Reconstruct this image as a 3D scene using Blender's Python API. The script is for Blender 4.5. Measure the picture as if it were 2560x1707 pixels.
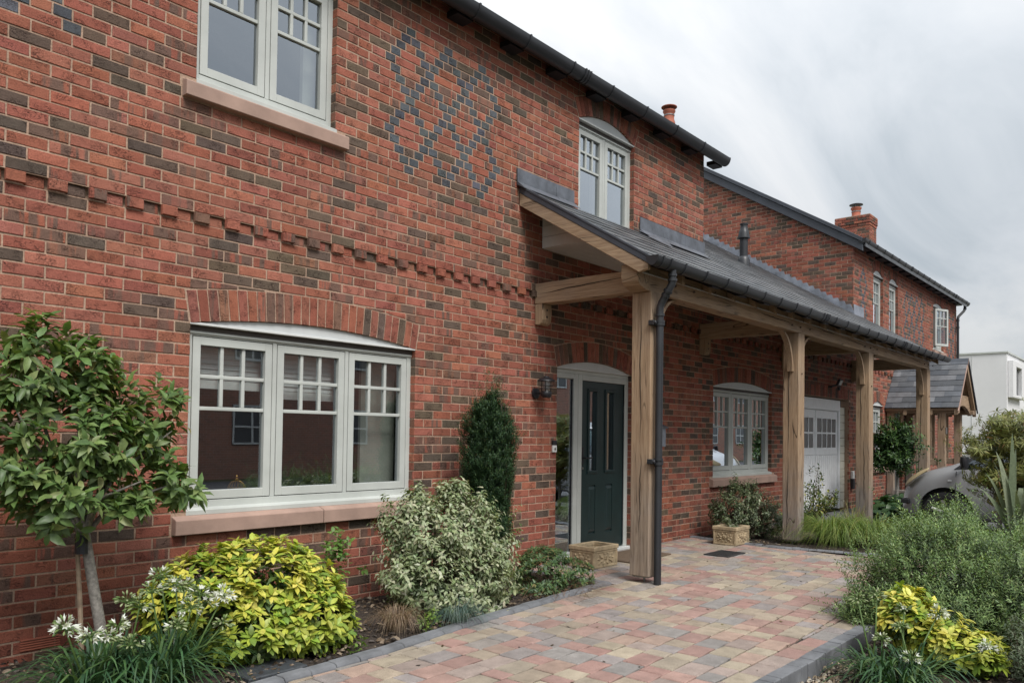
import bpy, math, random
import numpy as np
from mathutils import Vector, Matrix

random.seed(7)
rng = np.random.default_rng(11)
for o in list(bpy.data.objects):
    bpy.data.objects.remove(o)
scene = bpy.context.scene
COL = scene.collection
rad = math.radians

# ------------------------------------------------------------------ camera
F_PX, W_PX, H_PX = 1977.4, 2560.0, 1707.0
YAW, PITCH, ROLL = 0.859095, 0.025164, 0.014470
CAM = Vector((-6.64904, -5.10849, 1.23091))
SHIFT_PX = 181.1
fw = Vector((math.sin(YAW) * math.cos(PITCH), math.cos(YAW) * math.cos(PITCH), math.sin(PITCH)))
rt0 = Vector((math.cos(YAW), -math.sin(YAW), 0.0))
up0 = rt0.cross(fw)
c_rt = math.cos(ROLL) * rt0 + math.sin(ROLL) * up0
c_up = -math.sin(ROLL) * rt0 + math.cos(ROLL) * up0
cam_d = bpy.data.cameras.new("camera")
cam = bpy.data.objects.new("camera", cam_d)
COL.objects.link(cam)
mw = Matrix.Identity(4)
for i in range(3):
    mw[i][0], mw[i][1], mw[i][2], mw[i][3] = c_rt[i], c_up[i], -fw[i], CAM[i]
cam.matrix_world = mw
cam_d.sensor_fit = 'HORIZONTAL'
cam_d.sensor_width = 36.0
cam_d.lens = F_PX / W_PX * 36.0
cam_d.shift_y = SHIFT_PX / W_PX
cam_d.clip_start = 0.05
cam_d.clip_end = 600.0
scene.camera = cam

# ------------------------------------------------------------------ sky and sun (overcast)
SUN_EL, SUN_AZ = rad(52), rad(205)          # azimuth clockwise from +Y
SKY_GAIN = 0.205
world = bpy.data.worlds.new("World")
scene.world = world
world.use_nodes = True
wn, wl = world.node_tree.nodes, world.node_tree.links
wn.clear()
w_out = wn.new('ShaderNodeOutputWorld')
bg_sky = wn.new('ShaderNodeBackground')
bg_cloud = wn.new('ShaderNodeBackground')
w_mix = wn.new('ShaderNodeMixShader')
sky = wn.new('ShaderNodeTexSky')
sky.sky_type = 'NISHITA'
sky.sun_disc = False
sky.sun_elevation = SUN_EL
sky.sun_rotation = SUN_AZ
wl.new(sky.outputs[0], bg_sky.inputs[0])
bg_sky.inputs[1].default_value = 0.09
tc = wn.new('ShaderNodeTexCoord')
sep = wn.new('ShaderNodeSeparateXYZ')
wl.new(tc.outputs['Generated'], sep.inputs[0])


def wmath(op, a, b=None, c=None):
    n = wn.new('ShaderNodeMath')
    n.operation = op
    for i, s in enumerate((a, b, c)):
        if s is None:
            continue
        if isinstance(s, (int, float)):
            n.inputs[i].default_value = s
        else:
            wl.new(s, n.inputs[i])
    return n.outputs[0]


zc = wmath('MAXIMUM', sep.outputs[2], 0.0)
den = wmath('ADD', zc, 0.22)
comb = wn.new('ShaderNodeCombineXYZ')
wl.new(wmath('DIVIDE', sep.outputs[0], den), comb.inputs[0])
wl.new(wmath('DIVIDE', sep.outputs[1], den), comb.inputs[1])
wmap = wn.new('ShaderNodeMapping')
wmap.inputs['Location'].default_value = (3.1, 1.7, 0.0)
wmap.inputs['Rotation'].default_value = (0, 0, rad(-22))
wmap.inputs['Scale'].default_value = (0.55, 1.0, 1.0)
wl.new(comb.outputs[0], wmap.inputs[0])
wnoise = wn.new('ShaderNodeTexNoise')
wnoise.inputs['Scale'].default_value = 1.25
wnoise.inputs['Detail'].default_value = 7.0
wnoise.inputs['Roughness'].default_value = 0.56
wnoise.inputs['Distortion'].default_value = 0.6
wl.new(wmap.outputs[0], wnoise.inputs['Vector'])
wramp = wn.new('ShaderNodeValToRGB')
wramp.color_ramp.elements[0].position = 0.36
wramp.color_ramp.elements[0].color = (0.68, 0.745, 0.80, 1)
wramp.color_ramp.elements[1].position = 0.62
wramp.color_ramp.elements[1].color = (1.13, 1.14, 1.15, 1)
e = wramp.color_ramp.elements.new(0.47)
e.color = (0.90, 0.945, 0.99, 1)
wl.new(wnoise.outputs['Fac'], wramp.inputs[0])
wl.new(wramp.outputs[0], bg_cloud.inputs[0])
# overcast luminance: brighter towards the zenith
lum = wmath('MULTIPLY_ADD', zc, 2.0, 1.0)      # CIE overcast sky: zenith three times the horizon
wl.new(wmath('MULTIPLY', lum, SKY_GAIN), bg_cloud.inputs[1])
w_mix.inputs[0].default_value = 0.94
wl.new(bg_sky.outputs[0], w_mix.inputs[1])
wl.new(bg_cloud.outputs[0], w_mix.inputs[2])
wl.new(w_mix.outputs[0], w_out.inputs[0])

sun_d = bpy.data.lights.new("sun", 'SUN')
sun_d.energy = 1.5
sun_d.angle = rad(24)
sun_d.color = (1.0, 0.965, 0.92)
sun = bpy.data.objects.new("sun", sun_d)
COL.objects.link(sun)
sdir = Vector((math.sin(SUN_AZ) * math.cos(SUN_EL), math.cos(SUN_AZ) * math.cos(SUN_EL), math.sin(SUN_EL)))
sun.rotation_euler = sdir.to_track_quat('Z', 'Y').to_euler()
sun.location = (-8, -12, 14)

vs = scene.view_settings
vs.view_transform = 'Standard'
vs.look = 'None'
vs.exposure = 1.30
vs.gamma = 1.0
vs.use_curve_mapping = False
scene.cycles.max_bounces = 6
scene.cycles.diffuse_bounces = 3
scene.cycles.glossy_bounces = 3
scene.cycles.transparent_max_bounces = 10
scene.cycles.caustics_reflective = False
scene.cycles.caustics_refractive = False
scene.cycles.use_denoising = True

GZ = -0.11        # level of the paving (z = 0 is a brick course just above it)


def project(p):
    d = Vector(p) - CAM
    z = d.dot(fw)
    if z < 0.1:
        return None
    return (1280 + F_PX * d.dot(c_rt) / z, 853.5 + SHIFT_PX - F_PX * d.dot(c_up) / z, F_PX / z)


# ------------------------------------------------------------------ mesh helpers
class MB:
    """collects shapes for ONE mesh object; a colour can be kept for each face"""

    def __init__(self):
        self.v, self.f, self.c = [], [], []

    def add(self, vs_, fs_, col=None):
        o = len(self.v)
        self.v.extend(vs_)
        for f in fs_:
            self.f.append(tuple(i + o for i in f))
            self.c.append(col)
        return self

    def box(self, x0, x1, y0, y1, z0, z1, col=None):
        v = [(x0, y0, z0), (x1, y0, z0), (x1, y1, z0), (x0, y1, z0), (x0, y0, z1), (x1, y0, z1), (x1, y1, z1), (x0, y1, z1)]
        f = [(0, 3, 2, 1), (4, 5, 6, 7), (0, 1, 5, 4), (1, 2, 6, 5), (2, 3, 7, 6), (3, 0, 4, 7)]
        return self.add(v, f, col)

    def obox(self, c, sx, sy, sz, m=None, col=None):
        m = m or Matrix.Identity(3)
        v = []
        for dz in (-.5, .5):
            for dx, dy in ((-.5, -.5), (.5, -.5), (.5, .5), (-.5, .5)):
                v.append(tuple(Vector(c) + m @ Vector((dx * sx, dy * sy, dz * sz))))
        f = [(0, 3, 2, 1), (4, 5, 6, 7), (0, 1, 5, 4), (1, 2, 6, 5), (2, 3, 7, 6), (3, 0, 4, 7)]
        return self.add(v, f, col)

    def prism(self, poly, fn, a0, a1, col=None):
        """poly of 2d points; fn(p, a) -> 3d point"""
        n = len(poly)
        v = [fn(p, a0) for p in poly] + [fn(p, a1) for p in poly]
        f = [tuple(range(n - 1, -1, -1)), tuple(range(n, 2 * n))]
        for i in range(n):
            j = (i + 1) % n
            f.append((i, j, n + j, n + i))
        return self.add(v, f, col)

    def tube(self, path, r, n=8, caps=True, col=None, flat=1.0):
        path = [Vector(p) for p in path]
        rs = r if isinstance(r, (list, tuple)) else [r] * len(path)
        vs_, fs_ = [], []
        prev = None
        for i, p in enumerate(path):
            if i == 0:
                t = path[1] - path[0]
            elif i == len(path) - 1:
                t = path[-1] - path[-2]
            else:
                t = (path[i + 1] - path[i]).normalized() + (path[i] - path[i - 1]).normalized()
            t.normalize()
            if prev is None:
                a = Vector((0, 0, 1)) if abs(t.z) < 0.9 else Vector((1, 0, 0))
                u = t.cross(a).normalized()
            else:
                u = (prev - t * prev.dot(t)).normalized()
            prev = u
            w = t.cross(u)
            for k in range(n):
                an = 2 * math.pi * k / n
                vs_.append(tuple(p + (u * math.cos(an) + w * math.sin(an) * flat) * rs[i]))
        for i in range(len(path) - 1):
            for k in range(n):
                k2 = (k + 1) % n
                fs_.append((i * n + k, i * n + k2, (i + 1) * n + k2, (i + 1) * n + k))
        if caps:
            fs_.append(tuple(range(n - 1, -1, -1)))
            fs_.append(tuple((len(path) - 1) * n + k for k in range(n)))
        return self.add(vs_, fs_, col)

    def lathe(self, prof, c, n=16, col=None, m=None):
        m = m or Matrix.Identity(3)
        c = Vector(c)
        vs_, fs_ = [], []
        for r, z in prof:
            for k in range(n):
                an = 2 * math.pi * k / n
                vs_.append(tuple(c + m @ Vector((r * math.cos(an), r * math.sin(an), z))))
        for i in range(len(prof) - 1):
            for k in range(n):
                k2 = (k + 1) % n
                fs_.append((i * n + k, i * n + k2, (i + 1) * n + k2, (i + 1) * n + k))
        fs_.append(tuple(range(n - 1, -1, -1)))
        fs_.append(tuple((len(prof) - 1) * n + k for k in range(n)))
        return self.add(vs_, fs_, col)

    def mesh(self, name):
        me = bpy.data.meshes.new(name)
        me.from_pydata(self.v, [], self.f)
        if any(c is not None for c in self.c):
            at = me.attributes.new('col', 'FLOAT_COLOR', 'FACE')
            arr = np.array([(c if c is not None else (0, 0, 0, 0)) for c in self.c], dtype=np.float32)
            if arr.shape[1] == 3:
                arr = np.concatenate([arr, np.zeros((len(arr), 1), np.float32)], 1)
            at.data.foreach_set('color', arr.ravel())
        me.update()
        return me

    def obj(self, name, mat_, parent=None, smooth=False, bevel=0.0, seg=1, angle=40):
        me = self.mesh(name)
        o = bpy.data.objects.new(name, me)
        COL.objects.link(o)
        if mat_ is not None:
            for m_ in (mat_ if isinstance(mat_, (list, tuple)) else [mat_]):
                me.materials.append(m_)
        if smooth:
            me.polygons.foreach_set('use_smooth', [True] * len(me.polygons))
            if smooth != 'all':
                me.set_sharp_from_angle(angle=rad(angle))
        if bevel:
            b = o.modifiers.new('bevel', 'BEVEL')
            b.width = bevel
            b.segments = seg
            b.limit_method = 'ANGLE'
            b.angle_limit = rad(35)
        o.color = (0, 0, 0, 0)
        if parent is not None:
            o.parent = parent
            o.matrix_parent_inverse = Matrix.Translation(parent.location).inverted()
        return o


def empty(name, loc=(0, 0, 0)):
    o = bpy.data.objects.new(name, None)
    COL.objects.link(o)
    o.location = loc
    o.empty_display_size = 0.1
    return o


def tag(o, label=None, cat=None, group=None, kind=None):
    if label:
        o['label'] = label
    if cat:
        o['category'] = cat
    if group:
        o['group'] = group
    if kind:
        o['kind'] = kind
    return o


def keep_world(o, parent):
    """parent a world-built mesh to a thing whose Empty is not at the origin"""
    o.parent = parent
    o.matrix_parent_inverse = Matrix.Translation(parent.location).inverted()
    return o


def link_copy(src_mesh, name, parent, mat4, color=(0, 0, 0, 0)):
    o = bpy.data.objects.new(name, src_mesh)
    COL.objects.link(o)
    o.matrix_world = mat4
    if parent is not None:
        o.parent = parent
        o.matrix_parent_inverse = Matrix.Translation(parent.location).inverted()
    o.color = color
    return o


# ------------------------------------------------------------------ materials
def new_mat(name):
    m = bpy.data.materials.new(name)
    m.use_nodes = True
    nt = m.node_tree
    nt.nodes.clear()
    out = nt.nodes.new('ShaderNodeOutputMaterial')
    bs = nt.nodes.new('ShaderNodeBsdfPrincipled')
    nt.links.new(bs.outputs[0], out.inputs[0])
    return m, nt, bs


class NT:
    def __init__(self, nt):
        self.nt = nt

    def n(self, t, **kw):
        nd = self.nt.nodes.new(t)
        for k, v in kw.items():
            setattr(nd, k, v)
        return nd

    def set(self, sock, v):
        if v is None:
            return
        if isinstance(v, bpy.types.NodeSocket):
            self.nt.links.new(v, sock)
        else:
            if isinstance(v, tuple) and sock.type == 'RGBA' and len(v) == 3:
                v = v + (1,)
            sock.default_value = v

    def pos(self, scale=(1, 1, 1), rot=(0, 0, 0), coord='pos', loc=(0, 0, 0)):
        if coord == 'pos':
            s = self.n('ShaderNodeNewGeometry').outputs['Position']
        else:
            s = self.n('ShaderNodeTexCoord').outputs['Object']
        mp = self.n('ShaderNodeMapping')
        mp.inputs['Scale'].default_value = scale
        mp.inputs['Rotation'].default_value = rot
        mp.inputs['Location'].default_value = loc
        self.nt.links.new(s, mp.inputs[0])
        return mp.outputs[0]

    def noise(self, vec, scale, detail=4.0, rough=0.5, dist=0.0, out='Fac'):
        t = self.n('ShaderNodeTexNoise')
        self.set(t.inputs['Vector'], vec)
        t.inputs['Scale'].default_value = scale
        t.inputs['Detail'].default_value = detail
        t.inputs['Roughness'].default_value = rough
        t.inputs['Distortion'].default_value = dist
        return t.outputs[out]

    def vor(self, vec, scale, feature='F1', out='Distance', rnd=1.0):
        t = self.n('ShaderNodeTexVoronoi', feature=feature)
        self.set(t.inputs['Vector'], vec)
        t.inputs['Scale'].default_value = scale
        t.inputs['Randomness'].default_value = rnd
        return t.outputs[out]

    def ramp(self, fac, stops, interp='LINEAR'):
        r = self.n('ShaderNodeValToRGB')
        r.color_ramp.interpolation = interp
        els = r.color_ramp.elements
        while len(els) > 1:
            els.remove(els[-1])
        for i, (p, c) in enumerate(stops):
            c = (c, c, c, 1) if isinstance(c, (int, float)) else tuple(c) + ((1,) if len(c) == 3 else ())
            if i == 0:
                els[0].position, els[0].color = p, c
            else:
                el = els.new(p)
                el.color = c
        self.set(r.inputs[0], fac)
        return r.outputs[0]

    def mix(self, fac, a, b, blend='MIX'):
        x = self.n('ShaderNodeMix', data_type='RGBA', blend_type=blend)
        self.set(x.inputs[0], fac)
        self.set(x.inputs[6], a)
        self.set(x.inputs[7], b)
        return x.outputs[2]

    def math(self, op, a, b=None, c=None, clamp=False):
        x = self.n('ShaderNodeMath', operation=op, use_clamp=clamp)
        for i, s in enumerate((a, b, c)):
            if s is not None:
                self.set(x.inputs[i], s)
        return x.outputs[0]

    def bump(self, h, strength=0.3, dist=0.01, normal=None):
        b = self.n('ShaderNodeBump')
        b.inputs['Strength'].default_value = strength
        b.inputs['Distance'].default_value = dist
        self.set(b.inputs['Height'], h)
        if normal is not None:
            self.set(b.inputs['Normal'], normal)
        return b.outputs[0]

    def col(self):
        """colour of this face (joined pieces) plus colour of this object (single pieces)"""
        a = self.n('ShaderNodeAttribute', attribute_name='col')
        o = self.n('ShaderNodeObjectInfo')
        c = self.mix(1.0, a.outputs['Color'], o.outputs['Color'], 'ADD')
        al = self.math('ADD', a.outputs['Alpha'], o.outputs['Alpha'])
        return c, al


def simple(name, col, rough=0.6, metal=0.0, noise_amt=0.08, noise_scale=8.0, bump=0.0, bscale=60.0, spec=0.5, coat=0.0):
    m, nt, bs = new_mat(name)
    k = NT(nt)
    p = k.pos()
    n = k.noise(p, noise_scale, 5, 0.6)
    lo = tuple(max(0, c * (1 - noise_amt * 1.6)) for c in col)
    hi = tuple(min(1, c * (1 + noise_amt * 1.6)) for c in col)
    k.set(bs.inputs['Base Color'], k.ramp(n, [(0.3, lo), (0.7, hi)]))
    bs.inputs['Roughness'].default_value = rough
    bs.inputs['Metallic'].default_value = metal
    bs.inputs['Specular IOR Level'].default_value = spec
    if coat:
        bs.inputs['Coat Weight'].default_value = coat
        bs.inputs['Coat Roughness'].default_value = 0.06
    if bump:
        k.set(bs.inputs['Normal'], k.bump(k.noise(p, bscale, 4, 0.6), bump, 0.004))
    return m


def mat_brick():
    m, nt, bs = new_mat('brick')
    k = NT(nt)
    c, al = k.col()
    p = k.pos()
    # broad mottling inside each brick
    n1 = k.noise(p, 14, 6, 0.65, 0.3)
    c1 = k.mix(k.ramp(n1, [(0.35, 0.0), (0.75, 0.55)]), c, k.mix(1.0, c, (0.62, 0.55, 0.55, 1), 'MULTIPLY'))
    # dark kiln stripes across some bricks
    sx = k.n('ShaderNodeSeparateColor')
    k.set(sx.inputs[0], c)
    seed = k.math('MULTIPLY_ADD', sx.outputs[0], 917.0, k.math('MULTIPLY', sx.outputs[1], 5310.0))
    gx = k.n('ShaderNodeSeparateXYZ')
    k.set(gx.inputs[0], p)
    cx_ = k.n('ShaderNodeCombineXYZ')
    k.set(cx_.inputs[0], k.math('MULTIPLY', k.math('ADD', gx.outputs[0], gx.outputs[1]), 13.0))
    k.set(cx_.inputs[1], seed)
    k.set(cx_.inputs[2], k.math('MULTIPLY', gx.outputs[2], 1.2))
    st = k.noise(cx_.outputs[0], 1.0, 3, 0.55)
    stm = k.math('MULTIPLY', k.ramp(st, [(0.47, 0.0), (0.53, 1.0)]), k.math('MULTIPLY', al, 0.85))
    c2 = k.mix(stm, c1, (0.125, 0.088, 0.070, 1))
    # creases of the rumpled face
    pc = k.pos((1.0, 1.0, 1.9))
    cr = k.noise(pc, 27, 3, 0.55, 1.3)
    crm = k.ramp(cr, [(0.475, 0.0), (0.492, 1.0), (0.500, 1.0), (0.517, 0.0)])
    gate = k.ramp(k.noise(p, 9, 2, 0.5), [(0.5, 0.0), (0.62, 1.0)])
    crg = k.math('MULTIPLY', crm, gate)
    c3 = k.mix(k.math('MULTIPLY', crg, 0.72), c2, (0.070, 0.032, 0.026, 1))
    # pale lime bloom here and there
    bl = k.ramp(k.noise(p, 1.5, 7, 0.72), [(0.63, 0.0), (0.76, 0.75)])
    c4 = k.mix(k.math('MULTIPLY', bl, k.noise(p, 60, 3)), c3, (0.55, 0.47, 0.42, 1))
    spk = k.ramp(k.noise(p, 190, 2, 0.6), [(0.30, 0.55), (0.5, 1.0), (0.72, 1.22)])
    c5 = k.mix(1.0, c4, spk, 'MULTIPLY')
    # faint rain streaks down the face
    sk_ = k.ramp(k.noise(k.pos((7, 7, .28)), 1.0, 4, .6), [(.50, 0.0), (.72, .30)])
    c5 = k.mix(sk_, c5, k.mix(1.0, c5, (0.60, 0.56, 0.54, 1), 'MULTIPLY'))
    # patchy darkening that grows towards the lowest courses
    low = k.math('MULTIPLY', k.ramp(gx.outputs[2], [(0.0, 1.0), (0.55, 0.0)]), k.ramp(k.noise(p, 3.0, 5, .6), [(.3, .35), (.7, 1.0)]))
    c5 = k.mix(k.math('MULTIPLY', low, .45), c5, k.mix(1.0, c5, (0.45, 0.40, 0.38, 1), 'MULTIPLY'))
    k.set(bs.inputs['Base Color'], c5)
    bs.inputs['Roughness'].default_value = 0.88
    bs.inputs['Specular IOR Level'].default_value = 0.25
    h = k.math('ADD', k.math('MULTIPLY', k.noise(p, 90, 5, 0.65), 0.55), k.math('MULTIPLY', crg, -0.9))
    k.set(bs.inputs['Normal'], k.bump(h, 1.0, 0.008))
    return m


def mat_mortar():
    m, nt, bs = new_mat('mortar')
    k = NT(nt)
    p = k.pos()
    n = k.noise(p, 3.0, 6, 0.6)
    c = k.ramp(n, [(0.3, (0.325, 0.220, 0.160)), (0.7, (0.455, 0.322, 0.240))])
    c = k.mix(1.0, c, k.ramp(k.noise(p, 120, 3), [(0.3, 0.72), (0.7, 1.2)]), 'MULTIPLY')
    k.set(bs.inputs['Base Color'], c)
    bs.inputs['Roughness'].default_value = 0.95
    bs.inputs['Specular IOR Level'].default_value = 0.15
    k.set(bs.inputs['Normal'], k.bump(k.noise(p, 150, 4, 0.7), 0.6, 0.004))
    return m


def mat_oak(axis):
    m, nt, bs = new_mat('oak_' + axis)
    k = NT(nt)
    sc = {'x': (0.055, 1, 1), 'y': (1, 0.055, 1), 'z': (1, 1, 0.055)}[axis]
    sc2 = {'x': (0.10, 1, 1), 'y': (1, 0.10, 1), 'z': (1, 1, 0.10)}[axis]
    p = k.pos(sc)
    q = k.pos(sc2)
    w = k.pos()
    g = k.noise(p, 62, 6, 0.62, 0.7)
    g2 = k.noise(p, 11, 4, 0.55, 0.9)
    c = k.ramp(g, [(0.27, (0.19, 0.122, 0.073)), (0.5, (0.345, 0.240, 0.152)), (0.75, (0.44, 0.326, 0.218))])
    c = k.mix(k.ramp(g2, [(0.38, 0.0), (0.72, 0.65)]), c, (0.22, 0.145, 0.092, 1))
    # silvery weathering, blotchy, strongest near the ground
    wx = k.noise(w, 1.7, 5, 0.6)
    wz = k.n('ShaderNodeSeparateXYZ')
    k.nt.links.new(k.n('ShaderNodeNewGeometry').outputs['Position'], wz.inputs[0])
    low = k.math('MULTIPLY_ADD', wz.outputs[2], -1.05, 1.25, clamp=True)
    gry = k.math('ADD', k.ramp(wx, [(0.45, 0.0), (0.75, 0.42)]), k.math('MULTIPLY', low, k.ramp(wx, [(0.2, 0.35), (0.7, 0.95)])), clamp=True)
    c = k.mix(k.math('MULTIPLY', gry, 0.92), c, k.ramp(g, [(0.3, (0.095, 0.088, 0.082)), (0.7, (0.27, 0.25, 0.232))]))
    # drying cracks along the grain, knots
    ck = k.noise(q, 5.5, 2, 0.4, 1.1)
    ckm = k.ramp(ck, [(0.489, 0.0), (0.497, 1.0), (0.503, 1.0), (0.511, 0.0)])
    ckg = k.ramp(k.noise(w, 2.3, 2), [(0.47, 0.0), (0.56, 1.0)])
    ckf = k.math('MULTIPLY', ckm, ckg)
    c = k.mix(k.math('MULTIPLY', ckf, 0.85), c, (0.028, 0.018, 0.012, 1))
    kn = k.vor(k.pos({'x': (0.5, 1, 1), 'y': (1, 0.5, 1), 'z': (1, 1, 0.5)}[axis]), 3.1)
    knm = k.ramp(kn, [(0.035, 0.8), (0.075, 0.0)])
    c = k.mix(knm, c, (0.07, 0.04, 0.022, 1))
    k.set(bs.inputs['Base Color'], c)
    bs.inputs['Roughness'].default_value = 0.8
    bs.inputs['Specular IOR Level'].default_value = 0.25
    h = k.math('ADD', k.math('MULTIPLY', g, 0.35), k.math('MULTIPLY', ckf, -1.0))
    k.set(bs.inputs['Normal'], k.bump(h, 0.6, 0.005))
    return m


def mat_slate():
    m, nt, bs = new_mat('slate')
    k = NT(nt)
    c, al = k.col()
    p = k.pos()
    n = k.noise(p, 6, 6, 0.65)
    c1 = k.mix(1.0, c, k.ramp(n, [(0.3, 0.72), (0.7, 1.25)]), 'MULTIPLY')
    k.set(bs.inputs['Base Color'], c1)
    k.set(bs.inputs['Roughness'], k.ramp(k.noise(p, 4, 4), [(0.3, 0.36), (0.7, 0.52)]))
    bs.inputs['Specular IOR Level'].default_value = 0.55
    k.set(bs.inputs['Normal'], k.bump(k.noise(k.pos((1, 1, 1)), 34, 5, 0.7), 0.35, 0.004))
    return m


def mat_paver():
    m, nt, bs = new_mat('paver')
    k = NT(nt)
    c, al = k.col()
    p = k.pos()
    n = k.noise(p, 9, 5, 0.6)
    c1 = k.mix(1.0, c, k.ramp(n, [(0.3, 0.80), (0.7, 1.18)]), 'MULTIPLY')
    sp = k.ramp(k.noise(p, 260, 2, 0.6), [(0.32, 0.66), (0.5, 1.0), (0.7, 1.22)])
    c2 = k.mix(1.0, c1, sp, 'MULTIPLY')
    # weather stains across the drive
    st = k.ramp(k.noise(p, 1.3, 5, 0.62), [(0.42, 0.0), (0.75, 0.42)])
    c3 = k.mix(st, c2, k.mix(0.6, c2, (0.17, 0.155, 0.14, 1)))
    k.set(bs.inputs['Base Color'], c3)
    bs.inputs['Roughness'].default_value = 0.9
    bs.inputs['Specular IOR Level'].default_value = 0.25
    k.set(bs.inputs['Normal'], k.bump(k.noise(p, 140, 5, 0.7), 0.55, 0.004))
    return m


def mat_leaf(name, rough=0.45, trans=0.25, spec=0.4):
    m, nt, bs = new_mat(name)
    k = NT(nt)
    a = k.n('ShaderNodeAttribute', attribute_name='col')
    p = k.pos()
    c = k.mix(1.0, a.outputs['Color'], k.ramp(k.noise(p, 45, 3, 0.6), [(0.3, 0.78), (0.7, 1.2)]), 'MULTIPLY')
    k.set(bs.inputs['Base Color'], c)
    bs.inputs['Roughness'].default_value = rough
    bs.inputs['Specular IOR Level'].default_value = spec
    tr = k.n('ShaderNodeBsdfTranslucent')
    k.set(tr.inputs[0], k.mix(1.0, c, (1.25, 1.3, 0.55, 1), 'MULTIPLY'))
    mx = k.n('ShaderNodeMixShader')
    mx.inputs[0].default_value = trans
    nt.links.new(bs.outputs[0], mx.inputs[1])
    nt.links.new(tr.outputs[0], mx.inputs[2])
    out = [x for x in nt.nodes if x.type == 'OUTPUT_MATERIAL'][0]
    nt.links.new(mx.outputs[0], out.inputs[0])
    return m


def mat_glass(name, tint=(0.9, 0.95, 0.95), boost=6.5):
    m, nt, bs = new_mat(name)
    nt.nodes.remove(bs)
    k = NT(nt)
    fr = k.n('ShaderNodeFresnel')
    bf = k.n('ShaderNodeNewGeometry').outputs['Backfacing']
    k.set(fr.inputs[0], k.math('MULTIPLY_ADD', bf, 1 / 1.52 - 1.52, 1.52))     # same reflectance from both sides of a thin pane
    f = k.math('MULTIPLY', fr.outputs[0], boost, clamp=True)
    gl = k.n('ShaderNodeBsdfGlossy')
    gl.inputs['Roughness'].default_value = 0.0
    gl.inputs['Color'].default_value = (0.86, 0.93, 1.0, 1)
    p = k.pos()
    k.set(gl.inputs['Normal'], k.bump(k.noise(p, 2.2, 2), 0.03, 0.01))
    tp = k.n('ShaderNodeBsdfTransparent')
    tp.inputs[0].default_value = tint + (1,)
    mx = k.n('ShaderNodeMixShader')
    k.set(mx.inputs[0], f)
    nt.links.new(tp.outputs[0], mx.inputs[1])
    nt.links.new(gl.outputs[0], mx.inputs[2])
    out = [x for x in nt.nodes if x.type == 'OUTPUT_MATERIAL'][0]
    nt.links.new(mx.outputs[0], out.inputs[0])
    return m


def mat_soil():
    m, nt, bs = new_mat('soil')
    k = NT(nt)
    p = k.pos()
    n = k.noise(p, 30, 6, 0.7)
    c = k.ramp(n, [(0.3, (0.018, 0.013, 0.010)), (0.55, (0.055, 0.040, 0.030)), (0.75, (0.14, 0.105, 0.078))])
    k.set(bs.inputs['Base Color'], c)
    bs.inputs['Roughness'].default_value = 0.95
    k.set(bs.inputs['Normal'], k.bump(k.noise(p, 40, 6, 0.7), 1.0, 0.03))
    return m


def mat_ground():
    m, nt, bs = new_mat('ground')
    k = NT(nt)
    p = k.pos()
    n = k.noise(p, 0.6, 6, 0.65)
    c = k.ramp(n, [(0.3, (0.07, 0.085, 0.03)), (0.6, (0.13, 0.125, 0.06)), (0.8, (0.19, 0.16, 0.10))])
    c = k.mix(1.0, c, k.ramp(k.noise(p, 50, 4), [(0.3, 0.6), (0.7, 1.3)]), 'MULTIPLY')
    k.set(bs.inputs['Base Color'], c)
    bs.inputs['Roughness'].default_value = 0.95
    k.set(bs.inputs['Normal'], k.bump(k.noise(p, 60, 5, 0.7), 0.8, 0.02))
    return m


M = {}
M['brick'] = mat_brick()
M['mortar'] = mat_mortar()
for ax in 'xyz':
    M['oak_' + ax] = mat_oak(ax)
M['slate'] = mat_slate()
M['paver'] = mat_paver()
M['leaf'] = mat_leaf('leaf')
M['leaf_gloss'] = mat_leaf('leaf_gloss', 0.42, 0.20, 0.35)
M['needle'] = mat_leaf('needle', 0.55, 0.12, 0.3)
M['glass'] = mat_glass('glass')
M['car_glass'] = mat_glass('car_glass', (0.35, 0.45, 0.43), 2.4)
M['soil'] = mat_soil()
M['ground'] = mat_ground()
M['stone'] = simple('sill_stone', (0.335, 0.225, 0.180), 0.85, noise_amt=0.10, noise_scale=5, bump=0.35, bscale=120)
M['frame'] = simple('window_frame', (0.45, 0.47, 0.445), 0.45, noise_amt=0.07, noise_scale=2.5)
M['frame_dark'] = simple('rubber_seal', (0.012, 0.012, 0.016), 0.6)
M['head'] = simple('window_head_panel', (0.50, 0.52, 0.52), 0.5, noise_amt=0.03)
M['head_shadow'] = simple('head_shadow_strip', (0.055, 0.045, 0.040), 0.6)  # dark colour stands for shade under the white edge of the head
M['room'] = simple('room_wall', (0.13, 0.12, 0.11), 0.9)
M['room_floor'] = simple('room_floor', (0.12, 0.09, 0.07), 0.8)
M['blind'] = simple('blind_fabric', (0.70, 0.71, 0.70), 0.9, noise_amt=0.05)
M['blind_white'] = simple('blind_hem', (0.85, 0.85, 0.83), 0.9)
M['curtain'] = simple('curtain', (0.38, 0.38, 0.33), 0.9, noise_amt=0.05)
M['red_curtain'] = simple('red_curtain', (0.28, 0.03, 0.04), 0.9)
M['gutter'] = simple('gutter_plastic', (0.022, 0.024, 0.028), 0.42, noise_amt=0.18, noise_scale=3, bump=0.05)
M['gutter_dark'] = simple('eaves_black', (0.010, 0.010, 0.013), 0.55)
M['verge'] = simple('verge_trim', (0.048, 0.055, 0.068), 0.5, noise_amt=0.12, noise_scale=3)
M['lead'] = simple('lead_sheet', (0.105, 0.115, 0.135), 0.5, metal=0.15, noise_amt=0.28, noise_scale=5, bump=0.25, bscale=30)
M['lead_light'] = simple('new_lead', (0.20, 0.22, 0.26), 0.55, noise_amt=0.25, noise_scale=5, bump=0.25, bscale=30)
M['white_board'] = simple('soffit_board', (0.55, 0.53, 0.51), 0.6, noise_amt=0.04)
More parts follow.
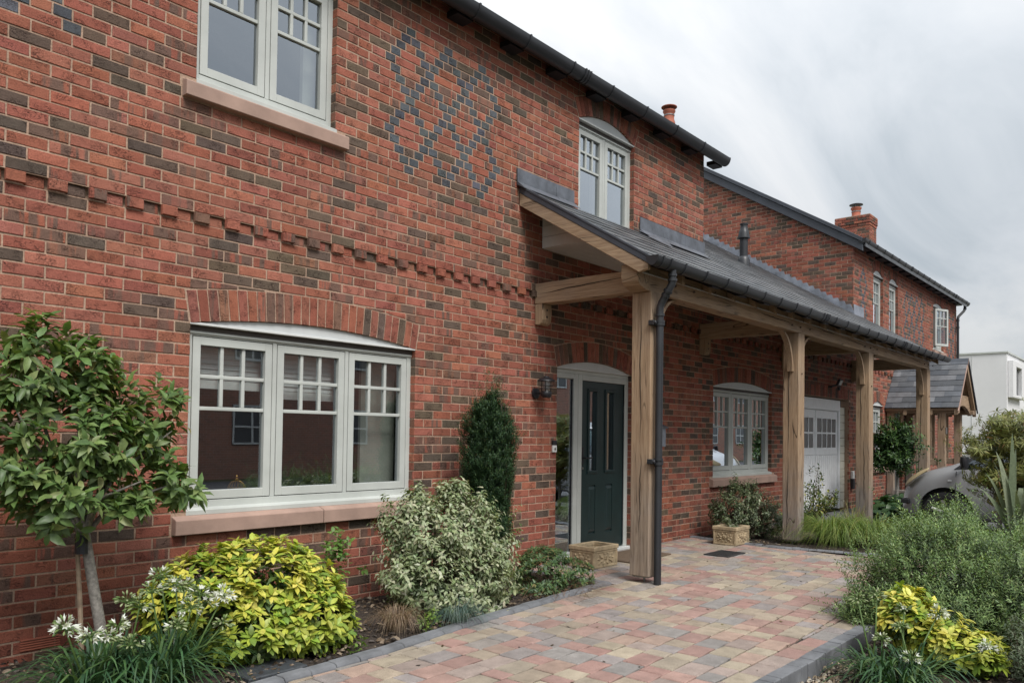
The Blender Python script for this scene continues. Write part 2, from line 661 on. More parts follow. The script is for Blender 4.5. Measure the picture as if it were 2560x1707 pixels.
M['door'] = simple('door_green', (0.008, 0.023, 0.024), 0.38, noise_amt=0.10, bump=0.05, bscale=200)
M['black_metal'] = simple('black_metal', (0.012, 0.012, 0.015), 0.45)
M['steel'] = simple('steel', (0.25, 0.24, 0.23), 0.4, metal=0.9)
M['kerb'] = simple('kerb_concrete', (0.135, 0.140, 0.150), 0.9, noise_amt=0.20, noise_scale=6, bump=0.4, bscale=120)
M['planter'] = simple('planter_stone', (0.34, 0.265, 0.165), 0.9, noise_amt=0.22, noise_scale=14, bump=0.5, bscale=120)
M['mat'] = simple('coir_mat', (0.11, 0.075, 0.048), 0.95, noise_amt=0.2, noise_scale=60, bump=0.8, bscale=300)
M['white_render'] = simple('white_render', (0.66, 0.66, 0.67), 0.85, noise_amt=0.03, noise_scale=0.7)
M['garage'] = simple('garage_white', (0.86, 0.87, 0.88), 0.5, noise_amt=0.03)
M['frost'] = simple('frosted_pane', (0.085, 0.088, 0.095), 0.25, noise_amt=0.05)
M['cream'] = simple('cream_block', (0.62, 0.60, 0.50), 0.8, noise_amt=0.05)
M['terracotta'] = simple('terracotta', (0.36, 0.115, 0.07), 0.75, noise_amt=0.12)
M['white_plastic'] = simple('white_plastic', (0.58, 0.59, 0.58), 0.4, noise_amt=0.02)
M['car_paint'] = simple('car_paint', (0.30, 0.305, 0.315), 0.33, metal=0.2, noise_amt=0.06, noise_scale=2, coat=0.6)
M['car_white'] = simple('car_paint_white', (0.62, 0.64, 0.66), 0.3, noise_amt=0.02, coat=0.7)
M['tyre'] = simple('tyre_rubber', (0.017, 0.017, 0.018), 0.8)
M['headlight'] = simple('clouded_headlight', (0.44, 0.36, 0.21), 0.35, noise_amt=0.10, noise_scale=9)
M['rim'] = simple('wheel_rim', (0.42, 0.41, 0.40), 0.4, metal=0.7, noise_amt=0.15)
M['bark'] = simple('bark', (0.20, 0.185, 0.165), 0.9, noise_amt=0.3, noise_scale=40, bump=0.8, bscale=70)
M['twig'] = simple('twig', (0.075, 0.05, 0.035), 0.9, noise_amt=0.25, noise_scale=30)
M['stake'] = simple('stake', (0.27, 0.20, 0.14), 0.9, noise_amt=0.2, noise_scale=20)
M['gold'] = simple('gilt_wire', (0.55, 0.33, 0.10), 0.35, metal=0.8)
M['wicker'] = simple('wicker', (0.33, 0.22, 0.10), 0.9, noise_amt=0.3, noise_scale=60)
M['lamp_glass'] = simple('lamp_glass', (0.42, 0.40, 0.38), 0.15, noise_amt=0.1)
M['navy'] = simple('navy_paint', (0.02, 0.026, 0.045), 0.4)
M['iron'] = simple('cast_iron', (0.030, 0.030, 0.032), 0.6, noise_amt=0.2, noise_scale=20, bump=0.4)
M['plastic_cover'] = simple('grey_cover', (0.035, 0.040, 0.046), 0.7, noise_amt=0.2, noise_scale=40, bump=0.6, bscale=160)
M['ashlar'] = simple('side_wall', (0.30, 0.13, 0.09), 0.9, noise_amt=0.15)
M['tape'] = simple('tree_tie', (0.02, 0.022, 0.03), 0.6)
# ------------------------------------------------------------------ brickwork
CH = 0.075
RED = [(0.335, 0.118, 0.077), (0.305, 0.106, 0.070), (0.365, 0.135, 0.090), (0.280, 0.098, 0.068), (0.330, 0.130, 0.090)]
DARK = [(0.122, 0.089, 0.066), (0.136, 0.097, 0.071), (0.104, 0.079, 0.063)]
BROWN = [(0.25, 0.105, 0.075), (0.22, 0.108, 0.076), (0.27, 0.125, 0.084)]
BLUE = [(0.090, 0.100, 0.112), (0.105, 0.115, 0.127), (0.078, 0.087, 0.100)]


def brick_col(rnd, dark=0.17, bias=None):
    t = rnd.random()
    if bias == 'blue':
        b = rnd.choice(BLUE)
        s = 0
    elif t < dark:
        b = rnd.choice(DARK)
        s = 0.15
    elif t < dark + 0.10:
        b = rnd.choice(BROWN)
        s = 0.7
    elif t < dark + 0.24:
        b = rnd.choice(RED)
        s = 1.0
    else:
        b = rnd.choice(RED)
        s = 0.0
    g = rnd.uniform(0.86, 1.14)
    return (b[0] * g, b[1] * g * rnd.uniform(0.94, 1.06), b[2] * g * rnd.uniform(0.93, 1.07), s)


def clip(poly, nx, nz, c):
    """keep the side nx*x + nz*z >= c"""
    out = []
    n = len(poly)
    for i in range(n):
        a, b = poly[i], poly[(i + 1) % n]
        da = nx * a[0] + nz * a[1] - c
        db = nx * b[0] + nz * b[1] - c
        if da >= 0:
            out.append(a)
        if da * db < 0:
            t = da / (da - db)
            out.append((a[0] + (b[0] - a[0]) * t, a[1] + (b[1] - a[1]) * t))
    return out


def area(poly):
    return 0.5 * abs(sum(poly[i][0] * poly[(i + 1) % len(poly)][1] - poly[(i + 1) % len(poly)][0] * poly[i][1] for i in range(len(poly)))) if len(poly) > 2 else 0


def brick_shape(poly, d, rnd, fine=True, b=0.004):
    """points (u, v, d) and faces of a brick with worn edges; poly counter-clockwise in (u, v)"""
    if fine:
        per = []
        n = len(poly)
        for i in range(n):
            a, c = poly[i], poly[(i + 1) % n]
            ln = math.hypot(c[0] - a[0], c[1] - a[1])
            if ln < 1e-5:
                continue
            seg = 4 if ln > 0.15 else (2 if ln > 0.04 else 1)
            nx, nz = (c[1] - a[1]) / ln, -(c[0] - a[0]) / ln
            for s in range(seg):
                t = s / seg + (rnd.uniform(-.08, .08) if s else 0)
                j = rnd.uniform(-0.0016, 0.0014)
                per.append((a[0] + (c[0] - a[0]) * t + nx * j, a[1] + (c[1] - a[1]) * t + nz * j))
    else:
        per = list(poly)
    n = len(per)
    x0, x1 = min(p[0] for p in per), max(p[0] for p in per)
    z0, z1 = min(p[1] for p in per), max(p[1] for p in per)
    cx, cz = (x0 + x1) / 2, (z0 + z1) / 2
    bb = min(b, (x1 - x0) * 0.3, (z1 - z0) * 0.3)
    v = [(p[0], p[1], d - 0.03) for p in per]
    v += [(p[0], p[1], d - bb * 0.9) for p in per]
    for p in per:
        k = max(abs(p[0] - cx) / max((x1 - x0) / 2, 1e-4), abs(p[1] - cz) / max((z1 - z0) / 2, 1e-4))
        v.append((min(max(p[0], x0 + bb), x1 - bb), min(max(p[1], z0 + bb), z1 - bb), d + rnd.uniform(-0.0008, 0.0008)))
    f = []
    for i in range(n):
        j = (i + 1) % n
        f.append((i, j, n + j, n + i))
        f.append((n + i, n + j, 2 * n + j, 2 * n + i))
    f.append(tuple(range(2 * n, 3 * n)))
    return v, f


class Arch:
    def __init__(self, x0, x1, zs, rise, ring=0.215):
        self.x0, self.x1, self.zs, self.rise, self.ring = x0, x1, zs, rise, ring
        w = x1 - x0
        self.R = (w * w / 4 + rise * rise) / (2 * rise)
        self.xc, self.zc = (x0 + x1) / 2, zs + rise - self.R
        self.th = math.asin(w / 2 / self.R)

    def intr(self, x):
        t = min(self.R ** 2, (x - self.xc) ** 2)
        return self.zc + math.sqrt(self.R ** 2 - t)

    def ext(self, x):
        r = self.R + self.ring
        return self.zc + math.sqrt(max(0, r * r - (x - self.xc) ** 2))

    def xo(self):
        return (self.R + self.ring) * math.sin(self.th)

    def pt(self, a, r):
        return (self.xc + r * math.sin(a), self.zc + r * math.cos(a))

    def cut(self, poly, gap=0.011):
        xs = [p[0] for p in poly]
        zs = [p[1] for p in poly]
        if max(xs) < self.xc - self.xo() - gap or min(xs) > self.xc + self.xo() + gap or max(zs) <= self.zs + 0.005:
            return poly
        mx = min(max((min(xs) + max(xs)) / 2, self.xc - self.xo()), self.xc + self.xo())
        if min(zs) > self.ext(mx) + gap and min(zs) > max(self.ext(min(max(x, self.xc - self.xo()), self.xc + self.xo())) for x in xs) + gap:
            return poly
        best, ba = None, 0
        s, c = math.sin(self.th), math.cos(self.th)
        # left of the left skewback / right of the right one
        for sg in (-1, 1):
            nx, nz = sg * c, -s
            cc = nx * self.xc + nz * self.zc + gap
            q = clip(poly, nx, nz, cc)
            if area(q) > ba:
                best, ba = q, area(q)
        # above the extrados
        a = math.asin(max(-1, min(1, (mx - self.xc) / (self.R + self.ring))))
        nx, nz = math.sin(a), math.cos(a)
        q = clip(poly, nx, nz, nx * self.xc + nz * self.zc + self.R + self.ring + gap)
        if area(q) > ba:
            best, ba = q, area(q)
        return best if best and ba > 0.0006 else None


def opening(x0, x1, z0, zs, rise=0.0, flat=0.0):
    return dict(x0=x0, x1=x1, z0=z0, zs=zs, arch=Arch(x0, x1, zs, rise) if rise else None, flat=flat)


def lay_courses(u0, u1, v0, vtop, openings, cuts, rnd, dentil=None, blue=None, dark=0.17, shift=0.0):
    """list of (poly, depth, colour, simple_kind)"""
    out = []
    k0 = int(math.floor(v0 / CH + 1e-6))
    vt_max = max(vtop(u0), vtop(u1), vtop((u0 + u1) / 2))
    for k in range(k0, int(vt_max / CH) + 1):
        za, zb = k * CH + 0.005, k * CH + 0.070
        zm = (za + zb) / 2
        segs = []
        if dentil and k == dentil:
            j = int(math.floor(u0 / 0.1125)) - 1
            while j * 0.1125 < u1:
                segs.append((j * 0.1125 + 0.005, j * 0.1125 + 0.1075, 0.028 if j % 2 == 0 else -0.020, None))
                j += 1
        else:
            off = 0.0 if k % 2 == 0 else 0.1125
            j = int(math.floor((u0 - off) / 0.225)) - 1
            while j * 0.225 + off < u1:
                a = j * 0.225 + off + 0.010 + shift
                segs.append((a, a + 0.215, 0.0, None))
                j += 1
            if blue:
                bl = sorted(blue(zm))
                if bl:
                    groups = [[bl[0]]]
                    for b_ in bl[1:]:
                        if b_ - groups[-1][-1] < 0.7:
                            groups[-1].append(b_)
                        else:
                            groups.append([b_])
                    for g in groups:
                        lo, hi = g[0] - 0.061, g[-1] + 0.061
                        left = [s for s in segs if s[0] < lo - 0.001]
                        right = [s for s in segs if s[1] > hi + 0.001]
                        ns = []
                        l0 = left[:-1]
                        if left:
                            st = left[-1][0]
                            if lo - st < 0.09 and len(left) > 1:
                                st = left[-2][0]
                                l0 = left[:-2]
                            w = lo - st
                            if w > 0.25:
                                h = (w - 0.01) / 2
                                ns += [(st, st + h, 0, None), (st + h + 0.01, lo, 0, None)]
                            elif w > 0.02:
                                ns += [(st, lo, 0, None)]
                        for i, c_ in enumerate(g):
                            ns.append((c_ - 0.051, c_ + 0.051, 0, 'blue'))
                            if i + 1 < len(g):
                                a, b_ = c_ + 0.061, g[i + 1] - 0.061
                                w = b_ - a
                                if w > 0.25:
                                    if rnd.random() < .5:
                                        ns += [(a, a + 0.215, 0, None), (a + 0.225, b_, 0, None)]
                                    else:
                                        ns += [(a, b_ - 0.225, 0, None), (b_ - 0.215, b_, 0, None)]
                                elif w > 0.02:
                                    ns.append((a, b_, 0, None))
                        r0 = right[1:]
                        if right:
                            en = right[0][1]
                            if en - hi < 0.09 and len(right) > 1:
                                en = right[1][1]
                                r0 = right[2:]
                            w = en - hi
                            if w > 0.25:
                                h = (w - 0.01) / 2
                                ns += [(hi, hi + h, 0, None), (hi + h + 0.01, en, 0, None)]
                            elif w > 0.02:
                                ns += [(hi, en, 0, None)]
                        segs = l0 + ns + r0
        for (a, b_, dd, bias) in segs:
            full = abs((b_ - a) - 0.215) < 1e-4 and dd == 0
            parts_ = [(max(a, u0), min(b_, u1))]
            for o in openings:
                if zm > o['z0'] and zm < o['zs']:
                    np_ = []
                    for (p, q) in parts_:
                        if q <= o['x0'] or p >= o['x1']:
                            np_.append((p, q))
                        else:
                            if p < o['x0'] - 0.015:
                                np_.append((p, o['x0']))
                            if q > o['x1'] + 0.015:
                                np_.append((o['x1'], q))
                    parts_ = np_
            for (cx0, cx1, cz0, cz1) in cuts:
                if cz0 < zm < cz1:
                    np_ = []
                    for (p, q) in parts_:
                        if q <= cx0 or p >= cx1:
                            np_.append((p, q))
                        else:
                            if p < cx0 - 0.025:
                                np_.append((p, cx0 - 0.008))
                            if q > cx1 + 0.025:
                                np_.append((cx1 + 0.008, q))
                    parts_ = np_
            for (p, q) in parts_:
                if q - p < 0.012:
                    continue
                ztop = min(zb, vtop(p) - 0.003, vtop(q) - 0.003)
                zl, zr = min(zb, vtop(p) - 0.003), min(zb, vtop(q) - 0.003)
                if max(zl, zr) < za + 0.012:
                    continue
                poly = [(p, za), (q, za), (q, max(zr, za + 0.002)), (p, max(zl, za + 0.002))]
                ok = True
                clipped = ztop < zb - 1e-6
                for o in openings:
                    if o['arch']:
                        np2 = o['arch'].cut(poly)
                        if np2 is None:
                            ok = False
                            break
                        if np2 is not poly:
                            clipped = True
                        poly = np2
                if not ok or len(poly) < 3:
                    continue
                kind = None
                if not clipped and bias != 'blue':
                    if full and abs((q - p) - 0.215) < 1e-4:
                        kind = 'S'
                out.append((poly, dd + rnd.uniform(-0.0018, 0.0018), brick_col(rnd, dark, bias), kind))
    return out


VAR_S = []
_r = random.Random(3)
for i in range(10):
    v, f = brick_shape([(-0.1075, -0.0325), (0.1075, -0.0325), (0.1075, 0.0325), (-0.1075, 0.0325)], 0.0, _r)
    mb = MB()
    mb.add([(a, -d, b) for a, b, d in v], f, (0, 0, 0, 0))
    me = mb.mesh('brick')
    me.materials.append(M['brick'])
    VAR_S.append(me)


def put_bricks(items, fn, rot, wall, n_single, rnd, fine=True, name='brick'):
    """fn(u, v, d) -> world; the n_single largest in view become objects, the rest one joined part"""
    scored = []
    for i, (poly, d, c, kind) in enumerate(items):
        if kind != 'S':
            continue
        cu = sum(p[0] for p in poly) / 4
        cv = sum(p[1] for p in poly) / 4
        pr = project(fn(cu, cv, d))
        if pr is None or not (-20 < pr[0] < 2580 and -10 < pr[1] < 1717):
            continue
        pa, pb = project(fn(cu - .1, cv, d)), project(fn(cu + .1, cv, d))
        if pa is None or pb is None:
            continue
        scored.append((abs(pb[0] - pa[0]) * pr[2], i))
    scored.sort(reverse=True)
    single = set(i for _, i in scored[:n_single])
    mb = MB()
    for i, (poly, d, c, kind) in enumerate(items):
        if i in single:
            cu = sum(p[0] for p in poly) / 4
            cv = sum(p[1] for p in poly) / 4
            link_copy(rnd.choice(VAR_S), name, wall, Matrix.Translation(fn(cu, cv, d)) @ rot, c)
        else:
            v, f = brick_shape(poly, d, rnd, fine)
            mb.add([fn(*q) for q in v], f, c)
    o = mb.obj('bricks', M['brick'], wall)
    o['kind'] = 'stuff'
    return o


def backing(u0, u1, v0, vtop, openings, fn, d, bands=()):
    """mortar sheet with the openings left out; bands = [(z0, z1, depth)]"""
    mb = MB()
    xs = {u0, u1}
    for o in openings:
        xs |= {o['x0'], o['x1']}
        if o['arch']:
            for i in range(1, 14):
                xs.add(o['x0'] + (o['x1'] - o['x0']) * i / 14)
    xs = sorted(x for x in xs if u0 - 1e-6 <= x <= u1 + 1e-6)
    zones = []
    z = v0
    for b in sorted(bands):
        zones.append((z, b[0], d))
        zones.append((b[0], b[1], b[2]))
        z = b[1]
    zones.append((z, 1e9, d))
    for a, b in zip(xs[:-1], xs[1:]):
        if b - a < 1e-5:
            continue
        mid = (a + b) / 2
        holes = []
        for o in openings:
            if o['x0'] - 1e-6 < mid < o['x1'] + 1e-6:
                if o['arch']:
                    holes.append((o['z0'], o['z0'], o['arch'].intr(a), o['arch'].intr(b)))
                else:
                    holes.append((o['z0'], o['z0'], o['zs'], o['zs']))
        holes.sort()
        edges = [(v0, v0)]
        for h in holes:
            edges.append((h[0], h[1]))
            edges.append((h[2], h[3]))
        edges.append((vtop(a), vtop(b)))
        for i in range(0, len(edges) - 1, 2):
            lo, hi = edges[i], edges[i + 1]
            for z0, z1, dd in zones:
                la, lb = max(lo[0], z0), max(lo[1], z0)
                ha, hb = min(hi[0], z1), min(hi[1], z1)
                if ha - la < 1e-5 and hb - lb < 1e-5:
                    continue
                mb.add([fn(a, la, dd), fn(b, lb, dd), fn(b, max(hb, lb), dd), fn(a, max(ha, la), dd)], [(0, 1, 2, 3)])
    return mb


def reveals(mb, o, fn, depth=0.16, d=-0.006):
    """brick-lined sides of an opening"""
    x0, x1, z0, zs = o['x0'], o['x1'], o['z0'], o['zs']
    pts = [(x0, z0), (x0, zs)]
    if o['arch']:
        for i in range(1, 14):
            x = x0 + (x1 - x0) * i / 14
            pts.append((x, o['arch'].intr(x)))
    pts += [(x1, zs), (x1, z0)]
    for a, b in zip(pts[:-1], pts[1:]):
        mb.add([fn(a[0], a[1], d), fn(b[0], b[1], d), fn(b[0], b[1], -depth), fn(a[0], a[1], -depth)], [(0, 1, 2, 3)])


def reveal_bricks(o, fn, wall, rnd, side=1, depth=0.07):
    """half-brick returns visible on the jamb (side=1: at x1, seen from the left)"""
    mb = MB()
    x = o['x1'] if side == 1 else o['x0']
    k = int(math.ceil(o['z0'] / CH - 1e-6))
    while (k + 1) * CH <= o['zs'] + 0.02:
        za, zb = k * CH + 0.005, k * CH + 0.07
        c = brick_col(rnd)
        t = -0.004 * side
        w = rnd.uniform(0.0025, 0.0055)
        ds = [0.0, -depth]
        v = [fn(x + 0.004 * side, za, ds[0] - .002), fn(x + 0.004 * side, za, ds[1]), fn(x + 0.004 * side, zb, ds[1]), fn(x + 0.004 * side, zb, ds[0] - .002),
             fn(x - w * side, za + .002, ds[0] - .003), fn(x - w * side, za + .002, ds[1]), fn(x - w * side, zb - .002, ds[1]), fn(x - w * side, zb - .002, ds[0] - .003)]
        f = [(4, 5, 6, 7), (0, 1, 5, 4), (2, 3, 7, 6), (3, 0, 4, 7)]
        mb.add(v, f, c)
        k += 1
    return mb.obj('jamb_bricks', M['brick'], wall)


def voussoirs(arch, fn, wall, rnd, joined=False, name='arch_brick', plain=True):
    rm = arch.R + arch.ring / 2
    n = max(5, int(round(2 * arch.th * rm / 0.0755)))
    mbj = MB()
    for i in range(n):
        a0 = -arch.th + 2 * arch.th * i / n
        a1 = -arch.th + 2 * arch.th * (i + 1) / n
        g = 0.0048 / rm
        poly = [arch.pt(a0 + g, arch.R), arch.pt(a1 - g, arch.R), arch.pt(a1 - g, arch.R + arch.ring), arch.pt(a0 + g, arch.R + arch.ring)]
        c = brick_col(rnd, 0.14)
        v, f = brick_shape(poly, rnd.uniform(-0.001, 0.0015), rnd, True)
        vv = [fn(*q) for q in v]
        if joined:
            mbj.add(vv, f, c)
        else:
            mb = MB()
            mb.add(vv, f, c)
            mb.obj(name, M['brick'], wall)
    if joined:
        o = mbj.obj('arch_bricks', M['brick'], wall)


def soldiers(x0, x1, z0, fn, wall, rnd, joined=False):
    n = int(round((x1 - x0) / 0.075))
    w = (x1 - x0) / n
    mbj = MB()
    for i in range(n):
        a = x0 + i * w + 0.005
        poly = [(a, z0), (a + w - 0.01, z0), (a + w - 0.01, z0 + 0.215), (a, z0 + 0.215)]
        v, f = brick_shape(poly, rnd.uniform(-0.001, 0.0015), rnd, True)
        if joined:
            mbj.add([fn(*q) for q in v], f, brick_col(rnd, 0.1))
        else:
            MB().add([fn(*q) for q in v], f, brick_col(rnd, 0.1)).obj('lintel_brick', M['brick'], wall)
    if joined:
        mbj.obj('lintel_bricks', M['brick'], wall)


def diaper(cx_list, z_top, rows, half=4):
    """blue-header lattice: function of the course height -> header centres"""
    def f(zm):
        r = int(round((z_top - zm) / CH))
        if r < 0 or r > rows or abs((z_top - zm) / CH - r) > 0.2:
            return []
        m = r % (2 * half)
        o = (m if m <= half else 2 * half - m) * 0.05625
        s = set()
        for c in cx_list:
            s.add(round(c - o, 4))
            s.add(round(c + o, 4))
        s = sorted(s)
        res = []
        for c in s:
            if not res or c - res[-1] > 0.10:
                res.append(c)
        return res
    return f
# ------------------------------------------------------------------ windows
def casement(house, fn, o, nl, label, stone=True, y_fr=0.06, opened=False, blind=None, room_depth=1.2, head=True, far=False, sill_joint=None):
    """flush casement with Georgian bars in the upper part; fn(u, v, d)"""
    x0, x1, z0, zs = o['x0'], o['x1'], o['z0'], o['zs']
    win = empty('window', fn((x0 + x1) / 2, z0, 0))
    keep_world(win, house)
    win.location = fn((x0 + x1) / 2, z0, 0)
    win.matrix_parent_inverse = Matrix.Translation(house.location).inverted()
    win['label'] = label
    dF, dB = -y_fr, -y_fr - 0.07

    def add(mb, name, mt, **kw):
        ob = mb.obj(name, mt, None, **kw)
        ob.parent = win
        ob.matrix_parent_inverse = Matrix.Translation(Vector(fn((x0 + x1) / 2, z0, 0))).inverted()
        return ob

    def bx(mb, a, b, c, d, d0, d1, col=None):
        pts = [fn(a, c, d0), fn(b, c, d0), fn(b, c, d1), fn(a, c, d1), fn(a, d, d0), fn(b, d, d0), fn(b, d, d1), fn(a, d, d1)]
        f = [(0, 3, 2, 1), (4, 5, 6, 7), (0, 1, 5, 4), (1, 2, 6, 5), (2, 3, 7, 6), (3, 0, 4, 7)]
        mb.add(pts, f, col)

    zb = z0 + 0.024                 # underside of frame above the stone
    zt = zs - 0.065                 # head of frame
    ft = 0.046
    # outer frame with mullions
    mb = MB()
    bx(mb, x0, x0 + ft, zb, zt, dF, dB)
    bx(mb, x1 - ft, x1, zb, zt, dF, dB)
    bx(mb, x0 + ft, x1 - ft, zb, zb + ft, dF, dB)
    bx(mb, x0 + ft, x1 - ft, zt - ft * .25, zt, dF, dB)
    lw = (x1 - x0 - 2 * ft - (nl - 1) * 0.034) / nl
    for i in range(1, nl):
        a = x0 + ft + i * lw + (i - 1) * 0.034
        bx(mb, a, a + 0.034, zb + ft, zt - ft * .25, dF, dB)
    add(mb, 'frame', M['frame'], bevel=0.002)
    # dark rebate seal behind the sashes
    mb = MB()
    bx(mb, x0 + ft - .001, x1 - ft + .001, zb + ft - .001, zt - ft * .25 + .001, dF - 0.030, dF - 0.034)
    zA, zB = zb + ft + 0.006, zt - ft * .25 - 0.006
    seal = MB()
    for i in range(nl):
        a = x0 + ft + i * (lw + 0.034)
        for (p, q, r, s) in ((a, a + .006, zb + ft, zt - ft * .25), (a + lw - .006, a + lw, zb + ft, zt - ft * .25), (a, a + lw, zb + ft, zA), (a, a + lw, zB, zt - ft * .25)):
            bx(seal, p, q, r, s, dF - 0.012, dF - 0.03)
    add(seal, 'seal', M['frame_dark'])
    for i in range(nl):
        a = x0 + ft + i * (lw + 0.034) + 0.006
        b = a + lw - 0.012
        st = 0.056
        if opened and i in opened:
            continue
        mb = MB()
        bx(mb, a, a + st, zA, zB, dF + 0.001, dB + .01)
        bx(mb, b - st, b, zA, zB, dF + 0.001, dB + .01)
        bx(mb, a + st, b - st, zA, zA + st + .004, dF + 0.001, dB + .01)
        bx(mb, a + st, b - st, zB - st, zB, dF + 0.001, dB + .01)
        add(mb, 'sash', M['frame'], bevel=0.002)
        gx0, gx1, gz0, gz1 = a + st, b - st, zA + st + .004, zB - st
        hgt = gz1 - gz0
        zbar = gz1 - min(0.44, hgt * 0.435)
        zmid = (zbar + gz1) / 2 + 0.004
        bw = 0.013
        mb = MB()
        gd = dF - 0.012
        bx(mb, gx0, gx1, zbar - bw, zbar + bw, gd, gd - 0.028)
        bx(mb, gx0, gx1, zmid - bw, zmid + bw, gd + .0005, gd - 0.028)
        cols = 3 if lw > 0.4 else 2
        for c in range(1, cols):
            xx = gx0 + (gx1 - gx0) * c / cols
            bx(mb, xx - bw, xx + bw, zbar + bw, gz1, gd - .001, gd - 0.028)
        add(mb, 'glazing_bar', M['frame'], bevel=0.004, seg=2)
        # black spacer edge seen in the double glazing
        mb = MB()
        for (p, q, r, s) in ((gx1 - .010, gx1, gz0, gz1), (gx0, gx0 + .010, gz0, gz1), (gx0, gx1, gz1 - .008, gz1)):
            bx(mb, p, q, r, s, gd - .030, gd - .040)
        add(mb, 'seal', M['frame_dark'])
        cells = [(gx0, gx1, gz0, zbar)]
        for c in range(cols):
            xa = gx0 + (gx1 - gx0) * c / cols
            xb = gx0 + (gx1 - gx0) * (c + 1) / cols
            cells += [(xa, xb, zbar, zmid), (xa, xb, zmid, gz1)]
        for (p, q, r, s) in cells:
            mb = MB()
            dd = gd - 0.020
            mb.add([fn(p, r, dd), fn(q, r, dd), fn(q, s, dd), fn(p, s, dd)], [(0, 1, 2, 3)])
            add(mb, 'pane', M['glass'])
    # head: rail, strip coloured dark for the shadow under the lip, arched infill
    if head:
        mb = MB()
        bx(mb, x0 + .001, x1 - .001, zt, zt + 0.020, dF + 0.012, dB)
        add(mb, 'head_rail', M['frame'], bevel=0.003)
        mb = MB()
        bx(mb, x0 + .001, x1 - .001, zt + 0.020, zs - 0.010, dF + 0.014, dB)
        add(mb, 'head_shadow_strip', M['head_shadow'])
        mb = MB()
        bx(mb, x0 + .001, x1 - .001, zs - 0.010, zs + 0.006, -0.004, dB)
        add(mb, 'drip_edge', M['white_plastic'], bevel=0.002)
        if o['arch']:
            ar = o['arch']
            poly = [(x0 + .001, zs + .004)] + [(x1 - .001, zs + .004)]
            poly += [(x1 + (x0 - x1) * i / 20, ar.intr(x1 + (x0 - x1) * i / 20) - 0.004) for i in range(1, 20)]
            mb = MB()
            mb.prism(poly, lambda p, d: fn(p[0], p[1], d), -0.022, -0.09)
            add(mb, 'arch_panel', M['head'])
    # plastic sub-sill and stone sill
    mb = MB()
    poly = [(dB, zb), (dB, zb - 0.024), (-0.012, zb - 0.050), (-0.002, zb - 0.046), (-0.002, zb - 0.014), (dF, zb + .001)]
    mb.prism(poly, lambda p, a: fn(a, p[1], p[0]), x0 + 0.002, x1 - 0.002 + (0.02 if not far else 0))
    add(mb, 'sub_sill', M['frame'], bevel=0.002)
    if stone:
        mb = MB()
        e0, e1 = x0 - 0.095, x1 + 0.095
        poly = [(-0.12, z0 - 0.02), (-0.12, z0 - 0.145), (0.055, z0 - 0.145), (0.058, z0 - 0.140), (0.058, z0 - 0.048), (0.052, z0 - 0.042), (-0.01, z0 - 0.020)]
        mids = [e0] + ([sill_joint] if sill_joint else []) + [e1]
        for a, b in zip(mids[:-1], mids[1:]):
            mb.prism(poly, lambda p, t: fn(t, p[1], p[0]), a + (0.003 if a != e0 else 0), b - (0.003 if b != e1 else 0))
        add(mb, 'stone_sill', M['stone'], bevel=0.003)
    # the room behind: ceiling, floor, side and back walls
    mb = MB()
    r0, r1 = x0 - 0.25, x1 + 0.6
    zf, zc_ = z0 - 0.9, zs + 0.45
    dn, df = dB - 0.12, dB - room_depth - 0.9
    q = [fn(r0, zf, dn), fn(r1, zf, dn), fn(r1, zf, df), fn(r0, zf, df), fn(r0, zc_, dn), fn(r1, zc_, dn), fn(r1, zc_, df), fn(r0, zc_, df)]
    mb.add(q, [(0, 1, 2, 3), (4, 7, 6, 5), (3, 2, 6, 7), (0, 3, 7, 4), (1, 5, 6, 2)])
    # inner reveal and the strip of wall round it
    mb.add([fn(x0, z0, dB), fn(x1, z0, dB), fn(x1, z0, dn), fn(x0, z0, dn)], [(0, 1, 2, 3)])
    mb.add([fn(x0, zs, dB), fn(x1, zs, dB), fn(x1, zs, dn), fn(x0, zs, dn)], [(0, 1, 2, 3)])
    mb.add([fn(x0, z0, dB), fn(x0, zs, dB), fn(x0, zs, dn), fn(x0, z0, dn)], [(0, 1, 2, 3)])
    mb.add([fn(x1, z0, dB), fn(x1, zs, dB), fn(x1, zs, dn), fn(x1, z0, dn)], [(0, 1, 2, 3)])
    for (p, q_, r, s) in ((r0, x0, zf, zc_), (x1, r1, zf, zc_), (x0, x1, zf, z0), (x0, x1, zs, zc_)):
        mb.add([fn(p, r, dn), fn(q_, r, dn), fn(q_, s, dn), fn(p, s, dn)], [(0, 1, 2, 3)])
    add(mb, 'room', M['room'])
    if blind:
        for (a, b, zlow) in blind:
            mb = MB()
            n = max(4, int((zt - zlow) / 0.035))
            for i in range(n):
                za_, zb_ = zlow + (zt - zlow) * i / n, zlow + (zt - zlow) * (i + 1) / n
                mb.add([fn(a, za_, dB - .06), fn(b, za_, dB - .06), fn(b, zb_, dB - .07), fn(a, zb_, dB - .07)], [(0, 1, 2, 3)])
            add(mb, 'blind', M['blind'])
            mb = MB()
            bx(mb, a, b, zlow - 0.03, zlow + 0.03, dB - .05, dB - .058)
            add(mb, 'blind_hem', M['blind_white'])
    return win, add, bx, dict(dF=dF, dB=dB, zA=zA, zB=zB, lw=lw, ft=ft)
# ------------------------------------------------------------------ ground sheet
gm = MB()
gm.add([(-60, -70, GZ - 0.16), (90, -70, GZ - 0.16), (90, 60, GZ - 0.16), (-60, 60, GZ - 0.16)], [(0, 1, 2, 3)])
tag(gm.obj('ground', M['ground']), kind='structure')

fnF = lambda u, v, d: (u, -d, v)
I4 = Matrix.Identity(4)
rb = random.Random(21)
DENT = 35

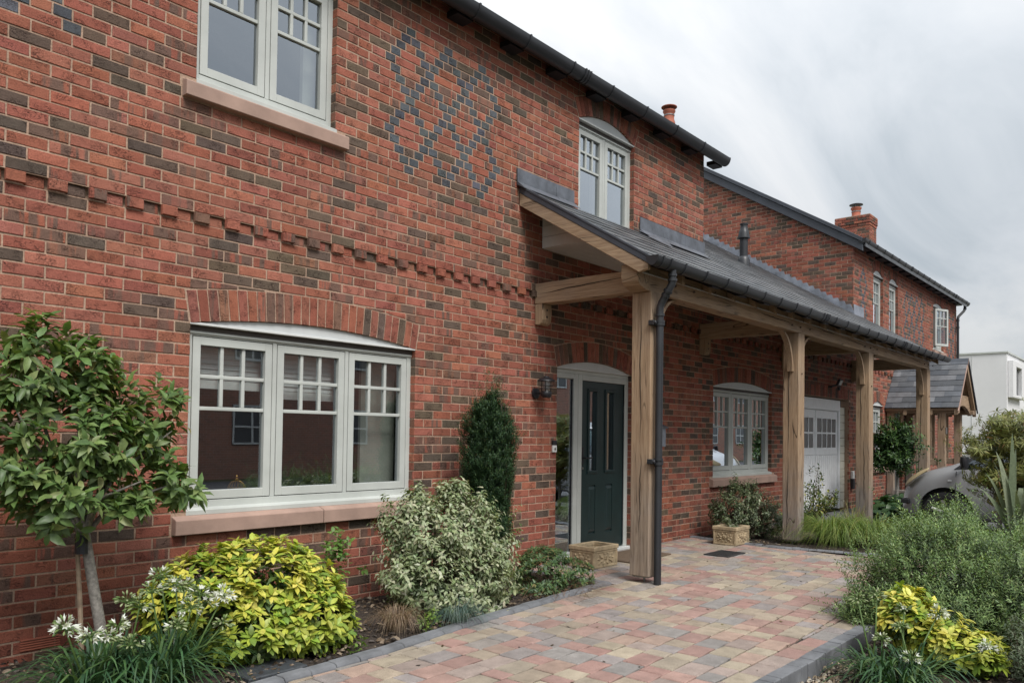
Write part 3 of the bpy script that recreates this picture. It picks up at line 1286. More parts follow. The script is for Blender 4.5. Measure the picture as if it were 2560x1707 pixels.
# ------------------------------------------------------------------ near brick house
EAVE = 5.165
house = empty('brick_house', (-1.4, 0, GZ))
tag(house, 'large red brick house with blue brick diamond pattern filling the left of the picture', 'house')
o_w1 = opening(-4.05, -2.015, 0.675, 1.95, 0.085)
o_w2 = opening(-4.05, -2.905, 3.60, 4.725, 0.10)
o_w3 = opening(0.34, 1.475, 3.60, 4.725, 0.125)
o_door = opening(0.0, 1.4725, GZ - 0.05, 1.95, 0.10)
o_w4 = opening(3.60, 5.635, 0.675, 1.95, 0.10)
o_gar = opening(6.52, 9.38, GZ - 0.05, 1.985)
opsA = [o_w1, o_w2, o_w3, o_door]
opsB = [o_w4, o_gar]
XJ = 3.262
top_a = lambda u: EAVE
top_b = lambda u: 3.35
bands = [(DENT * CH, (DENT + 1) * CH, -0.045)]
mbw = backing(-7.2, XJ, GZ - 0.15, top_a, opsA, fnF, -0.0045, bands)
mbb = backing(XJ, 9.6, GZ - 0.15, top_b, opsB, fnF, -0.0045, bands)
mbw.v, mbw.f, mbw.c = mbw.v + mbb.v, mbw.f + [tuple(i + len(mbw.v) for i in f) for f in mbb.f], mbw.c + mbb.c
for o in opsA + opsB:
    reveals(mbw, o, fnF)
# top and bottom lips of the dentil recess
for z in (DENT * CH, (DENT + 1) * CH):
    mbw.add([(-7.2, .006, z), (9.6, .006, z), (9.6, .045, z), (-7.2, .045, z)], [(0, 1, 2, 3)])
# body of the house behind the skin
mbw.box(-7.2, XJ - 0.003, 8.0, 8.1, GZ - .15, EAVE)
mbw.box(XJ - 0.10, XJ, 0.05, 8.0, 3.0, EAVE)
mbw.box(-7.3, -7.2, 0.0, 8.0, GZ - .15, EAVE)
wall = mbw.obj('wall', M['mortar'], house)

lat = diaper([-2.13, -1.68, -1.23], 4.70, 16)
left_blue = {48: [-5.175, -4.835], 49: [-5.12, -4.89], 50: [-4.945]}


def blue_near(zm):
    k = int(zm / CH)
    return lat(zm) + left_blue.get(k, [])


cutsA = [(o_w1['x0'] - 0.095, o_w1['x1'] + 0.095, 0.525, 0.675), (o_w2['x0'] - 0.095, o_w2['x1'] + 0.095, 3.45, 3.60)]
cutsB = [(o_w4['x0'] - 0.095, o_w4['x1'] + 0.095, 0.525, 0.675), (6.45, 9.45, 1.985, 2.21)]
items = lay_courses(-7.0, XJ, GZ - 0.1, top_a, opsA, cutsA, rb, DENT, blue_near, dark=0.165)
items += lay_courses(XJ + 0.01, 9.6, GZ - 0.1, top_b, opsB, cutsB, rb, DENT, None, dark=0.15)
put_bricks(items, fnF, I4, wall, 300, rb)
for o in opsA + opsB:
    if o['arch']:
        voussoirs(o['arch'], fnF, wall, rb)
soldiers(6.45, 9.45, 1.985 + 0.005, fnF, wall, rb)
for o in (o_w1, o_w2, o_w3, o_door, o_w4):
    reveal_bricks(o, fnF, wall, rb, 1)

# ---- windows of the near house
w1, add1, bx1, g1 = casement(house, fnF, o_w1, 3, 'wide three-light ground floor window beside the front door', blind=[(-4.02, -3.37, 1.55), (-3.36, -2.71, 1.50)], sill_joint=-2.98)
mb = MB()
bx1(mb, -2.42, -2.05, 0.6, 2.0, g1['dB'] - .10, g1['dB'] - .13)
add1(mb, 'curtain', M['curtain'])
mb = MB()
bx1(mb, -4.02, -3.95, 0.6, 1.5, g1['dB'] - .08, g1['dB'] - .16)
add1(mb, 'red_curtain', M['red_curtain'])
w2, add2, bx2, g2 = casement(house, fnF, o_w2, 2, 'two-light upper window at the top edge of the picture')
mb = MB()
bx2(mb, -3.06, -2.95, 3.4, 4.8, g2['dB'] - .10, g2['dB'] - .14)
add2(mb, 'curtain', M['curtain'])
w3, add3, bx3, g3 = casement(house, fnF, o_w3, 2, 'two-light upper window above the slate lean-to roof', stone=False)
mb = MB()
bx3(mb, 0.36, 0.60, 3.4, 4.8, g3['dB'] - .12, g3['dB'] - .16)
bx3(mb, 0.95, 1.2, 3.4, 4.8, g3['dB'] - .12, g3['dB'] - .16)
add3(mb, 'curtain', M['curtain'])
w4, add4, bx4, g4 = casement(house, fnF, o_w4, 3, 'three-light window under the porch reflecting a car')

# ---- front door with side light
dr = empty('front_door', (0.74, 0.05, GZ))
dr.parent = house
dr.matrix_parent_inverse = Matrix.Translation(house.location).inverted()
tag(dr, 'dark green panelled front door in a pale frame')
YD = 0.05
mb = MB()
zt = 1.90
zth = -0.075
mb.box(0.002, 0.048, YD, YD + .08, GZ + .03, zt)                 # left frame
mb.box(0.048, 0.372, YD, YD + .08, GZ + .03, zth + .03)          # side light bottom rail
mb.box(0.048, 0.372, YD, YD + .08, zt - .055, zt)
mb.box(0.372, 0.448, YD, YD + .08, GZ + .03, zt)
mb.box(0.453, 0.530, YD, YD + .08, GZ + .03, zt)
mb.box(0.530, 1.400, YD, YD + .08, zt - .06, zt)
mb.box(1.400, 1.470, YD, YD + .08, GZ + .03, zt)
mb.box(0.002, 1.470, YD + .004, YD + .075, zt, 1.945)
mb.obj('frame', M['frame'], dr, bevel=0.004)
mb = MB()
mb.box(0.448, 0.453, YD + .012, YD + .07, GZ + .03, zt)
mb.box(0.048, 0.054, YD + .02, YD + .05, zth + .03, zt - .055)
mb.box(0.364, 0.372, YD + .02, YD + .05, zth + .03, zt - .055)
mb.box(0.530, 0.535, YD + .012, YD + .05, GZ + .05, zt - .06)
mb.box(1.395, 1.400, YD + .012, YD + .05, GZ + .05, zt - .06)
mb.box(0.530, 1.400, YD + .012, YD + .05, zt - .065, zt - .06)
mb.obj('seal', M['frame_dark'], dr)
mb = MB()
mb.box(0.002, 1.47, YD - .05, YD + .10, GZ - .01, GZ + .03)
mb.obj('threshold', M['white_plastic'], dr, bevel=0.004)
mb = MB()
mb.box(0.054, 0.364, YD + .03, YD + .034, zth + .03, zt - .055)
mb.obj('side_pane', M['glass'], dr)
# arched panel over the frame
ar = o_door['arch']
poly = [(0.002, 1.955), (1.4705, 1.955)] + [(1.4725 - 1.4725 * i / 20, ar.intr(1.4725 - 1.4725 * i / 20) - 0.004) for i in range(1, 20)]
MB().prism(poly, lambda p, d: (p[0], d, p[1]), 0.03, 0.11).obj('arch_panel', M['head'], dr)
mb = MB()
mb.box(0.002, 1.470, 0.028, 0.10, 1.945, 1.957)
mb.obj('drip_edge', M['white_plastic'], dr, bevel=0.002)
# leaf: stiles and rails round two tall lights and two fielded panels
yl = YD + 0.022
lx = [(0.536, 0.697), (0.828, 1.041), (1.172, 1.394)]
zr = [(GZ + .035, 0.115), (0.665, 0.830), (1.725, 1.835)]
mb = MB()
for a, b in lx:
    mb.box(a, b, yl, yl + .045, zr[0][0], zr[2][1])
for a, b in ((0.697, 0.828), (1.041, 1.172)):
    for p, q in zr:
        mb.box(a, b, yl, yl + .045, p, q)
leaf_o = mb.obj('door_leaf', M['door'], dr)
for a, b in ((0.697, 0.828), (1.041, 1.172)):
    mb = MB()
    mb.box(a, b, yl + .022, yl + .027, 0.83, 1.725)
    mb.obj('door_pane', M['glass'], leaf_o)
    mb = MB()
    for (p, q, r, s) in ((a - .035, b + .035, 0.795, 0.83), (a - .035, b + .035, 1.725, 1.76), (a - .035, a, 0.83, 1.725), (b, b + .035, 0.83, 1.725)):
        mb.box(p, q, yl - .014, yl + .01, r, s)
    mb.obj('pane_moulding', M['door'], leaf_o, bevel=0.006, seg=2)
    # fielded panel: raised bevelled centre inside a groove
    mb = MB()
    mb.box(a, b, yl + .014, yl + .03, 0.115, 0.665)
    px0, px1, pz0, pz1 = a - .012, b + .012, 0.13, 0.65
    w_ = 0.034
    v = [(px0, yl + .012, pz0), (px1, yl + .012, pz0), (px1, yl + .012, pz1), (px0, yl + .012, pz1),
         (px0 + w_, yl - .008, pz0 + w_), (px1 - w_, yl - .008, pz0 + w_), (px1 - w_, yl - .008, pz1 - w_), (px0 + w_, yl - .008, pz1 - w_)]
    mb.add(v, [(0, 1, 5, 4), (1, 2, 6, 5), (2, 3, 7, 6), (3, 0, 4, 7), (4, 5, 6, 7)])
    mb.obj('door_panel', M['door'], leaf_o)
mb = MB()
mb.box(0.552, 0.585, yl - .010, yl + .002, 0.90, 1.10)
mb.tube([(0.57, yl, 0.975), (0.57, yl - .05, 0.975), (0.68, yl - .055, 0.975)], 0.009, 8)
mb.obj('door_handle', M['black_metal'], dr, smooth=True)
mb = MB()
mb.tube([(0.568, yl - .012, 0.86), (0.568, yl - .001, 0.86)], 0.014, 10)
mb.obj('door_lock', M['steel'], dr, smooth=True)
mb = MB()
mb.box(-0.25, 1.8, 0.35, 2.6, GZ, GZ + .01)
mb.box(-0.25, 1.8, 2.6, 2.65, GZ, 2.4)
mb.box(-0.27, -0.25, 0.16, 2.6, GZ, 2.4)
mb.box(1.8, 1.82, 0.16, 2.6, GZ, 2.4)
mb.box(-0.25, 1.8, 0.16, 2.6, 2.4, 2.42)
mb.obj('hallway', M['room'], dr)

# ---- white garage door
gd = empty('garage_door', (8.1, 0.1, GZ))
gd.parent = house
gd.matrix_parent_inverse = Matrix.Translation(house.location).inverted()
tag(gd, 'white ribbed up-and-over garage door with small panes')
YG = 0.10
mb = MB()
mb.box(6.55, 9.10, YG - .02, YG + .06, 1.76, 1.965)
mb.box(6.55, 6.66, YG - .02, YG + .06, GZ, 1.76)
mb.box(9.02, 9.10, YG - .02, YG + .06, GZ, 1.76)
mb.obj('frame', M['garage'], gd, bevel=0.004)
mb = MB()
for k in range(13):
    mb.box(9.105, 9.375, YG - .015, YG + .05, GZ + k * .15 + .006, GZ + (k + 1) * .15)
mb.obj('side_blocks', M['cream'], gd, bevel=0.004)
mb = MB()
mb.box(6.66, 9.02, YG + .02, YG + .05, GZ + .02, 1.76)
for (a, b) in ((6.68, 7.82), (7.86, 9.0)):
    mb.box(a, b, YG + .004, YG + .02, 1.60, 1.745)
    mb.box(a, b, YG + .004, YG + .02, 0.93, 1.06)
    mb.box(a, a + .07, YG + .004, YG + .02, 1.06, 1.60)
    mb.box(b - .07, b, YG + .004, YG + .02, 1.06, 1.60)
    n = 11
    for i in range(n):
        xa = a + (b - a) * i / n
        mb.box(xa + .008, xa + (b - a) / n - .008, YG + .006, YG + .02, GZ + .06, 0.92)
pan = mb.obj('door_panel', M['garage'], gd, bevel=0.003)
for (a, b) in ((6.75, 7.75), (7.93, 8.93)):
    mb = MB()
    n = 4
    mb.box(a, b, YG + .002, YG + .02, 1.315, 1.345)
    for i in range(1, n):
        xx = a + (b - a) * i / n
        mb.box(xx - .014, xx + .014, YG + .0015, YG + .02, 1.06, 1.60)
    mb.obj('glazing_bar', M['garage'], pan)
    for i in range(n):
        for (p, q) in ((1.06, 1.315), (1.345, 1.60)):
            m2 = MB()
            m2.box(a + (b - a) * i / n + .012, a + (b - a) * (i + 1) / n - .012, YG + .010, YG + .019, p, q)
            m2.obj('pane', M['frost'], pan)


# ---- roof edge, gutter
def half_round(mb, x0, x1, y, z, r, n=12, depth=1.12, thick=0.006):
    """open gutter along x; (y, z) is the centre of its rim"""
    prof = []
    for i in range(n + 1):
        a = math.pi * i / n
        prof.append((y - r * math.cos(a), z - r * depth * math.sin(a)))
    for i in range(n, -1, -1):
        a = math.pi * i / n
        prof.append((y - (r - thick) * math.cos(a), z - (r - thick) * depth * math.sin(a)))
    mb.prism(prof, lambda p, a: (a, p[0], p[1]), x0, x1)


def gutter(parent, x0, x1, y, z, r, rings, unions=(), name='gutter', depth=1.12):
    mb = MB()
    half_round(mb, x0, x1, y, z, r, depth=depth)
    for x in (x0, x1):                                   # stop ends
        prof = [(y - r * math.cos(math.pi * i / 12) * 1.03, z + .004 - r * (depth + .03) * math.sin(math.pi * i / 12)) for i in range(13)]
        s = -1 if x == x0 else 1
        mb.prism(prof, lambda p, a: (a, p[0], p[1]), x - .004, x + s * .012)
    g = mb.obj(name, M['gutter'], parent, smooth=True, angle=50)
    for x in rings:
        mb = MB()
        half_round(mb, x - .011, x + .011, y, z + .004, r + .009, thick=.012, depth=depth)
        mb.box(x - .012, x + .012, y + r * .8, y + r + .02, z - .06, z + .02)
        mb.obj('gutter_bracket', M['gutter'], g, smooth=True, angle=50)
    for x in unions:
        mb = MB()
        half_round(mb, x - .045, x + .045, y, z + .002, r + .005, thick=.01, depth=depth)
        for e in (-.045, 0, .045):
            half_round(mb, x + e - .008, x + e + .008, y, z + .004, r + .012, thick=.014, depth=depth)
        mb.obj('gutter_union', M['gutter'], g, smooth=True, angle=50)
    return g


gut1 = gutter(house, -7.2, 3.50, -0.195, 5.085, 0.080, [-6.6 + 0.72 * i for i in range(14)], (0.12, -4.6), depth=1.3)
for i in range(15):
    mb = MB()
    x = -6.75 + 0.72 * i
    mb.box(x, x + .20, -0.14, -0.002, 4.985, 5.04)
    mb.obj('eaves_bracket', M['gutter_dark'], house)
# main roof, pitched back from the eaves
PIT = 0.605
mb = MB()
for (ya, yb) in ((-0.22, 4.1),):
    za, zb_ = 5.075, 5.075 + PIT * (yb - ya)
    poly = [(ya, za - .03), (yb, zb_ - .03), (yb, zb_ + .07), (ya, za + .03)]
    mb.prism(poly, lambda p, a: (a, p[0], p[1]), -7.3, 3.42)
    poly = [(8.4, za - .03), (8.4, za + .03), (yb, zb_ + .07), (yb, zb_ - .03)]
    mb.prism(poly, lambda p, a: (a, p[0], p[1]), -7.3, 3.42)
roof1 = mb.obj('roof', M['slate'], house)
roof1.color = (0.05, 0.054, 0.06, 0)
mb = MB()
mb.add([(XJ - .02, 0, EAVE), (XJ - .02, 8.2, EAVE), (XJ - .02, 4.1, 7.7)], [(0, 1, 2)])
mb.add([(-7.2, 0, EAVE), (-7.2, 8.2, EAVE), (-7.2, 4.1, 7.7)], [(0, 1, 2)])
mb.obj('gable', M['ashlar'], house)
# ------------------------------------------------------------------ oak-framed lean-to porch along the house
porch = empty('oak_porch', (4.5, -1.27, GZ))
tag(porch, 'long oak-framed slate lean-to porch running along the brick houses', 'porch')
ZR0 = 3.725                       # slate surface where it meets the wall (y = 0)
rp = random.Random(5)
roof_z = lambda y: ZR0 + PIT * y


def beam(name, x0, x1, y0, y1, z0, z1, ax, parent=porch, label=None, seed=0):
    """a sawn timber with slightly wavy arrises"""
    r = random.Random(int((x0 * 31 + y0 * 17 + z0 * 7) * 1000) + seed)
    lo, hi = (x0, y0, z0), (x1, y1, z1)
    i = 'xyz'.index(ax)
    n = max(2, int((hi[i] - lo[i]) / 0.35))
    j, k = [q for q in range(3) if q != i]
    mb = MB()
    vs_, fs_ = [], []
    for s in range(n + 1):
        a = lo[i] + (hi[i] - lo[i]) * s / n
        for (p, q) in ((lo[j], lo[k]), (hi[j], lo[k]), (hi[j], hi[k]), (lo[j], hi[k])):
            w = [0, 0, 0]
            w[i], w[j], w[k] = a, p + r.uniform(-.0035, .0035), q + r.uniform(-.0035, .0035)
            vs_.append(tuple(w))
    for s in range(n):
        for c in range(4):
            d = (c + 1) % 4
            fs_.append((s * 4 + c, s * 4 + d, s * 4 + 4 + d, s * 4 + 4 + c))
    fs_ += [(3, 2, 1, 0), tuple(n * 4 + c for c in range(4))]
    mb.add(vs_, fs_)
    o = mb.obj(name, M['oak_' + ax], parent, bevel=0.007, seg=2)
    return o


PX = [-0.40, 3.155, 6.00, 9.47]
YP0, YP1 = -1.372, -1.172
BZ0, BZ1 = 2.548, 2.775
for i, x in enumerate(PX):
    po = beam('post', x, x + 0.20, YP0, YP1, -0.045 if i < 2 else -0.06, BZ0 if i else BZ0, 'z')
    mb = MB()
    mb.tube([(x + .11, -1.262, GZ - .05), (x + .11, -1.262, -0.05)], 0.011, 10)
    mb.box(x + .02, x + .18, YP0 + .02, YP1 - .02, -0.058, -0.046)
    mb.obj('post_shoe', M['steel'], po)
# plate carried by the posts, in three lengths butted over the posts
xs_b = [(-0.62, 3.25), (3.256, 6.10), (6.106, 9.67)]
for (a, b) in xs_b:
    beam('beam', a if a > -0.5 else -0.40, b, YP0 + .012, YP1 - .014, BZ0, BZ1, 'x')
# moulded beam end standing proud of the first post
prof = [(-0.40, BZ1), (-0.615, BZ1 - .002), (-0.618, 2.66), (-0.605, 2.615), (-0.57, 2.585), (-0.52, 2.57), (-0.47, 2.553), (-0.40, 2.55)]
MB().prism(prof, lambda p, a: (p[0], a, p[1]), YP0 + .012, YP1 - .014).obj('beam_end', M['oak_y'], porch, bevel=0.006, seg=2)
for x in PX:
    beam('tie_beam', x + .004, x + 0.165, YP1 - .02, -0.002, 2.560, 2.768, 'y')
    prof = [(-0.002, 2.560), (-0.002, 2.352), (-0.055, 2.345), (-0.085, 2.36), (-0.100, 2.40), (-0.100, 2.560)]
    c = MB().prism(prof, lambda p, a: (a, p[0], p[1]), x + .006, x + 0.160).obj('wall_bracket', M['oak_z'], porch, bevel=0.006)
    for z in (2.43, 2.50):
        MB().tube([(x + .083, -0.104, z), (x + .083, -0.09, z)], 0.010, 10).obj('peg_hole', M['black_metal'], c)


def brace(x, sg):
    """curved brace between post and beam, springing to the left (sg=-1) or right (+1)"""
    n = 10
    inner, outer = [], []
    L = 0.42
    for i in range(n + 1):
        t = i / n
        a = t * math.pi / 2
        # quarter curve from the post face up to the underside of the beam
        ux = L * (1 - math.cos(a)) * 0.92
        uz = L * math.sin(a)
        nx_, nz_ = math.cos(a), -math.sin(a) * 0.9
        inner.append((ux, uz))
        outer.append((max(0.0, ux - 0.075 * math.cos(a) * (0.4 + t)), uz + 0.02 + 0.07 * t))
    x_f = x if sg < 0 else x + 0.20
    pol = [(0.0, -0.06), (0.045, -0.06)]
    for i in range(n + 1):
        t = i / n
        a = t * math.pi / 2
        pol.append((0.045 + (L - .045) * (1 - math.cos(a)), -0.06 + (L + .06) * math.sin(a) * 0.98))
    pol += [(L, L - 0.001), (L - 0.10, L - 0.001)]
    for i in range(n, -1, -1):
        t = i / n
        a = t * math.pi / 2
        p0 = (0.002 + (L - .14) * (1 - math.cos(a)), 0.07 + (L - .075) * math.sin(a) * 0.999)
        if p0[0] < L - 0.10 and p0[1] < L - .001:
            pol.append(p0)
    zb_ = BZ0 - L - 0.002
    mb = MB()
    # strip of quads between inner and outer curve keeps the shape simple and solid
    inn = [(0.045 + (L - .045) * (1 - math.cos(i / n * math.pi / 2)), -0.06 + (L + .06) * math.sin(i / n * math.pi / 2)) for i in range(n + 1)]
    out = [(0.0 + (L - .10) * max(0, (1 - math.cos(i / n * math.pi / 2))), -0.06 + (L + .06) * (math.sin(i / n * math.pi / 2) * .8 + .2 * (i / n))) for i in range(n + 1)]
    vs_, fs_ = [], []
    y0, y1 = -1.31, -1.245
    for (a, b) in zip(inn, out):
        for (p, yy) in ((a, y0), (a, y1), (b, y1), (b, y0)):
            vs_.append((x_f + sg * p[0], yy, zb_ + min(p[1], L)))
    for i in range(n):
        for c in range(4):
            d = (c + 1) % 4
            fs_.append((i * 4 + c, i * 4 + d, i * 4 + 4 + d, i * 4 + 4 + c))
    fs_ += [(0, 1, 2, 3), tuple(n * 4 + c for c in (3, 2, 1, 0))]
    mb.add(vs_, fs_)
    return mb.obj('brace', M['oak_z'], porch, smooth=True, angle=45)


brace(PX[0], 1)
for x in PX[1:]:
    brace(x, -1)
for x in PX[1:3]:
    brace(x, 1)
# oak pegs at the joints
for x in PX[1:]:
    for (dx, z) in ((.05, 2.62), (.14, 2.70), (.10, 2.04), (-.22, 2.62), (.38, 2.63)):
        mb = MB()
        mb.tube([(x + dx, YP0 + .006, z), (x + dx, YP0 - .010, z)], 0.010, 8)
        mb.obj('peg', M['twig'], porch)
for (x, z) in ((0.05, 2.66), (0.42, 2.66)):
    MB().tube([(x, YP0 + .02, z), (x, YP0 - .006, z)], 0.011, 8).obj('peg', M['twig'], porch)

# ---- drying shakes: open splits in the oak
def shake(pts, w, axis):
    mb_ = MB()
    vs_, fs_ = [], []
    n_ = len(pts)
    for i_, p_ in enumerate(pts):
        e_ = w * math.sin(math.pi * (i_ + .35) / (n_ - .3)) * .5
        o_ = {'x': (e_, 0, 0), 'y': (0, e_, 0), 'z': (0, 0, e_)}[axis]
        vs_ += [tuple(p_[j_] - o_[j_] for j_ in range(3)), tuple(p_[j_] + o_[j_] for j_ in range(3))]
    for i_ in range(n_ - 1):
        fs_.append((2 * i_, 2 * i_ + 1, 2 * i_ + 3, 2 * i_ + 2))
    return mb_.add(vs_, fs_).obj('split', M['shake'], porch)


def walk(a, b, n_, jit, axes, r):
    out_ = []
    off = 0.0
    for i_ in range(n_ + 1):
        t = i_ / n_
        p_ = [a[j_] + (b[j_] - a[j_]) * t for j_ in range(3)]
        off = off * .85 + r.uniform(-jit, jit)
        p_[axes] += off
        out_.append(tuple(p_))
    return out_


M['shake'] = simple('oak_split', (0.020, 0.013, 0.009), 0.95)
rs_ = random.Random(4)
for x, segs in ((PX[0], ((-1.26, 2.45, 1.15), (-1.285, 1.05, .35))), (PX[1], ((-1.255, 2.30, 1.05), (-1.245, 1.0, .0))), (PX[2], ((-1.25, 2.2, 1.2), (-1.29, 1.2, .3))), (PX[3], ((-1.26, 2.2, .9), (-1.22, 1.1, .3)))):
    for (yy, za_, zb2) in segs:
        shake(walk((x - .0042, yy, za_), (x - .0042, yy + rs_.uniform(-.02, .02), zb2), 16, .0055, 1, rs_), .009, 'y')
shake(walk((PX[0] - .0002, -.05, 2.665), (PX[0] - .0002, -1.12, 2.70), 14, .006, 2, rs_), .010, 'z')
for (xa_, xb_, z_) in ((.25, 1.4, 2.70), (1.9, 3.0, 2.66), (3.6, 4.7, 2.69), (4.9, 5.9, 2.66), (6.5, 7.9, 2.70), (8.2, 9.2, 2.66)):
    shake(walk((xa_, YP0 + .0075, z_), (xb_, YP0 + .0075, z_ - .03), 14, .006, 2, rs_), .010, 'z')

# ---- roof: deck, rafters, slates
XV0, XV1 = -0.66, 10.12
YE = -1.535
mb = MB()
up_y = 4.0


def slab(mb, xa, xb, ya, yb, t0, t1):
    poly = [(ya, roof_z(ya) - t1), (yb, roof_z(yb) - t1), (yb, roof_z(yb) - t0), (ya, roof_z(ya) - t0)]
    mb.prism(poly, lambda p, a: (a, p[0], p[1]), xa, xb)


slab(mb, XV0 + .03, XV1, YE + .02, -0.004, 0.022, 0.06)
slab(mb, XJ + .012, 9.59, 0.006, up_y, 0.022, 0.06)
roof2 = mb.obj('roof', M['gutter_dark'], porch)
# oak boarding under the slope, between rafters
mb = MB()
slab(mb, XV0 + .05, XV1 - .02, YE + .06, -0.01, 0.062, 0.082)
mb.obj('roof_boarding', M['oak_x'], roof2)
nr = 19
for i in range(nr):
    x = 0.05 + i * 0.55
    mb = MB()
    slab(mb, x, x + .06, YE + .10, -0.02, 0.083, 0.19)
    mb.obj('rafter', M['oak_y'], roof2)

SL = [(0.072, 0.078, 0.084), (0.056, 0.062, 0.069), (0.092, 0.097, 0.101), (0.066, 0.071, 0.075), (0.112, 0.115, 0.117)]
sl_meshes = []
for wv in (0.246,):
    for i in range(4):
        r = random.Random(40 + i)
        m2 = MB()
        t = 0.009
        L = 0.44
        v = []
        for z in (0, t):
            for (a, b) in ((-wv / 2, 0), (-wv / 4, r.uniform(-.003, .003)), (wv / 4, r.uniform(-.003, .003)), (wv / 2, 0), (wv / 2, L), (-wv / 2, L)):
                v.append((a, b, z))
        f = [(5, 4, 3, 2, 1, 0), (6, 7, 8, 9, 10, 11)] + [(k, (k + 1) % 6, 6 + (k + 1) % 6, 6 + k) for k in range(6)]
        m2.add(v, f, (0, 0, 0, 0))
        me = m2.mesh('slate')
        me.materials.append(M['slate'])
        sl_meshes.append(me)
ang = math.atan(PIT)
gauge = 0.2


def slate_rows(xa, xb, sa, sb, y_of, z_of):
    out = []
    row = 0
    s = sa
    while s < sb - 0.02:
        off = 0.125 if row % 2 else 0.0
        x = xa - off
        while x < xb:
            a, b = max(x, xa), min(x + 0.25, xb)
            if b - a > 0.03:
                out.append((a, b, s, min(0.44, sb - s)))
            x += 0.25
        s += gauge
        row += 1
    return out


def slate_matrix(xc, s, tilt):
    cy, cz = YE + s * math.cos(ang), roof_z(YE) + s * math.sin(ang)
    return Matrix.Translation((xc, cy, cz - .014)) @ Matrix.Rotation(ang - tilt, 4, 'X')


s_wall = -YE / math.cos(ang)
rows = slate_rows(XV0, XV1, 0.0, s_wall - .004, None, None)
rows += slate_rows(XJ + .012, 9.58, s_wall, (up_y - YE) / math.cos(ang), None, None)
cand = []
for i, (a, b, s, ln) in enumerate(rows):
    if b - a < 0.245 or ln < 0.43:
        continue
    m4 = slate_matrix((a + b) / 2, s, 0)
    pr = project(m4.translation)
    if pr and -10 < pr[0] < 2570:
        cand.append((pr[2], i))
cand.sort(reverse=True)
single = set(i for _, i in cand[:300])
mbj = MB()
for i, (a, b, s, ln) in enumerate(rows):
    c = rp.choice(SL)
    g = rp.uniform(.85, 1.15)
    c = (c[0] * g, c[1] * g, c[2] * g, 0)
    m4 = slate_matrix((a + b) / 2, s, rp.uniform(0.034, 0.046))
    if i in single:
        link_copy(rp.choice(sl_meshes), 'slate', roof2, m4, c)
    else:
        w = (b - a) / 2 - .002
        v = [m4 @ Vector(p) for p in ((-w, 0, 0), (w, 0, 0), (w, ln, 0), (-w, ln, 0), (-w, 0, .0065), (w, 0, .0065), (w, ln, .0065), (-w, ln, .0065))]
        mbj.add([tuple(p) for p in v], [(0, 3, 2, 1), (4, 5, 6, 7), (0, 1, 5, 4), (1, 2, 6, 5), (2, 3, 7, 6), (3, 0, 4, 7)], c)
so = mbj.obj('slates', M['slate'], roof2)
so['kind'] = 'stuff'

# verge: dark trim and oak barge board at the near end
mb = MB()
slab(mb, XV0 - .012, XV0 + .028, YE + .03, -0.004, -0.004, 0.022)
slab(mb, XV0 - .008, XV0 + .03, YE + .03, -0.004, 0.024, 0.078)
mb.obj('verge_trim', M['verge'], roof2, bevel=.003)
prof = [(-0.004, roof_z(-.004) - .080), (-0.004, roof_z(-.004) - .207), (-1.40, roof_z(-1.40) - .203), (-1.43, 2.683), (-1.47, 2.692), (-1.495, 2.690), (-1.495, roof_z(-1.495) - .080)]
MB().prism(prof, lambda p, a: (a, p[0], p[1]), XV0 - .004, XV0 + .04).obj('barge_board', M['oak_y'], porch, bevel=.004)
# white boarded gable infill and flat soffit
mb = MB()
for k in range(4):
    z0_, z1_ = 3.155 + k * .115, 3.155 + k * .115 + .111
    yb_ = (z0_ - ZR0 + .2) / PIT
    yb2 = (min(z1_, 3.55) - ZR0 + .2) / PIT
    if yb_ > -0.01:
        break
    mb.prism([(-0.004, z0_), (min(-.005, yb_), z0_), (min(-.005, yb2), z1_), (-0.004, z1_)], lambda p, a: (a, p[0], p[1]), -0.29, -0.27)
mb.obj('gable_boarding', M['white_board'], porch, bevel=.003)
mb = MB()
for k in range(6):
    y1_ = -0.004 - k * .105
    mb.box(-0.268, 9.5, y1_ - .101, y1_, 3.150, 3.166)
for k in range(8):
    ya_ = -0.66 - (k + 1) * .09
    yb_ = ya_ + .086
    poly = [(ya_, roof_z(ya_) - .205), (yb_, roof_z(yb_) - .205), (yb_, roof_z(yb_) - .192), (ya_, roof_z(ya_) - .192)]
    mb.prism(poly, lambda p, a: (a, p[0], p[1]), XV0 + .045, 9.6)
mb.obj('soffit', M['white_board'], porch, bevel=.003)

# lead flashings against the wall
for (a, b, zt_) in ((-0.71, 0.245, 3.885), (1.60, 3.275, 3.90)):
    mb = MB()
    n = 6
    for i in range(n):
        xa, xb = a + (b - a) * i / n, a + (b - a) * (i + 1) / n
        w0, w1_ = rp.uniform(-.004, .004), rp.uniform(-.004, .004)
        poly = [(-.006, zt_), (-.014, zt_ - .004), (-.016 + w0, ZR0 + .02), (-0.10, roof_z(-.10) + .010), (-0.10, roof_z(-.10) + .003), (-.008, ZR0 - .01)]
        mb.prism(poly, lambda p, t: (t, p[0], p[1]), xa, xb)
    mb.obj('lead_flashing', M['lead'], porch)
mb = MB()
mb.add([(1.50, -.03, roof_z(-.03) + .012), (1.56, -.22, roof_z(-.22) + .012), (3.26, -.16, roof_z(-.16) + .012), (3.26, -.10, roof_z(-.10) + .014), (1.60, -.03, roof_z(-.03) + .014)], [(0, 1, 2, 3, 4)])
mb.add([(1.30, -.30, roof_z(-.3) + .012), (1.62, -.46, roof_z(-.46) + .012), (1.70, -.36, roof_z(-.36) + .03), (1.52, -.25, roof_z(-.25) + .045)], [(0, 1, 2, 3)])
mb.obj('lead_valley', M['lead'], porch)

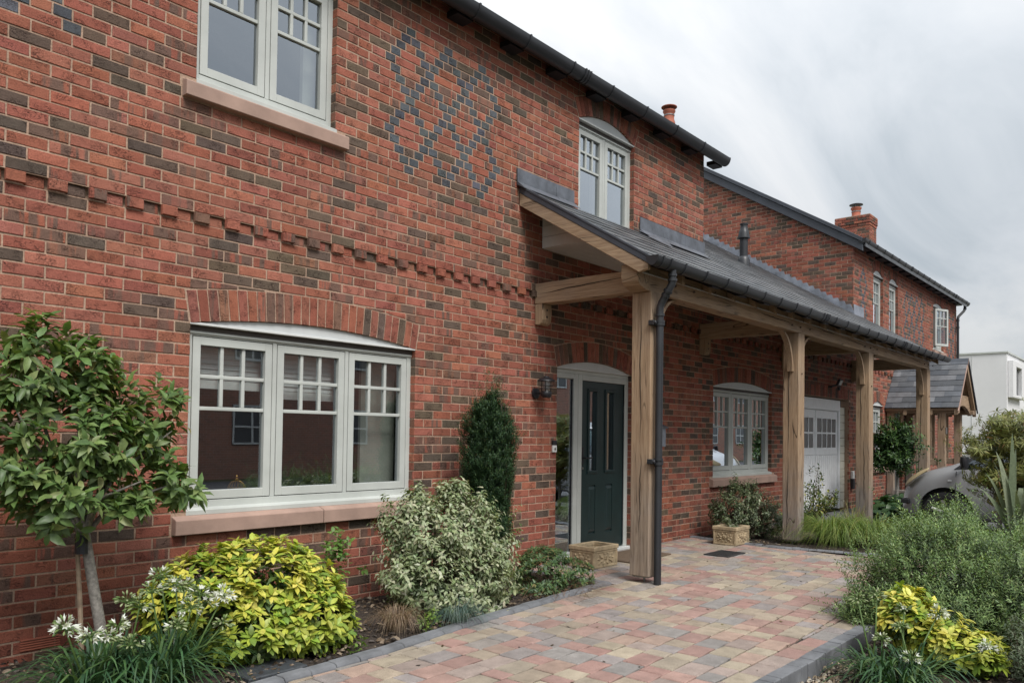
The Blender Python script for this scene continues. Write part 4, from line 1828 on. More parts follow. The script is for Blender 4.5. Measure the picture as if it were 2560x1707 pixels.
gut2 = gutter(porch, -0.69, 10.18, -1.557, 2.794, 0.060, [-0.60, -0.46, -0.20] + [0.22 + .45 * i for i in range(22)], (3.50, 7.1), depth=1.38)
for i in range(15):
    mb = MB()
    x = 0.45 + .62 * i
    mb.prism([(-1.40, 2.755), (-1.50, 2.70), (-1.55, 2.695), (-1.54, 2.74), (-1.40, 2.80)], lambda p, a: (a, p[0], p[1]), x, x + .16)
    mb.obj('rafter_foot', M['gutter_dark'], porch)
mb = MB()
mb.prism([(-1.42, 2.85), (-1.49, 2.80), (-1.49, 2.73), (-1.42, 2.76)], lambda p, a: (a, p[0], p[1]), -0.60, 10.1)
mb.obj('fascia', M['gutter_dark'], porch)

# downpipe in front of the first post
xd, yd = -0.345, -1.432
mb = MB()
R_ = 0.034
mb.tube([(-.345, -1.557, 2.73), (-.345, -1.557, 2.63), (-.345, -1.552, 2.60), (xd, -1.448, 2.44), (xd, yd, 2.40), (xd, yd, 2.33)], R_, 16)
mb.tube([(xd, yd, 2.34), (xd, yd, GZ + .005)], R_, 16)
dp = mb.obj('downpipe', M['gutter'], porch, smooth=True, angle=50)
for (c, d, rr) in (((-.345, -1.557, 2.635), (0, 0, 1), .043), ((-.345, -1.557, 2.68), (0, 0, 1), .041), ((-.345, -1.512, 2.54), (0, -.55, .84), .042), ((-.345, -1.490, 2.505), (0, -.55, .84), .041),
                   ((xd, yd, 2.33), (0, 0, 1), .042), ((xd, yd, 2.27), (0, 0, 1), .044), ((xd, yd, 2.245), (0, 0, 1), .043), ((xd, yd, 1.02), (0, 0, 1), .042), ((xd, yd, 0.98), (0, 0, 1), .043)):
    d = Vector(d).normalized()
    c = Vector(c)
    MB().tube([tuple(c - d * .011), tuple(c + d * .011)], rr, 18).obj('pipe_collar', M['gutter'], dp, smooth=True)
for z in (2.258, 1.0):
    mb = MB()
    mb.box(xd - .085, xd + .085, yd + .015, yd + .072, z - .022, z + .022)
    mb.tube([(xd - .07, yd + .04, z), (xd - .07, yd - .005, z)], .016, 10)
    mb.tube([(xd + .07, yd + .04, z), (xd + .07, yd - .005, z)], .016, 10)
    mb.obj('pipe_clip', M['gutter'], dp, bevel=.004)

# vent flue through the slates
fl = empty('roof_flue', (7.35, 1.27, 4.55))
tag(fl, 'black plastic vent flue standing on the slate lean-to roof', 'flue')
xf, yf = 7.40, 1.30
zf = roof_z(yf)
mb = MB()
mb.lathe([(.125, -.09), (.112, .05), (.095, .10), (.076, .12), (.074, .55), (.074, .60)], (xf, yf, zf), 18)
keep_world(mb.obj('pipe', M['gutter'], None, smooth=True), fl)
mb = MB()
mb.lathe([(.112, .46), (.112, .48), (.094, .56), (.092, .59), (.072, .63), (.070, .68), (.064, .68), (.064, .71), (.074, .715), (.076, .745), (.05, .75)], (xf, yf, zf), 18)
keep_world(mb.obj('cowl', M['gutter'], None, smooth=True), fl)
# ------------------------------------------------------------------ second brick house
house2 = empty('brick_house', (14.1, 0, GZ))
tag(house2, 'second red brick house with stepped lead flashing on its gable, beyond the slate lean-to', 'house')
X2, X2E = 9.60, 18.60
fnG = lambda u, v, d: (X2 - d, u, v)
EAVE2 = 5.07
p_a = opening(10.90, 11.585, 3.0, 4.725, 0.11)
p_b = opening(12.05, 12.735, 3.0, 4.725, 0.11)
p_c = opening(15.95, 17.085, 3.60, 4.725, 0.10)
p_d = opening(10.90, 11.585, 0.675, 1.95, 0.09)
p_door = opening(12.12, 13.12, GZ - .05, 1.93)
ops2 = [p_a, p_b, p_c, p_d, p_door]
top2 = lambda u: EAVE2 + .085
topg = lambda u: min(EAVE2 + 0.01 + 0.62 * u, EAVE2 + 0.01 + 0.62 * (8.2 - u))
mb2 = backing(X2, X2E, GZ - .15, top2, ops2, fnF, -0.0045, bands)
mbg = backing(0.006, 4.1, 3.3, topg, [], fnG, -0.0045)
mbg2 = backing(4.1, 8.2, 3.3, topg, [], fnG, -0.006)
for q in (mbg, mbg2):
    o_ = len(mb2.v)
    mb2.v += q.v
    mb2.f += [tuple(i + o_ for i in f) for f in q.f]
    mb2.c += q.c
for o in ops2:
    reveals(mb2, o, fnF)
mb2.box(X2E - .1, X2E, 0.05, 8.2, GZ - .15, EAVE2)
mb2.box(X2, X2E, 8.1, 8.2, GZ - .15, EAVE2)
for z in (DENT * CH, (DENT + 1) * CH):
    mb2.add([(X2, .006, z), (X2E, .006, z), (X2E, .045, z), (X2, .045, z)], [(0, 1, 2, 3)])
wall2 = mb2.obj('wall', M['mortar'], house2)
latA, latB, latC = diaper([10.215], 4.70, 16), diaper([13.45, 13.9, 14.35, 14.8], 4.70, 16), diaper([17.75, 18.2], 4.70, 16)
blue2 = lambda z: latA(z) + latB(z) + latC(z)
rb2 = random.Random(77)
it2 = lay_courses(X2, X2E, GZ - .1, top2, ops2, [(15.855, 17.18, 3.45, 3.60), (10.80, 11.68, 0.525, 0.675)], rb2, DENT, blue2, dark=0.13)
itg = lay_courses(0.0, 4.1, 3.45, topg, [], [], rb2, None, None, dark=0.20)
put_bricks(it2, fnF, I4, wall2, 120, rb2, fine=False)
rotG = Matrix.Rotation(rad(-90), 4, 'Z')
put_bricks(itg, fnG, rotG, wall2, 180, rb2, fine=False)
for o in ops2:
    if o['arch']:
        voussoirs(o['arch'], fnF, wall2, rb2, joined=True)
    reveal_bricks(o, fnF, wall2, rb2, 1)
casement(house2, fnF, p_a, 1, 'slim upper window with arched head nearest the gable corner', stone=False, far=True)
casement(house2, fnF, p_b, 1, 'slim upper window with arched head, second from the gable corner', stone=False, far=True)
casement(house2, fnF, p_d, 1, 'slim ground floor window behind the oak posts', far=True)
wc, addc, bxc, gc = casement(house2, fnF, p_c, 2, 'upper window with one sash swung open, at the far end', far=True, opened=(0,))


def open_sash(xh, sg):
    """a sash hinged on the jamb at xh and standing out from the wall"""
    L_, z0_, z1_ = 0.50, gc['zA'], gc['zB']
    m3 = Matrix.Translation((xh, -0.02, 0)) @ Matrix.Rotation(rad(-24), 4, 'Z')

    def T(p):
        return tuple(m3 @ Vector(p))
    s = MB()
    for (a, b, c, d) in ((0, .055, z0_, z1_), (L_ - .055, L_, z0_, z1_), (.055, L_ - .055, z0_, z0_ + .06), (.055, L_ - .055, z1_ - .055, z1_)):
        q = [T((a, -.03, c)), T((b, -.03, c)), T((b, .03, c)), T((a, .03, c)), T((a, -.03, d)), T((b, -.03, d)), T((b, .03, d)), T((a, .03, d))]
        s.add(q, [(0, 3, 2, 1), (4, 5, 6, 7), (0, 1, 5, 4), (1, 2, 6, 5), (2, 3, 7, 6), (3, 0, 4, 7)])
    zb_ = z1_ - .055 - .40
    zm_ = z1_ - .055 - .19
    for (a, b, c, d) in ((.055, L_ - .055, zb_ - .012, zb_ + .012), (.055, L_ - .055, zm_ - .012, zm_ + .012), (.055 + .13 - .01, .055 + .13 + .01, zb_, z1_ - .055), (.055 + .26 - .01, .055 + .26 + .01, zb_, z1_ - .055)):
        q = [T((a, -.018, c)), T((b, -.018, c)), T((b, .018, c)), T((a, .018, c)), T((a, -.018, d)), T((b, -.018, d)), T((b, .018, d)), T((a, .018, d))]
        s.add(q, [(0, 3, 2, 1), (4, 5, 6, 7), (0, 1, 5, 4), (1, 2, 6, 5), (2, 3, 7, 6), (3, 0, 4, 7)])
    addc(s, 'sash', M['frame'], bevel=.003)
    s = MB()
    s.add([T((.055, 0, z0_ + .06)), T((L_ - .055, 0, z0_ + .06)), T((L_ - .055, 0, z1_ - .055)), T((.055, 0, z1_ - .055))], [(0, 1, 2, 3)])
    addc(s, 'pane', M['glass'])


open_sash(15.99, 1)
# front door of the second house
d2 = empty('front_door', (12.62, 0.1, GZ))
d2.parent = house2
d2.matrix_parent_inverse = Matrix.Translation(house2.location).inverted()
mb = MB()
mb.box(12.13, 12.60, .09, .13, GZ + .03, 1.86)
mb.obj('door_leaf', M['navy'], d2)
mb = MB()
for (a, b) in ((12.121, 12.135), (12.60, 12.70), (12.86, 12.90), (13.05, 13.118)):
    mb.box(a, b, .07, .14, GZ, 1.86)
mb.box(12.121, 13.118, .07, .14, 1.86, 1.925)
mb.obj('frame', M['frame'], d2)
mb = MB()
mb.box(12.70, 12.86, .10, .105, GZ, 1.86)
mb.box(12.90, 13.05, .10, .105, GZ, 1.86)
mb.obj('side_pane', M['glass'], d2)
MB().box(11.8, 13.5, .5, .55, GZ, 2.4).obj('hallway', M['room'], d2)

# roof, verge, gutter
mb = MB()
za = EAVE2 + .05


def rz2(y):
    return za + 0.62 * (y + .1) if y < 4.1 else za + 0.62 * (8.3 - y)


mb.prism([(-.24, rz2(-.24) - .02), (4.1, rz2(4.1) - .02), (8.45, rz2(8.45) - .02), (8.45, rz2(8.45) + .10), (4.1, rz2(4.1) + .10), (-.24, rz2(-.24) + .08)], lambda p, a: (a, p[0], p[1]), 9.56, 18.75)
rf2 = mb.obj('roof', M['slate'], house2)
rf2.color = (0.05, 0.055, 0.062, 0)
for (t0, t1, xa, xb, nm) in ((-.135, .035, 9.50, 9.555, 'verge_board'), (.04, .125, 9.47, 9.555, 'verge_cap')):
    mb = MB()
    mb.prism([(-.20, rz2(-.20) + t0), (4.1, rz2(4.1) + t0), (8.4, rz2(8.4) + t0), (8.4, rz2(8.4) + t1), (4.1, rz2(4.1) + t1), (-.20, rz2(-.20) + t1)], lambda p, a: (a, p[0], p[1]), xa, xb)
    mb.obj(nm, M['verge'], rf2, bevel=.004)
gutter(house2, 9.50, 18.98, -0.195, EAVE2 + .095, 0.078, [9.75 + .52 * i for i in range(18)], (12.9, 17.3), depth=1.25)
for i in range(15):
    mb = MB()
    x = 9.8 + .60 * i
    mb.box(x, x + .40, -.14, -.002, EAVE2 - .02, EAVE2 + .05)
    mb.obj('eaves_bracket', M['gutter_dark'], house2)
mb = MB()
mb.tube([(18.72, -.19, EAVE2 + .03), (18.72, -.19, EAVE2 - .10), (18.70, -.17, EAVE2 - .16), (18.50, -.07, EAVE2 - .34), (18.48, -.06, EAVE2 - .42), (18.48, -.06, GZ)], .036, 12)
dp2 = mb.obj('downpipe', M['gutter'], house2, smooth=True)
for z in (EAVE2 - .10, EAVE2 - .45, EAVE2 - .65, 3.0, 1.5):
    MB().tube([(18.48 if z < EAVE2 - .2 else 18.72, -.06 if z < EAVE2 - .2 else -.19, z - .02), (18.48 if z < EAVE2 - .2 else 18.72, -.06 if z < EAVE2 - .2 else -.19, z + .02)], .045, 12).obj('pipe_collar', M['gutter'], dp2, smooth=True)

# stepped lead flashing up the gable: one dressed piece for each course
k = 0
y = 0.02
while y < 3.9:
    z = roof_z(y)
    kk = int(round((z + .135) / CH))
    zt_ = kk * CH + .005
    y1_ = ((kk + 1) * CH - 2 * CH - ZR0) / PIT + 0.155
    mb = MB()
    poly = [(y - .04, roof_z(y - .04) - .02), (y + .175, roof_z(y + .175) - .02), (y + .20, zt_ + rp.uniform(-.003, .003)), (y + .03, zt_ + .004), (y - .02, roof_z(y) + .06)]
    mb.prism(poly, lambda p, a: (a, p[0], p[1]), X2 - .012 - .003 * (k % 2), X2 - .004)
    mb.obj('step_flashing', M['lead_light'], house2)
    k += 1
    y += CH / PIT
mb = MB()
mb.box(X2, X2 + .62, -.016, -.006, 3.70, 3.90)
mb.obj('apron_flashing', M['lead_light'], house2)


# chimneys
def chimney(parent, x, y, w, d, z0, z1, label, ph=0.0):
    ch = empty('chimney', (x + w / 2, y + d / 2, z0))
    ch.parent = parent
    ch.matrix_parent_inverse = Matrix.Translation(parent.location).inverted()
    ch['label'] = label
    mb = MB()
    r = random.Random(int(x * 10))
    mb.box(x + .006, x + w - .006, y + .006, y + d - .006, z0, z1 - .01)
    mb.obj('core', M['mortar'], ch)
    mbk = MB()
    n = int((z1 - z0) / CH)
    for k_ in range(n):
        zz = z1 - (k_ + 1) * CH
        pr_ = 0.03 if 0 < k_ < 3 else (0.015 if k_ == 3 else 0.03)
        if k_ > 3:
            pr_ = 0.0
        for face in range(2):
            u0_, u1_ = (y - pr_, y + d + pr_) if face == 0 else (x - pr_, x + w + pr_)
            off = 0.1125 if (k_ + face) % 2 else 0
            u = u0_ - off
            while u < u1_:
                a, b = max(u, u0_) + .005, min(u + .225, u1_) - .005
                if b - a > .02:
                    if face == 0:
                        f_ = lambda uu, vv, dd: (x - pr_ - dd, uu, vv)
                    else:
                        f_ = lambda uu, vv, dd: (uu, y - pr_ - dd, vv)
                    v, f = brick_shape([(a, zz + .005), (b, zz + .005), (b, zz + .07), (a, zz + .07)], 0.0, r, False)
                    mbk.add([f_(*q) for q in v], f, brick_col(r, .12))
                u += .225
    for k_ in range(4):
        pass
    q = mbk.obj('bricks', M['brick'], ch)
    q['kind'] = 'stuff'
    mb = MB()
    mb.box(x - .02, x + w + .02, y - .02, y + d + .02, z1 - .01, z1 + .015)
    mb.obj('flaunching', M['mortar'], ch)
    cx, cy = x + w / 2, y + d / 2
    mb = MB()
    mb.lathe([(.15, 0), (.145, .05), (.12, .12), (.125, .27), (.15, .30), (.15, .335), (.135, .34), (.12, .33)], (cx, cy, z1 + ph), 18)
    if ph:
        mb.lathe([(.15, 0), (.14, .1), (.12, ph + .14)], (cx, cy, z1), 18)
    pot = mb.obj('chimney_pot', M['terracotta'], ch, smooth=True)
    mb = MB()
    mb.lathe([(.128, .20), (.131, .20), (.131, .225), (.128, .225)], (cx, cy, z1 + ph), 18)
    mb.obj('strap', M['steel'], pot)
    mb = MB()
    for i in range(8):
        a = i * math.pi / 4
        mb.tube([(cx + .09 * math.cos(a), cy + .09 * math.sin(a), z1 + ph + .33), (cx + .09 * math.cos(a), cy + .09 * math.sin(a), z1 + ph + .43)], .004, 5)
    mb.obj('cowl_wire', M['steel'], pot)
    mb = MB()
    mb.lathe([(.19, .41), (.19, .425), (.10, .455), (.02, .465)], (cx, cy, z1 + ph), 18)
    mb.obj('cowl_cap', M['terracotta'] if x < 12 else M['black_metal'], pot, smooth=True)
    return ch


chimney(house2, 9.90, 4.26, .40, .40, 6.9, 8.28, 'chimney on the gable ridge, only its capped pot showing above the near eaves', .47)
chimney(house2, 17.0, 1.89, .66, .94, 6.0, 7.66, 'brick chimney stack with a corbelled top behind the gable')

# ------------------------------------------------------------------ small gabled entrance porch of the second house
p2 = empty('entrance_porch', (12.62, -.65, GZ))
tag(p2, 'small oak entrance porch with steep slate gable roof, in front of the second house', 'porch')
XL, XC, XR, ZE, ZRG = 11.70, 12.62, 13.54, 1.90, 2.975
YF = -1.44
sl = math.hypot(XC - XL, ZRG - ZE)
a2 = math.atan2(ZRG - ZE, XC - XL)
mb = MB()
mb.prism([(XL + .02, ZE - .01), (XC, ZRG - .03), (XR - .02, ZE - .01), (XR - .04, ZE - .05), (XC, ZRG - .09), (XL + .04, ZE - .05)], lambda p, a: (p[0], a, p[1]), YF + .02, -.01)
rf3 = mb.obj('roof', M['oak_y'], p2)
rows3 = 9
mbr = MB()
for side in (0, 1):
    for r_ in range(rows3):
        s = sl * r_ / rows3
        off = .16 if r_ % 2 else 0
        y = YF - off
        while y < -.005:
            ya_, yb_ = max(y, YF) + .002, min(y + .32, -.005)
            y += .32
            if yb_ - ya_ < .03:
                continue
            c = rp.choice(SL)
            g = rp.uniform(.85, 1.35)
            c = (c[0] * g, c[1] * g * 1.0, c[2] * g * 1.05, 0)
            L_ = min(.30, sl - s)
            cx = XL + s * math.cos(a2)
            cz = ZE + s * math.sin(a2)
            th = .012
            pts = []
            for (t, lift) in ((0, .018), (L_, .002)):
                for up_ in (0, .008):
                    px = cx + t * math.cos(a2) - (lift + up_) * math.sin(a2)
                    pz = cz + t * math.sin(a2) + (lift + up_) * math.cos(a2)
                    pts.append((px, pz))
            q = [(pts[0][0], pts[0][1]), (pts[2][0], pts[2][1]), (pts[3][0], pts[3][1]), (pts[1][0], pts[1][1])]
            if side:
                q = [(2 * XC - p[0], p[1]) for p in q]
            if side == 0:
                MB().prism(q, lambda p, a: (p[0], a, p[1]), ya_, yb_, c).obj('slate', M['slate'], rf3)
            else:
                mbr.prism(q, lambda p, a: (p[0], a, p[1]), ya_, yb_, c)
mbr.obj('slates', M['slate'], rf3)['kind'] = 'stuff'
mb = MB()
for i in range(4):
    a_, b_ = YF - .01 + i * .36, YF + .345 + i * .36
    mb.prism([(XC - .13, ZRG - .125), (XC, ZRG + .03), (XC + .13, ZRG - .125), (XC + .12, ZRG - .14), (XC, ZRG + .012), (XC - .12, ZRG - .14)], lambda p, a: (p[0], a, p[1]), a_, min(b_, -.005))
mb.obj('ridge_tile', M['verge'], rf3)
# pale slate-edge undercloak and oak principal rafters at the open gable end
for sg in (-1, 1):
    mb = MB()
    mb.prism([(XC + sg * .97, ZE - .06), (XC, ZRG + .02), (XC, ZRG - .015), (XC + sg * .94, ZE - .07)], lambda p, a: (p[0], a, p[1]), YF - .012, YF + .012)
    mb.obj('verge_edge', M['stone'] if sg < 0 else M['verge'], rf3)
    for yy in (YF + .02, YF + .5, YF + 1.0):
        mb = MB()
        mb.prism([(XC + sg * .90, ZE - .02), (XC, ZRG - .09), (XC, ZRG - .20), (XC + sg * .90, ZE - .14)], lambda p, a: (p[0], a, p[1]), yy, yy + .07)
        mb.obj('rafter', M['oak_z'], p2)
# arched tie at the gable front
n = 12
arc = [(XC - .80 + 1.6 * i / n, ZE - .12 + .20 * math.sin(math.pi * i / n)) for i in range(n + 1)]
pol = arc + [(XC + .80, ZE + .10), (XC + .55, ZE + .30), (XC - .55, ZE + .30), (XC - .80, ZE + .10)]
vs_, fs_ = [], []
mb = MB()
for i in range(n + 1):
    x_ = arc[i][0]
    zt_ = min(ZE + .30, ZE + .0 + (x_ - (XC - .92)) * 1.0, ZE + (XC + .92 - x_) * 1.0)
    for yy in (YF + .10, YF + .17):
        vs_ += [(x_, yy, arc[i][1]), (x_, yy, max(zt_, arc[i][1] + .04))]
for i in range(n):
    b0 = i * 4
    b1 = b0 + 4
    fs_ += [(b0, b1, b1 + 1, b0 + 1), (b0 + 2, b0 + 3, b1 + 3, b1 + 2), (b0, b0 + 2, b1 + 2, b1), (b0 + 1, b1 + 1, b1 + 3, b0 + 3)]
mb.add(vs_, fs_)
mb.obj('gable_tie', M['oak_x'], p2)
for x in (11.80, 13.30):
    beam('post', x, x + .14, -1.16, -1.02, GZ + .02, ZE - .1, 'z', p2)
    beam('post', x, x + .14, -.16, -.02, GZ + .02, ZE - .1, 'z', p2)
    beam('wall_plate', x, x + .14, YF + .03, -.01, ZE - .1, ZE + .0, 'y', p2)
    beam('rail', x + .02, x + .12, -1.02, -.16, .70, .83, 'y', p2)
    beam('sill_beam', x + .02, x + .12, -1.02, -.16, GZ + .05, GZ + .25, 'y', p2)
    for j in range(3):
        yy = -.90 + j * .28
        beam('spindle', x + .05, x + .09, yy, yy + .06, .83, ZE - .1, 'z', p2)
mb = MB()
mb.box(11.83, 11.90, -1.185, -1.162, 1.36, 1.50)
pl = mb.obj('post_lamp', M['steel'], None, bevel=.004)
tag(pl, 'small grey light fixed to the front post of the entrance porch', 'lamp')

# ------------------------------------------------------------------ white modern building far right
wb = empty('white_building', (46, 8, GZ))
tag(wb, 'white flat-roofed modern building beyond the second house', 'building')
mb = MB()
mb.box(40, 56, 2.06, 18, GZ - .2, 5.70)
wbw = mb.obj('wall', M['white_render'], wb)
mb = MB()
mb.box(39.95, 56.1, 2.0, 18.1, 5.70, 5.78)
mb.obj('parapet', M['frame'], wb)
mb = MB()
mb.box(40.25, 41.1, 1.80, 2.05, 3.45, 5.35)
mb.box(42.95, 43.8, 1.80, 2.05, 3.45, 5.35)
mb.box(41.1, 42.95, 1.80, 2.05, 5.05, 5.35)
mb.box(41.1, 42.95, 1.80, 2.05, 3.45, 3.6)
wf = mb.obj('window', M['white_render'], wb, bevel=.02)
MB().box(41.15, 42.9, 1.98, 2.045, 3.62, 5.03).obj('pane', M['frost'], wf)
mb = MB()
for x in (41.9, 42.0):
    mb.box(x, x + .06, 1.94, 1.98, 3.62, 5.03)
mb.obj('glazing_bar', M['frame'], wf)
mb = MB()
for k in range(4):
    mb.box(39.975, 39.998, 3.6 + k * 3.4, 3.62 + k * 3.4, GZ, 5.68)
mb.obj('panel_joint', M['white_plastic'], wb)
for i, (px_, h) in enumerate(((44.0, 0.8), (44.2, 1.5), (44.6, .9), (44.9, .6))):
    mb = MB()
    y_ = 8.0 - i * .85
    mb.tube([(px_, y_, 5.78), (px_, y_, 6.3 + h)], .035, 6)
    q = mb.obj('scaffold_pole', M['cream'] if i == 1 else M['steel'])
    tag(q, ['shortish leftmost pole on the white building roof', 'tall yellowish pole on the white building roof', 'second tallest pole, third from left on the white roof', 'shortest, rightmost pole on the white building roof'][i], 'pole', 'poles on the white flat roof')
# garden fence closing the view between the houses
fe = empty('garden_fence', (27, 0, GZ))
tag(fe, 'pale grey garden fence beyond the entrance porch', 'fence')
for i in range(26):
    mb = MB()
    mb.box(27.0, 27.03, -4.2 + i * .2, -4.2 + i * .2 + .19, GZ - .1, 1.75)
    mb.obj('board', M['white_render'], fe)

# ------------------------------------------------------------------ houses over the road, seen mirrored in the window panes
oh = empty('brick_house', (22, -17, GZ))
tag(oh, 'brown brick house over the road, seen only as a reflection in the ground floor windows', 'house')
YO = -17.0
m_op = mat_brick()
mo = MB()
mo.box(0, 48, YO - 8, YO, GZ - .2, 5.0)
NT_ = NT


def mat_far_brick():
    m, nt, bs = new_mat('far_brick')
    k_ = NT(nt)
    p = k_.pos((1, 1, 1), (rad(90), 0, 0))
    b = k_.n('ShaderNodeTexBrick')
    k_.set(b.inputs['Vector'], p)
    b.inputs['Scale'].default_value = 1.0
    b.inputs['Brick Width'].default_value = 0.225
    b.inputs['Row Height'].default_value = 0.075
    b.inputs['Mortar Size'].default_value = 0.006
    b.inputs['Color1'].default_value = (0.40, 0.17, 0.12, 1)
    b.inputs['Color2'].default_value = (0.27, 0.14, 0.105, 1)
    b.inputs['Mortar'].default_value = (0.42, 0.32, 0.26, 1)
    nt.links.new(b.outputs['Color'], bs.inputs['Base Color'])
    bs.inputs['Roughness'].default_value = .9
    return m


M['far_brick'] = mat_far_brick()
mo.obj('wall', M['far_brick'], oh)
mb = MB()
mb.prism([(YO + .3, 4.95), (YO - 4, 7.6), (YO - 8.3, 4.95)], lambda p, a: (a, p[0], p[1]), -.2, 48.2)
q = mb.obj('roof', M['slate'], oh)
q.color = (.07, .07, .075, 0)
for i in range(12):
    x = 2.2 + i * 3.9
    for (z0_, z1_) in ((.8, 2.0), (3.4, 4.6)):
        mb = MB()
        mb.box(x, x + 1.3, YO - .02, YO + .02, z0_, z1_)
        w_ = mb.obj('window', M['frost'], oh)
        mb = MB()
        for t in (0, .62, 1.24):
            mb.box(x + t, x + t + .06, YO + .02, YO + .05, z0_, z1_)
        for t in (0, .5, 1.14):
            mb.box(x, x + 1.3, YO + .021, YO + .049, z0_ + t, z0_ + t + .06)
        mb.obj('frame', M['white_plastic'], w_)
# ------------------------------------------------------------------ cars
def make_car(X_left, y_nose, paint, label, far=False):
    """small hatchback / MPV, nose towards +y; X_left is its left (camera) side"""
    car = empty('parked_car', (X_left + .84, y_nose - 2.0, GZ))
    tag(car, label, 'car')
    W = 0.84
    XM = X_left + W

    def T(xl, yl, z):                        # local: xl from nose backwards, yl + = left side
        return (XM - yl, y_nose - xl, GZ + z)
    # stations: xl, half width, under, belt height, top height, half width of the top
    st = [(0.00, .52, .30, .40, .56, .40), (0.05, .64, .22, .42, .64, .50), (0.16, .75, .18, .55, .74, .60), (0.30, .805, .18, .70, .86, .66),
          (0.48, .83, .18, .80, .925, .70), (0.74, .84, .18, .88, .985, .70), (0.98, .84, .18, .905, 1.14, .66), (1.25, .84, .18, .92, 1.34, .625), (1.55, .84, .18, .93, 1.51, .60),
          (1.85, .84, .18, .935, 1.575, .59), (2.4, .84, .18, .945, 1.60, .59), (3.0, .84, .18, .955, 1.585, .585), (3.5, .835, .19, .965, 1.53, .57), (3.75, .815, .22, .965, 1.40, .55), (3.92, .77, .27, .90, 1.10, .56), (4.0, .66, .34, .75, .86, .52)]
    vs_, fs_ = [], []
    ring = []
    for (xl, w, zu, zbelt, ztop, wt) in st:
        half = [(0, zu), (w * .80, zu), (w * .965, zu + .07), (w * .995, zu + (zbelt - zu) * .45), (w, zu + (zbelt - zu) * .75), (w * .985, zbelt),
                (w * .985 + (wt - w * .985) * .5, zbelt + (ztop - zbelt) * .55), (wt + .03, ztop - (ztop - zbelt) * .12), (wt * .8, ztop - .01), (wt * .4, ztop + .012), (0, ztop + .02)]
        full_ = half + [(-a, b) for a, b in half[-2:0:-1]]
        ring.append(len(full_))
        vs_ += [T(xl, a, b) for a, b in full_]
    n = ring[0]
    for i in range(len(st) - 1):
        for c in range(n):
            d = (c + 1) % n
            fs_.append((i * n + c, i * n + d, (i + 1) * n + d, (i + 1) * n + c))
    fs_ += [tuple(range(n - 1, -1, -1)), tuple((len(st) - 1) * n + c for c in range(n))]
    body = MB().add(vs_, fs_).obj('body', paint, None, smooth='all')
    sub = body.modifiers.new('s', 'SUBSURF')
    sub.levels = sub.render_levels = 2
    cut = MB()
    WH = [0.66, 3.15]
    for xw in WH:
        cut.tube([T(xw, 1.2, .30), T(xw, .52, .30)], .365, 28)
        cut.tube([T(xw, -1.2, .30), T(xw, -.52, .30)], .365, 28)
    co = cut.obj('arch_cut', None)
    bo = body.modifiers.new('b', 'BOOLEAN')
    bo.object = co
    bo.solver = 'EXACT'
    dg = bpy.context.evaluated_depsgraph_get()
    dg.update()
    me = bpy.data.meshes.new_from_object(body.evaluated_get(dg), depsgraph=dg)
    body.modifiers.clear()
    body.data = me
    if not me.materials:
        me.materials.append(paint)
    me.polygons.foreach_set('use_smooth', [True] * len(me.polygons))
    me.set_sharp_from_angle(angle=rad(35))
    bpy.data.objects.remove(co)
    keep_world(body, car)

    def side_y(xl, z):
        """half width of the (unsmoothed) body at a height"""
        for (a, b) in zip(st[:-1], st[1:]):
            if a[0] <= xl <= b[0]:
                t = (xl - a[0]) / (b[0] - a[0])
                q = [a[i] + (b[i] - a[i]) * t for i in range(6)]
                break
        else:
            q = st[-1]
        w, zu, zb_, zt_, wt = q[1:]
        if z <= zb_:
            return w
        t = min(1, (z - zb_) / max(.01, zt_ - zb_))
        return w * .985 + (wt + .02 - w * .985) * t

    for sg in (1, -1):
        for poly in ([(0.86, .945), (1.52, .985), (1.62, 1.43), (1.38, 1.38)], [(1.66, .99), (2.62, 1.0), (2.60, 1.46), (1.72, 1.45)], [(2.68, 1.0), (3.42, 1.02), (3.22, 1.42), (2.67, 1.46)]):
            m = MB()
            m.add([T(a, sg * (side_y(a, b) + .012), b) for a, b in poly], [(0, 1, 2, 3)])
            keep_world(m.obj('side_window', M['car_glass'], None), car)
        m = MB()                                  # black quarter panel and window surround
        m.add([T(a, sg * (side_y(a, b) + .008), b) for a, b in ((.76, .925), (1.55, .965), (3.5, .99), (3.25, 1.46), (1.65, 1.48), (1.36, 1.42))], [(0, 1, 2, 3, 4, 5)])
        keep_world(m.obj('window_surround', M['black_metal'], None), car)
        for path in ([(0.80, .90), (0.79, .62), (0.83, .30)], [(1.66, .95), (1.66, .60), (1.60, .26)], [(0.80, .29), (1.6, .255), (2.66, .255)]):
            m = MB()
            m.tube([T(a, sg * (side_y(a, b) + .001), b) for a, b in path], .005, 5)
            keep_world(m.obj('door_gap', M['black_metal'], None), car)
        m = MB()
        c = T(.72, sg * (.838), .76)
        m.obox(c, .012, .055, .026)
        keep_world(m.obj('side_repeater', M['white_plastic'], None, bevel=.008, seg=2), car)
        # clouded headlamp wrapping round the corner
        m = MB()
        A = [(.085, .60, .63), (.15, .735, .665), (.30, .795, .79), (.46, .80, .905)]
        B = [(.065, .40, .69), (.17, .60, .765), (.32, .70, .865), (.48, .735, .935)]
        v, f = [], []
        for a, b in zip(A, B):
            v += [T(a[0] - .012, sg * (a[1] + .018), a[2]), T(b[0] - .01, sg * (b[1] + .012), b[2] + .016)]
        for i in range(3):
            f.append((2 * i, 2 * i + 1, 2 * i + 3, 2 * i + 2))
        m.add(v, f)
        hl = m.obj('headlight', M['headlight'], None, smooth=True)
        so_ = hl.modifiers.new('t', 'SOLIDIFY')
        so_.thickness = .02
        ss = hl.modifiers.new('s', 'SUBSURF')
        ss.levels = ss.render_levels = 2
        keep_world(hl, car)
        # mirror
        m = MB()
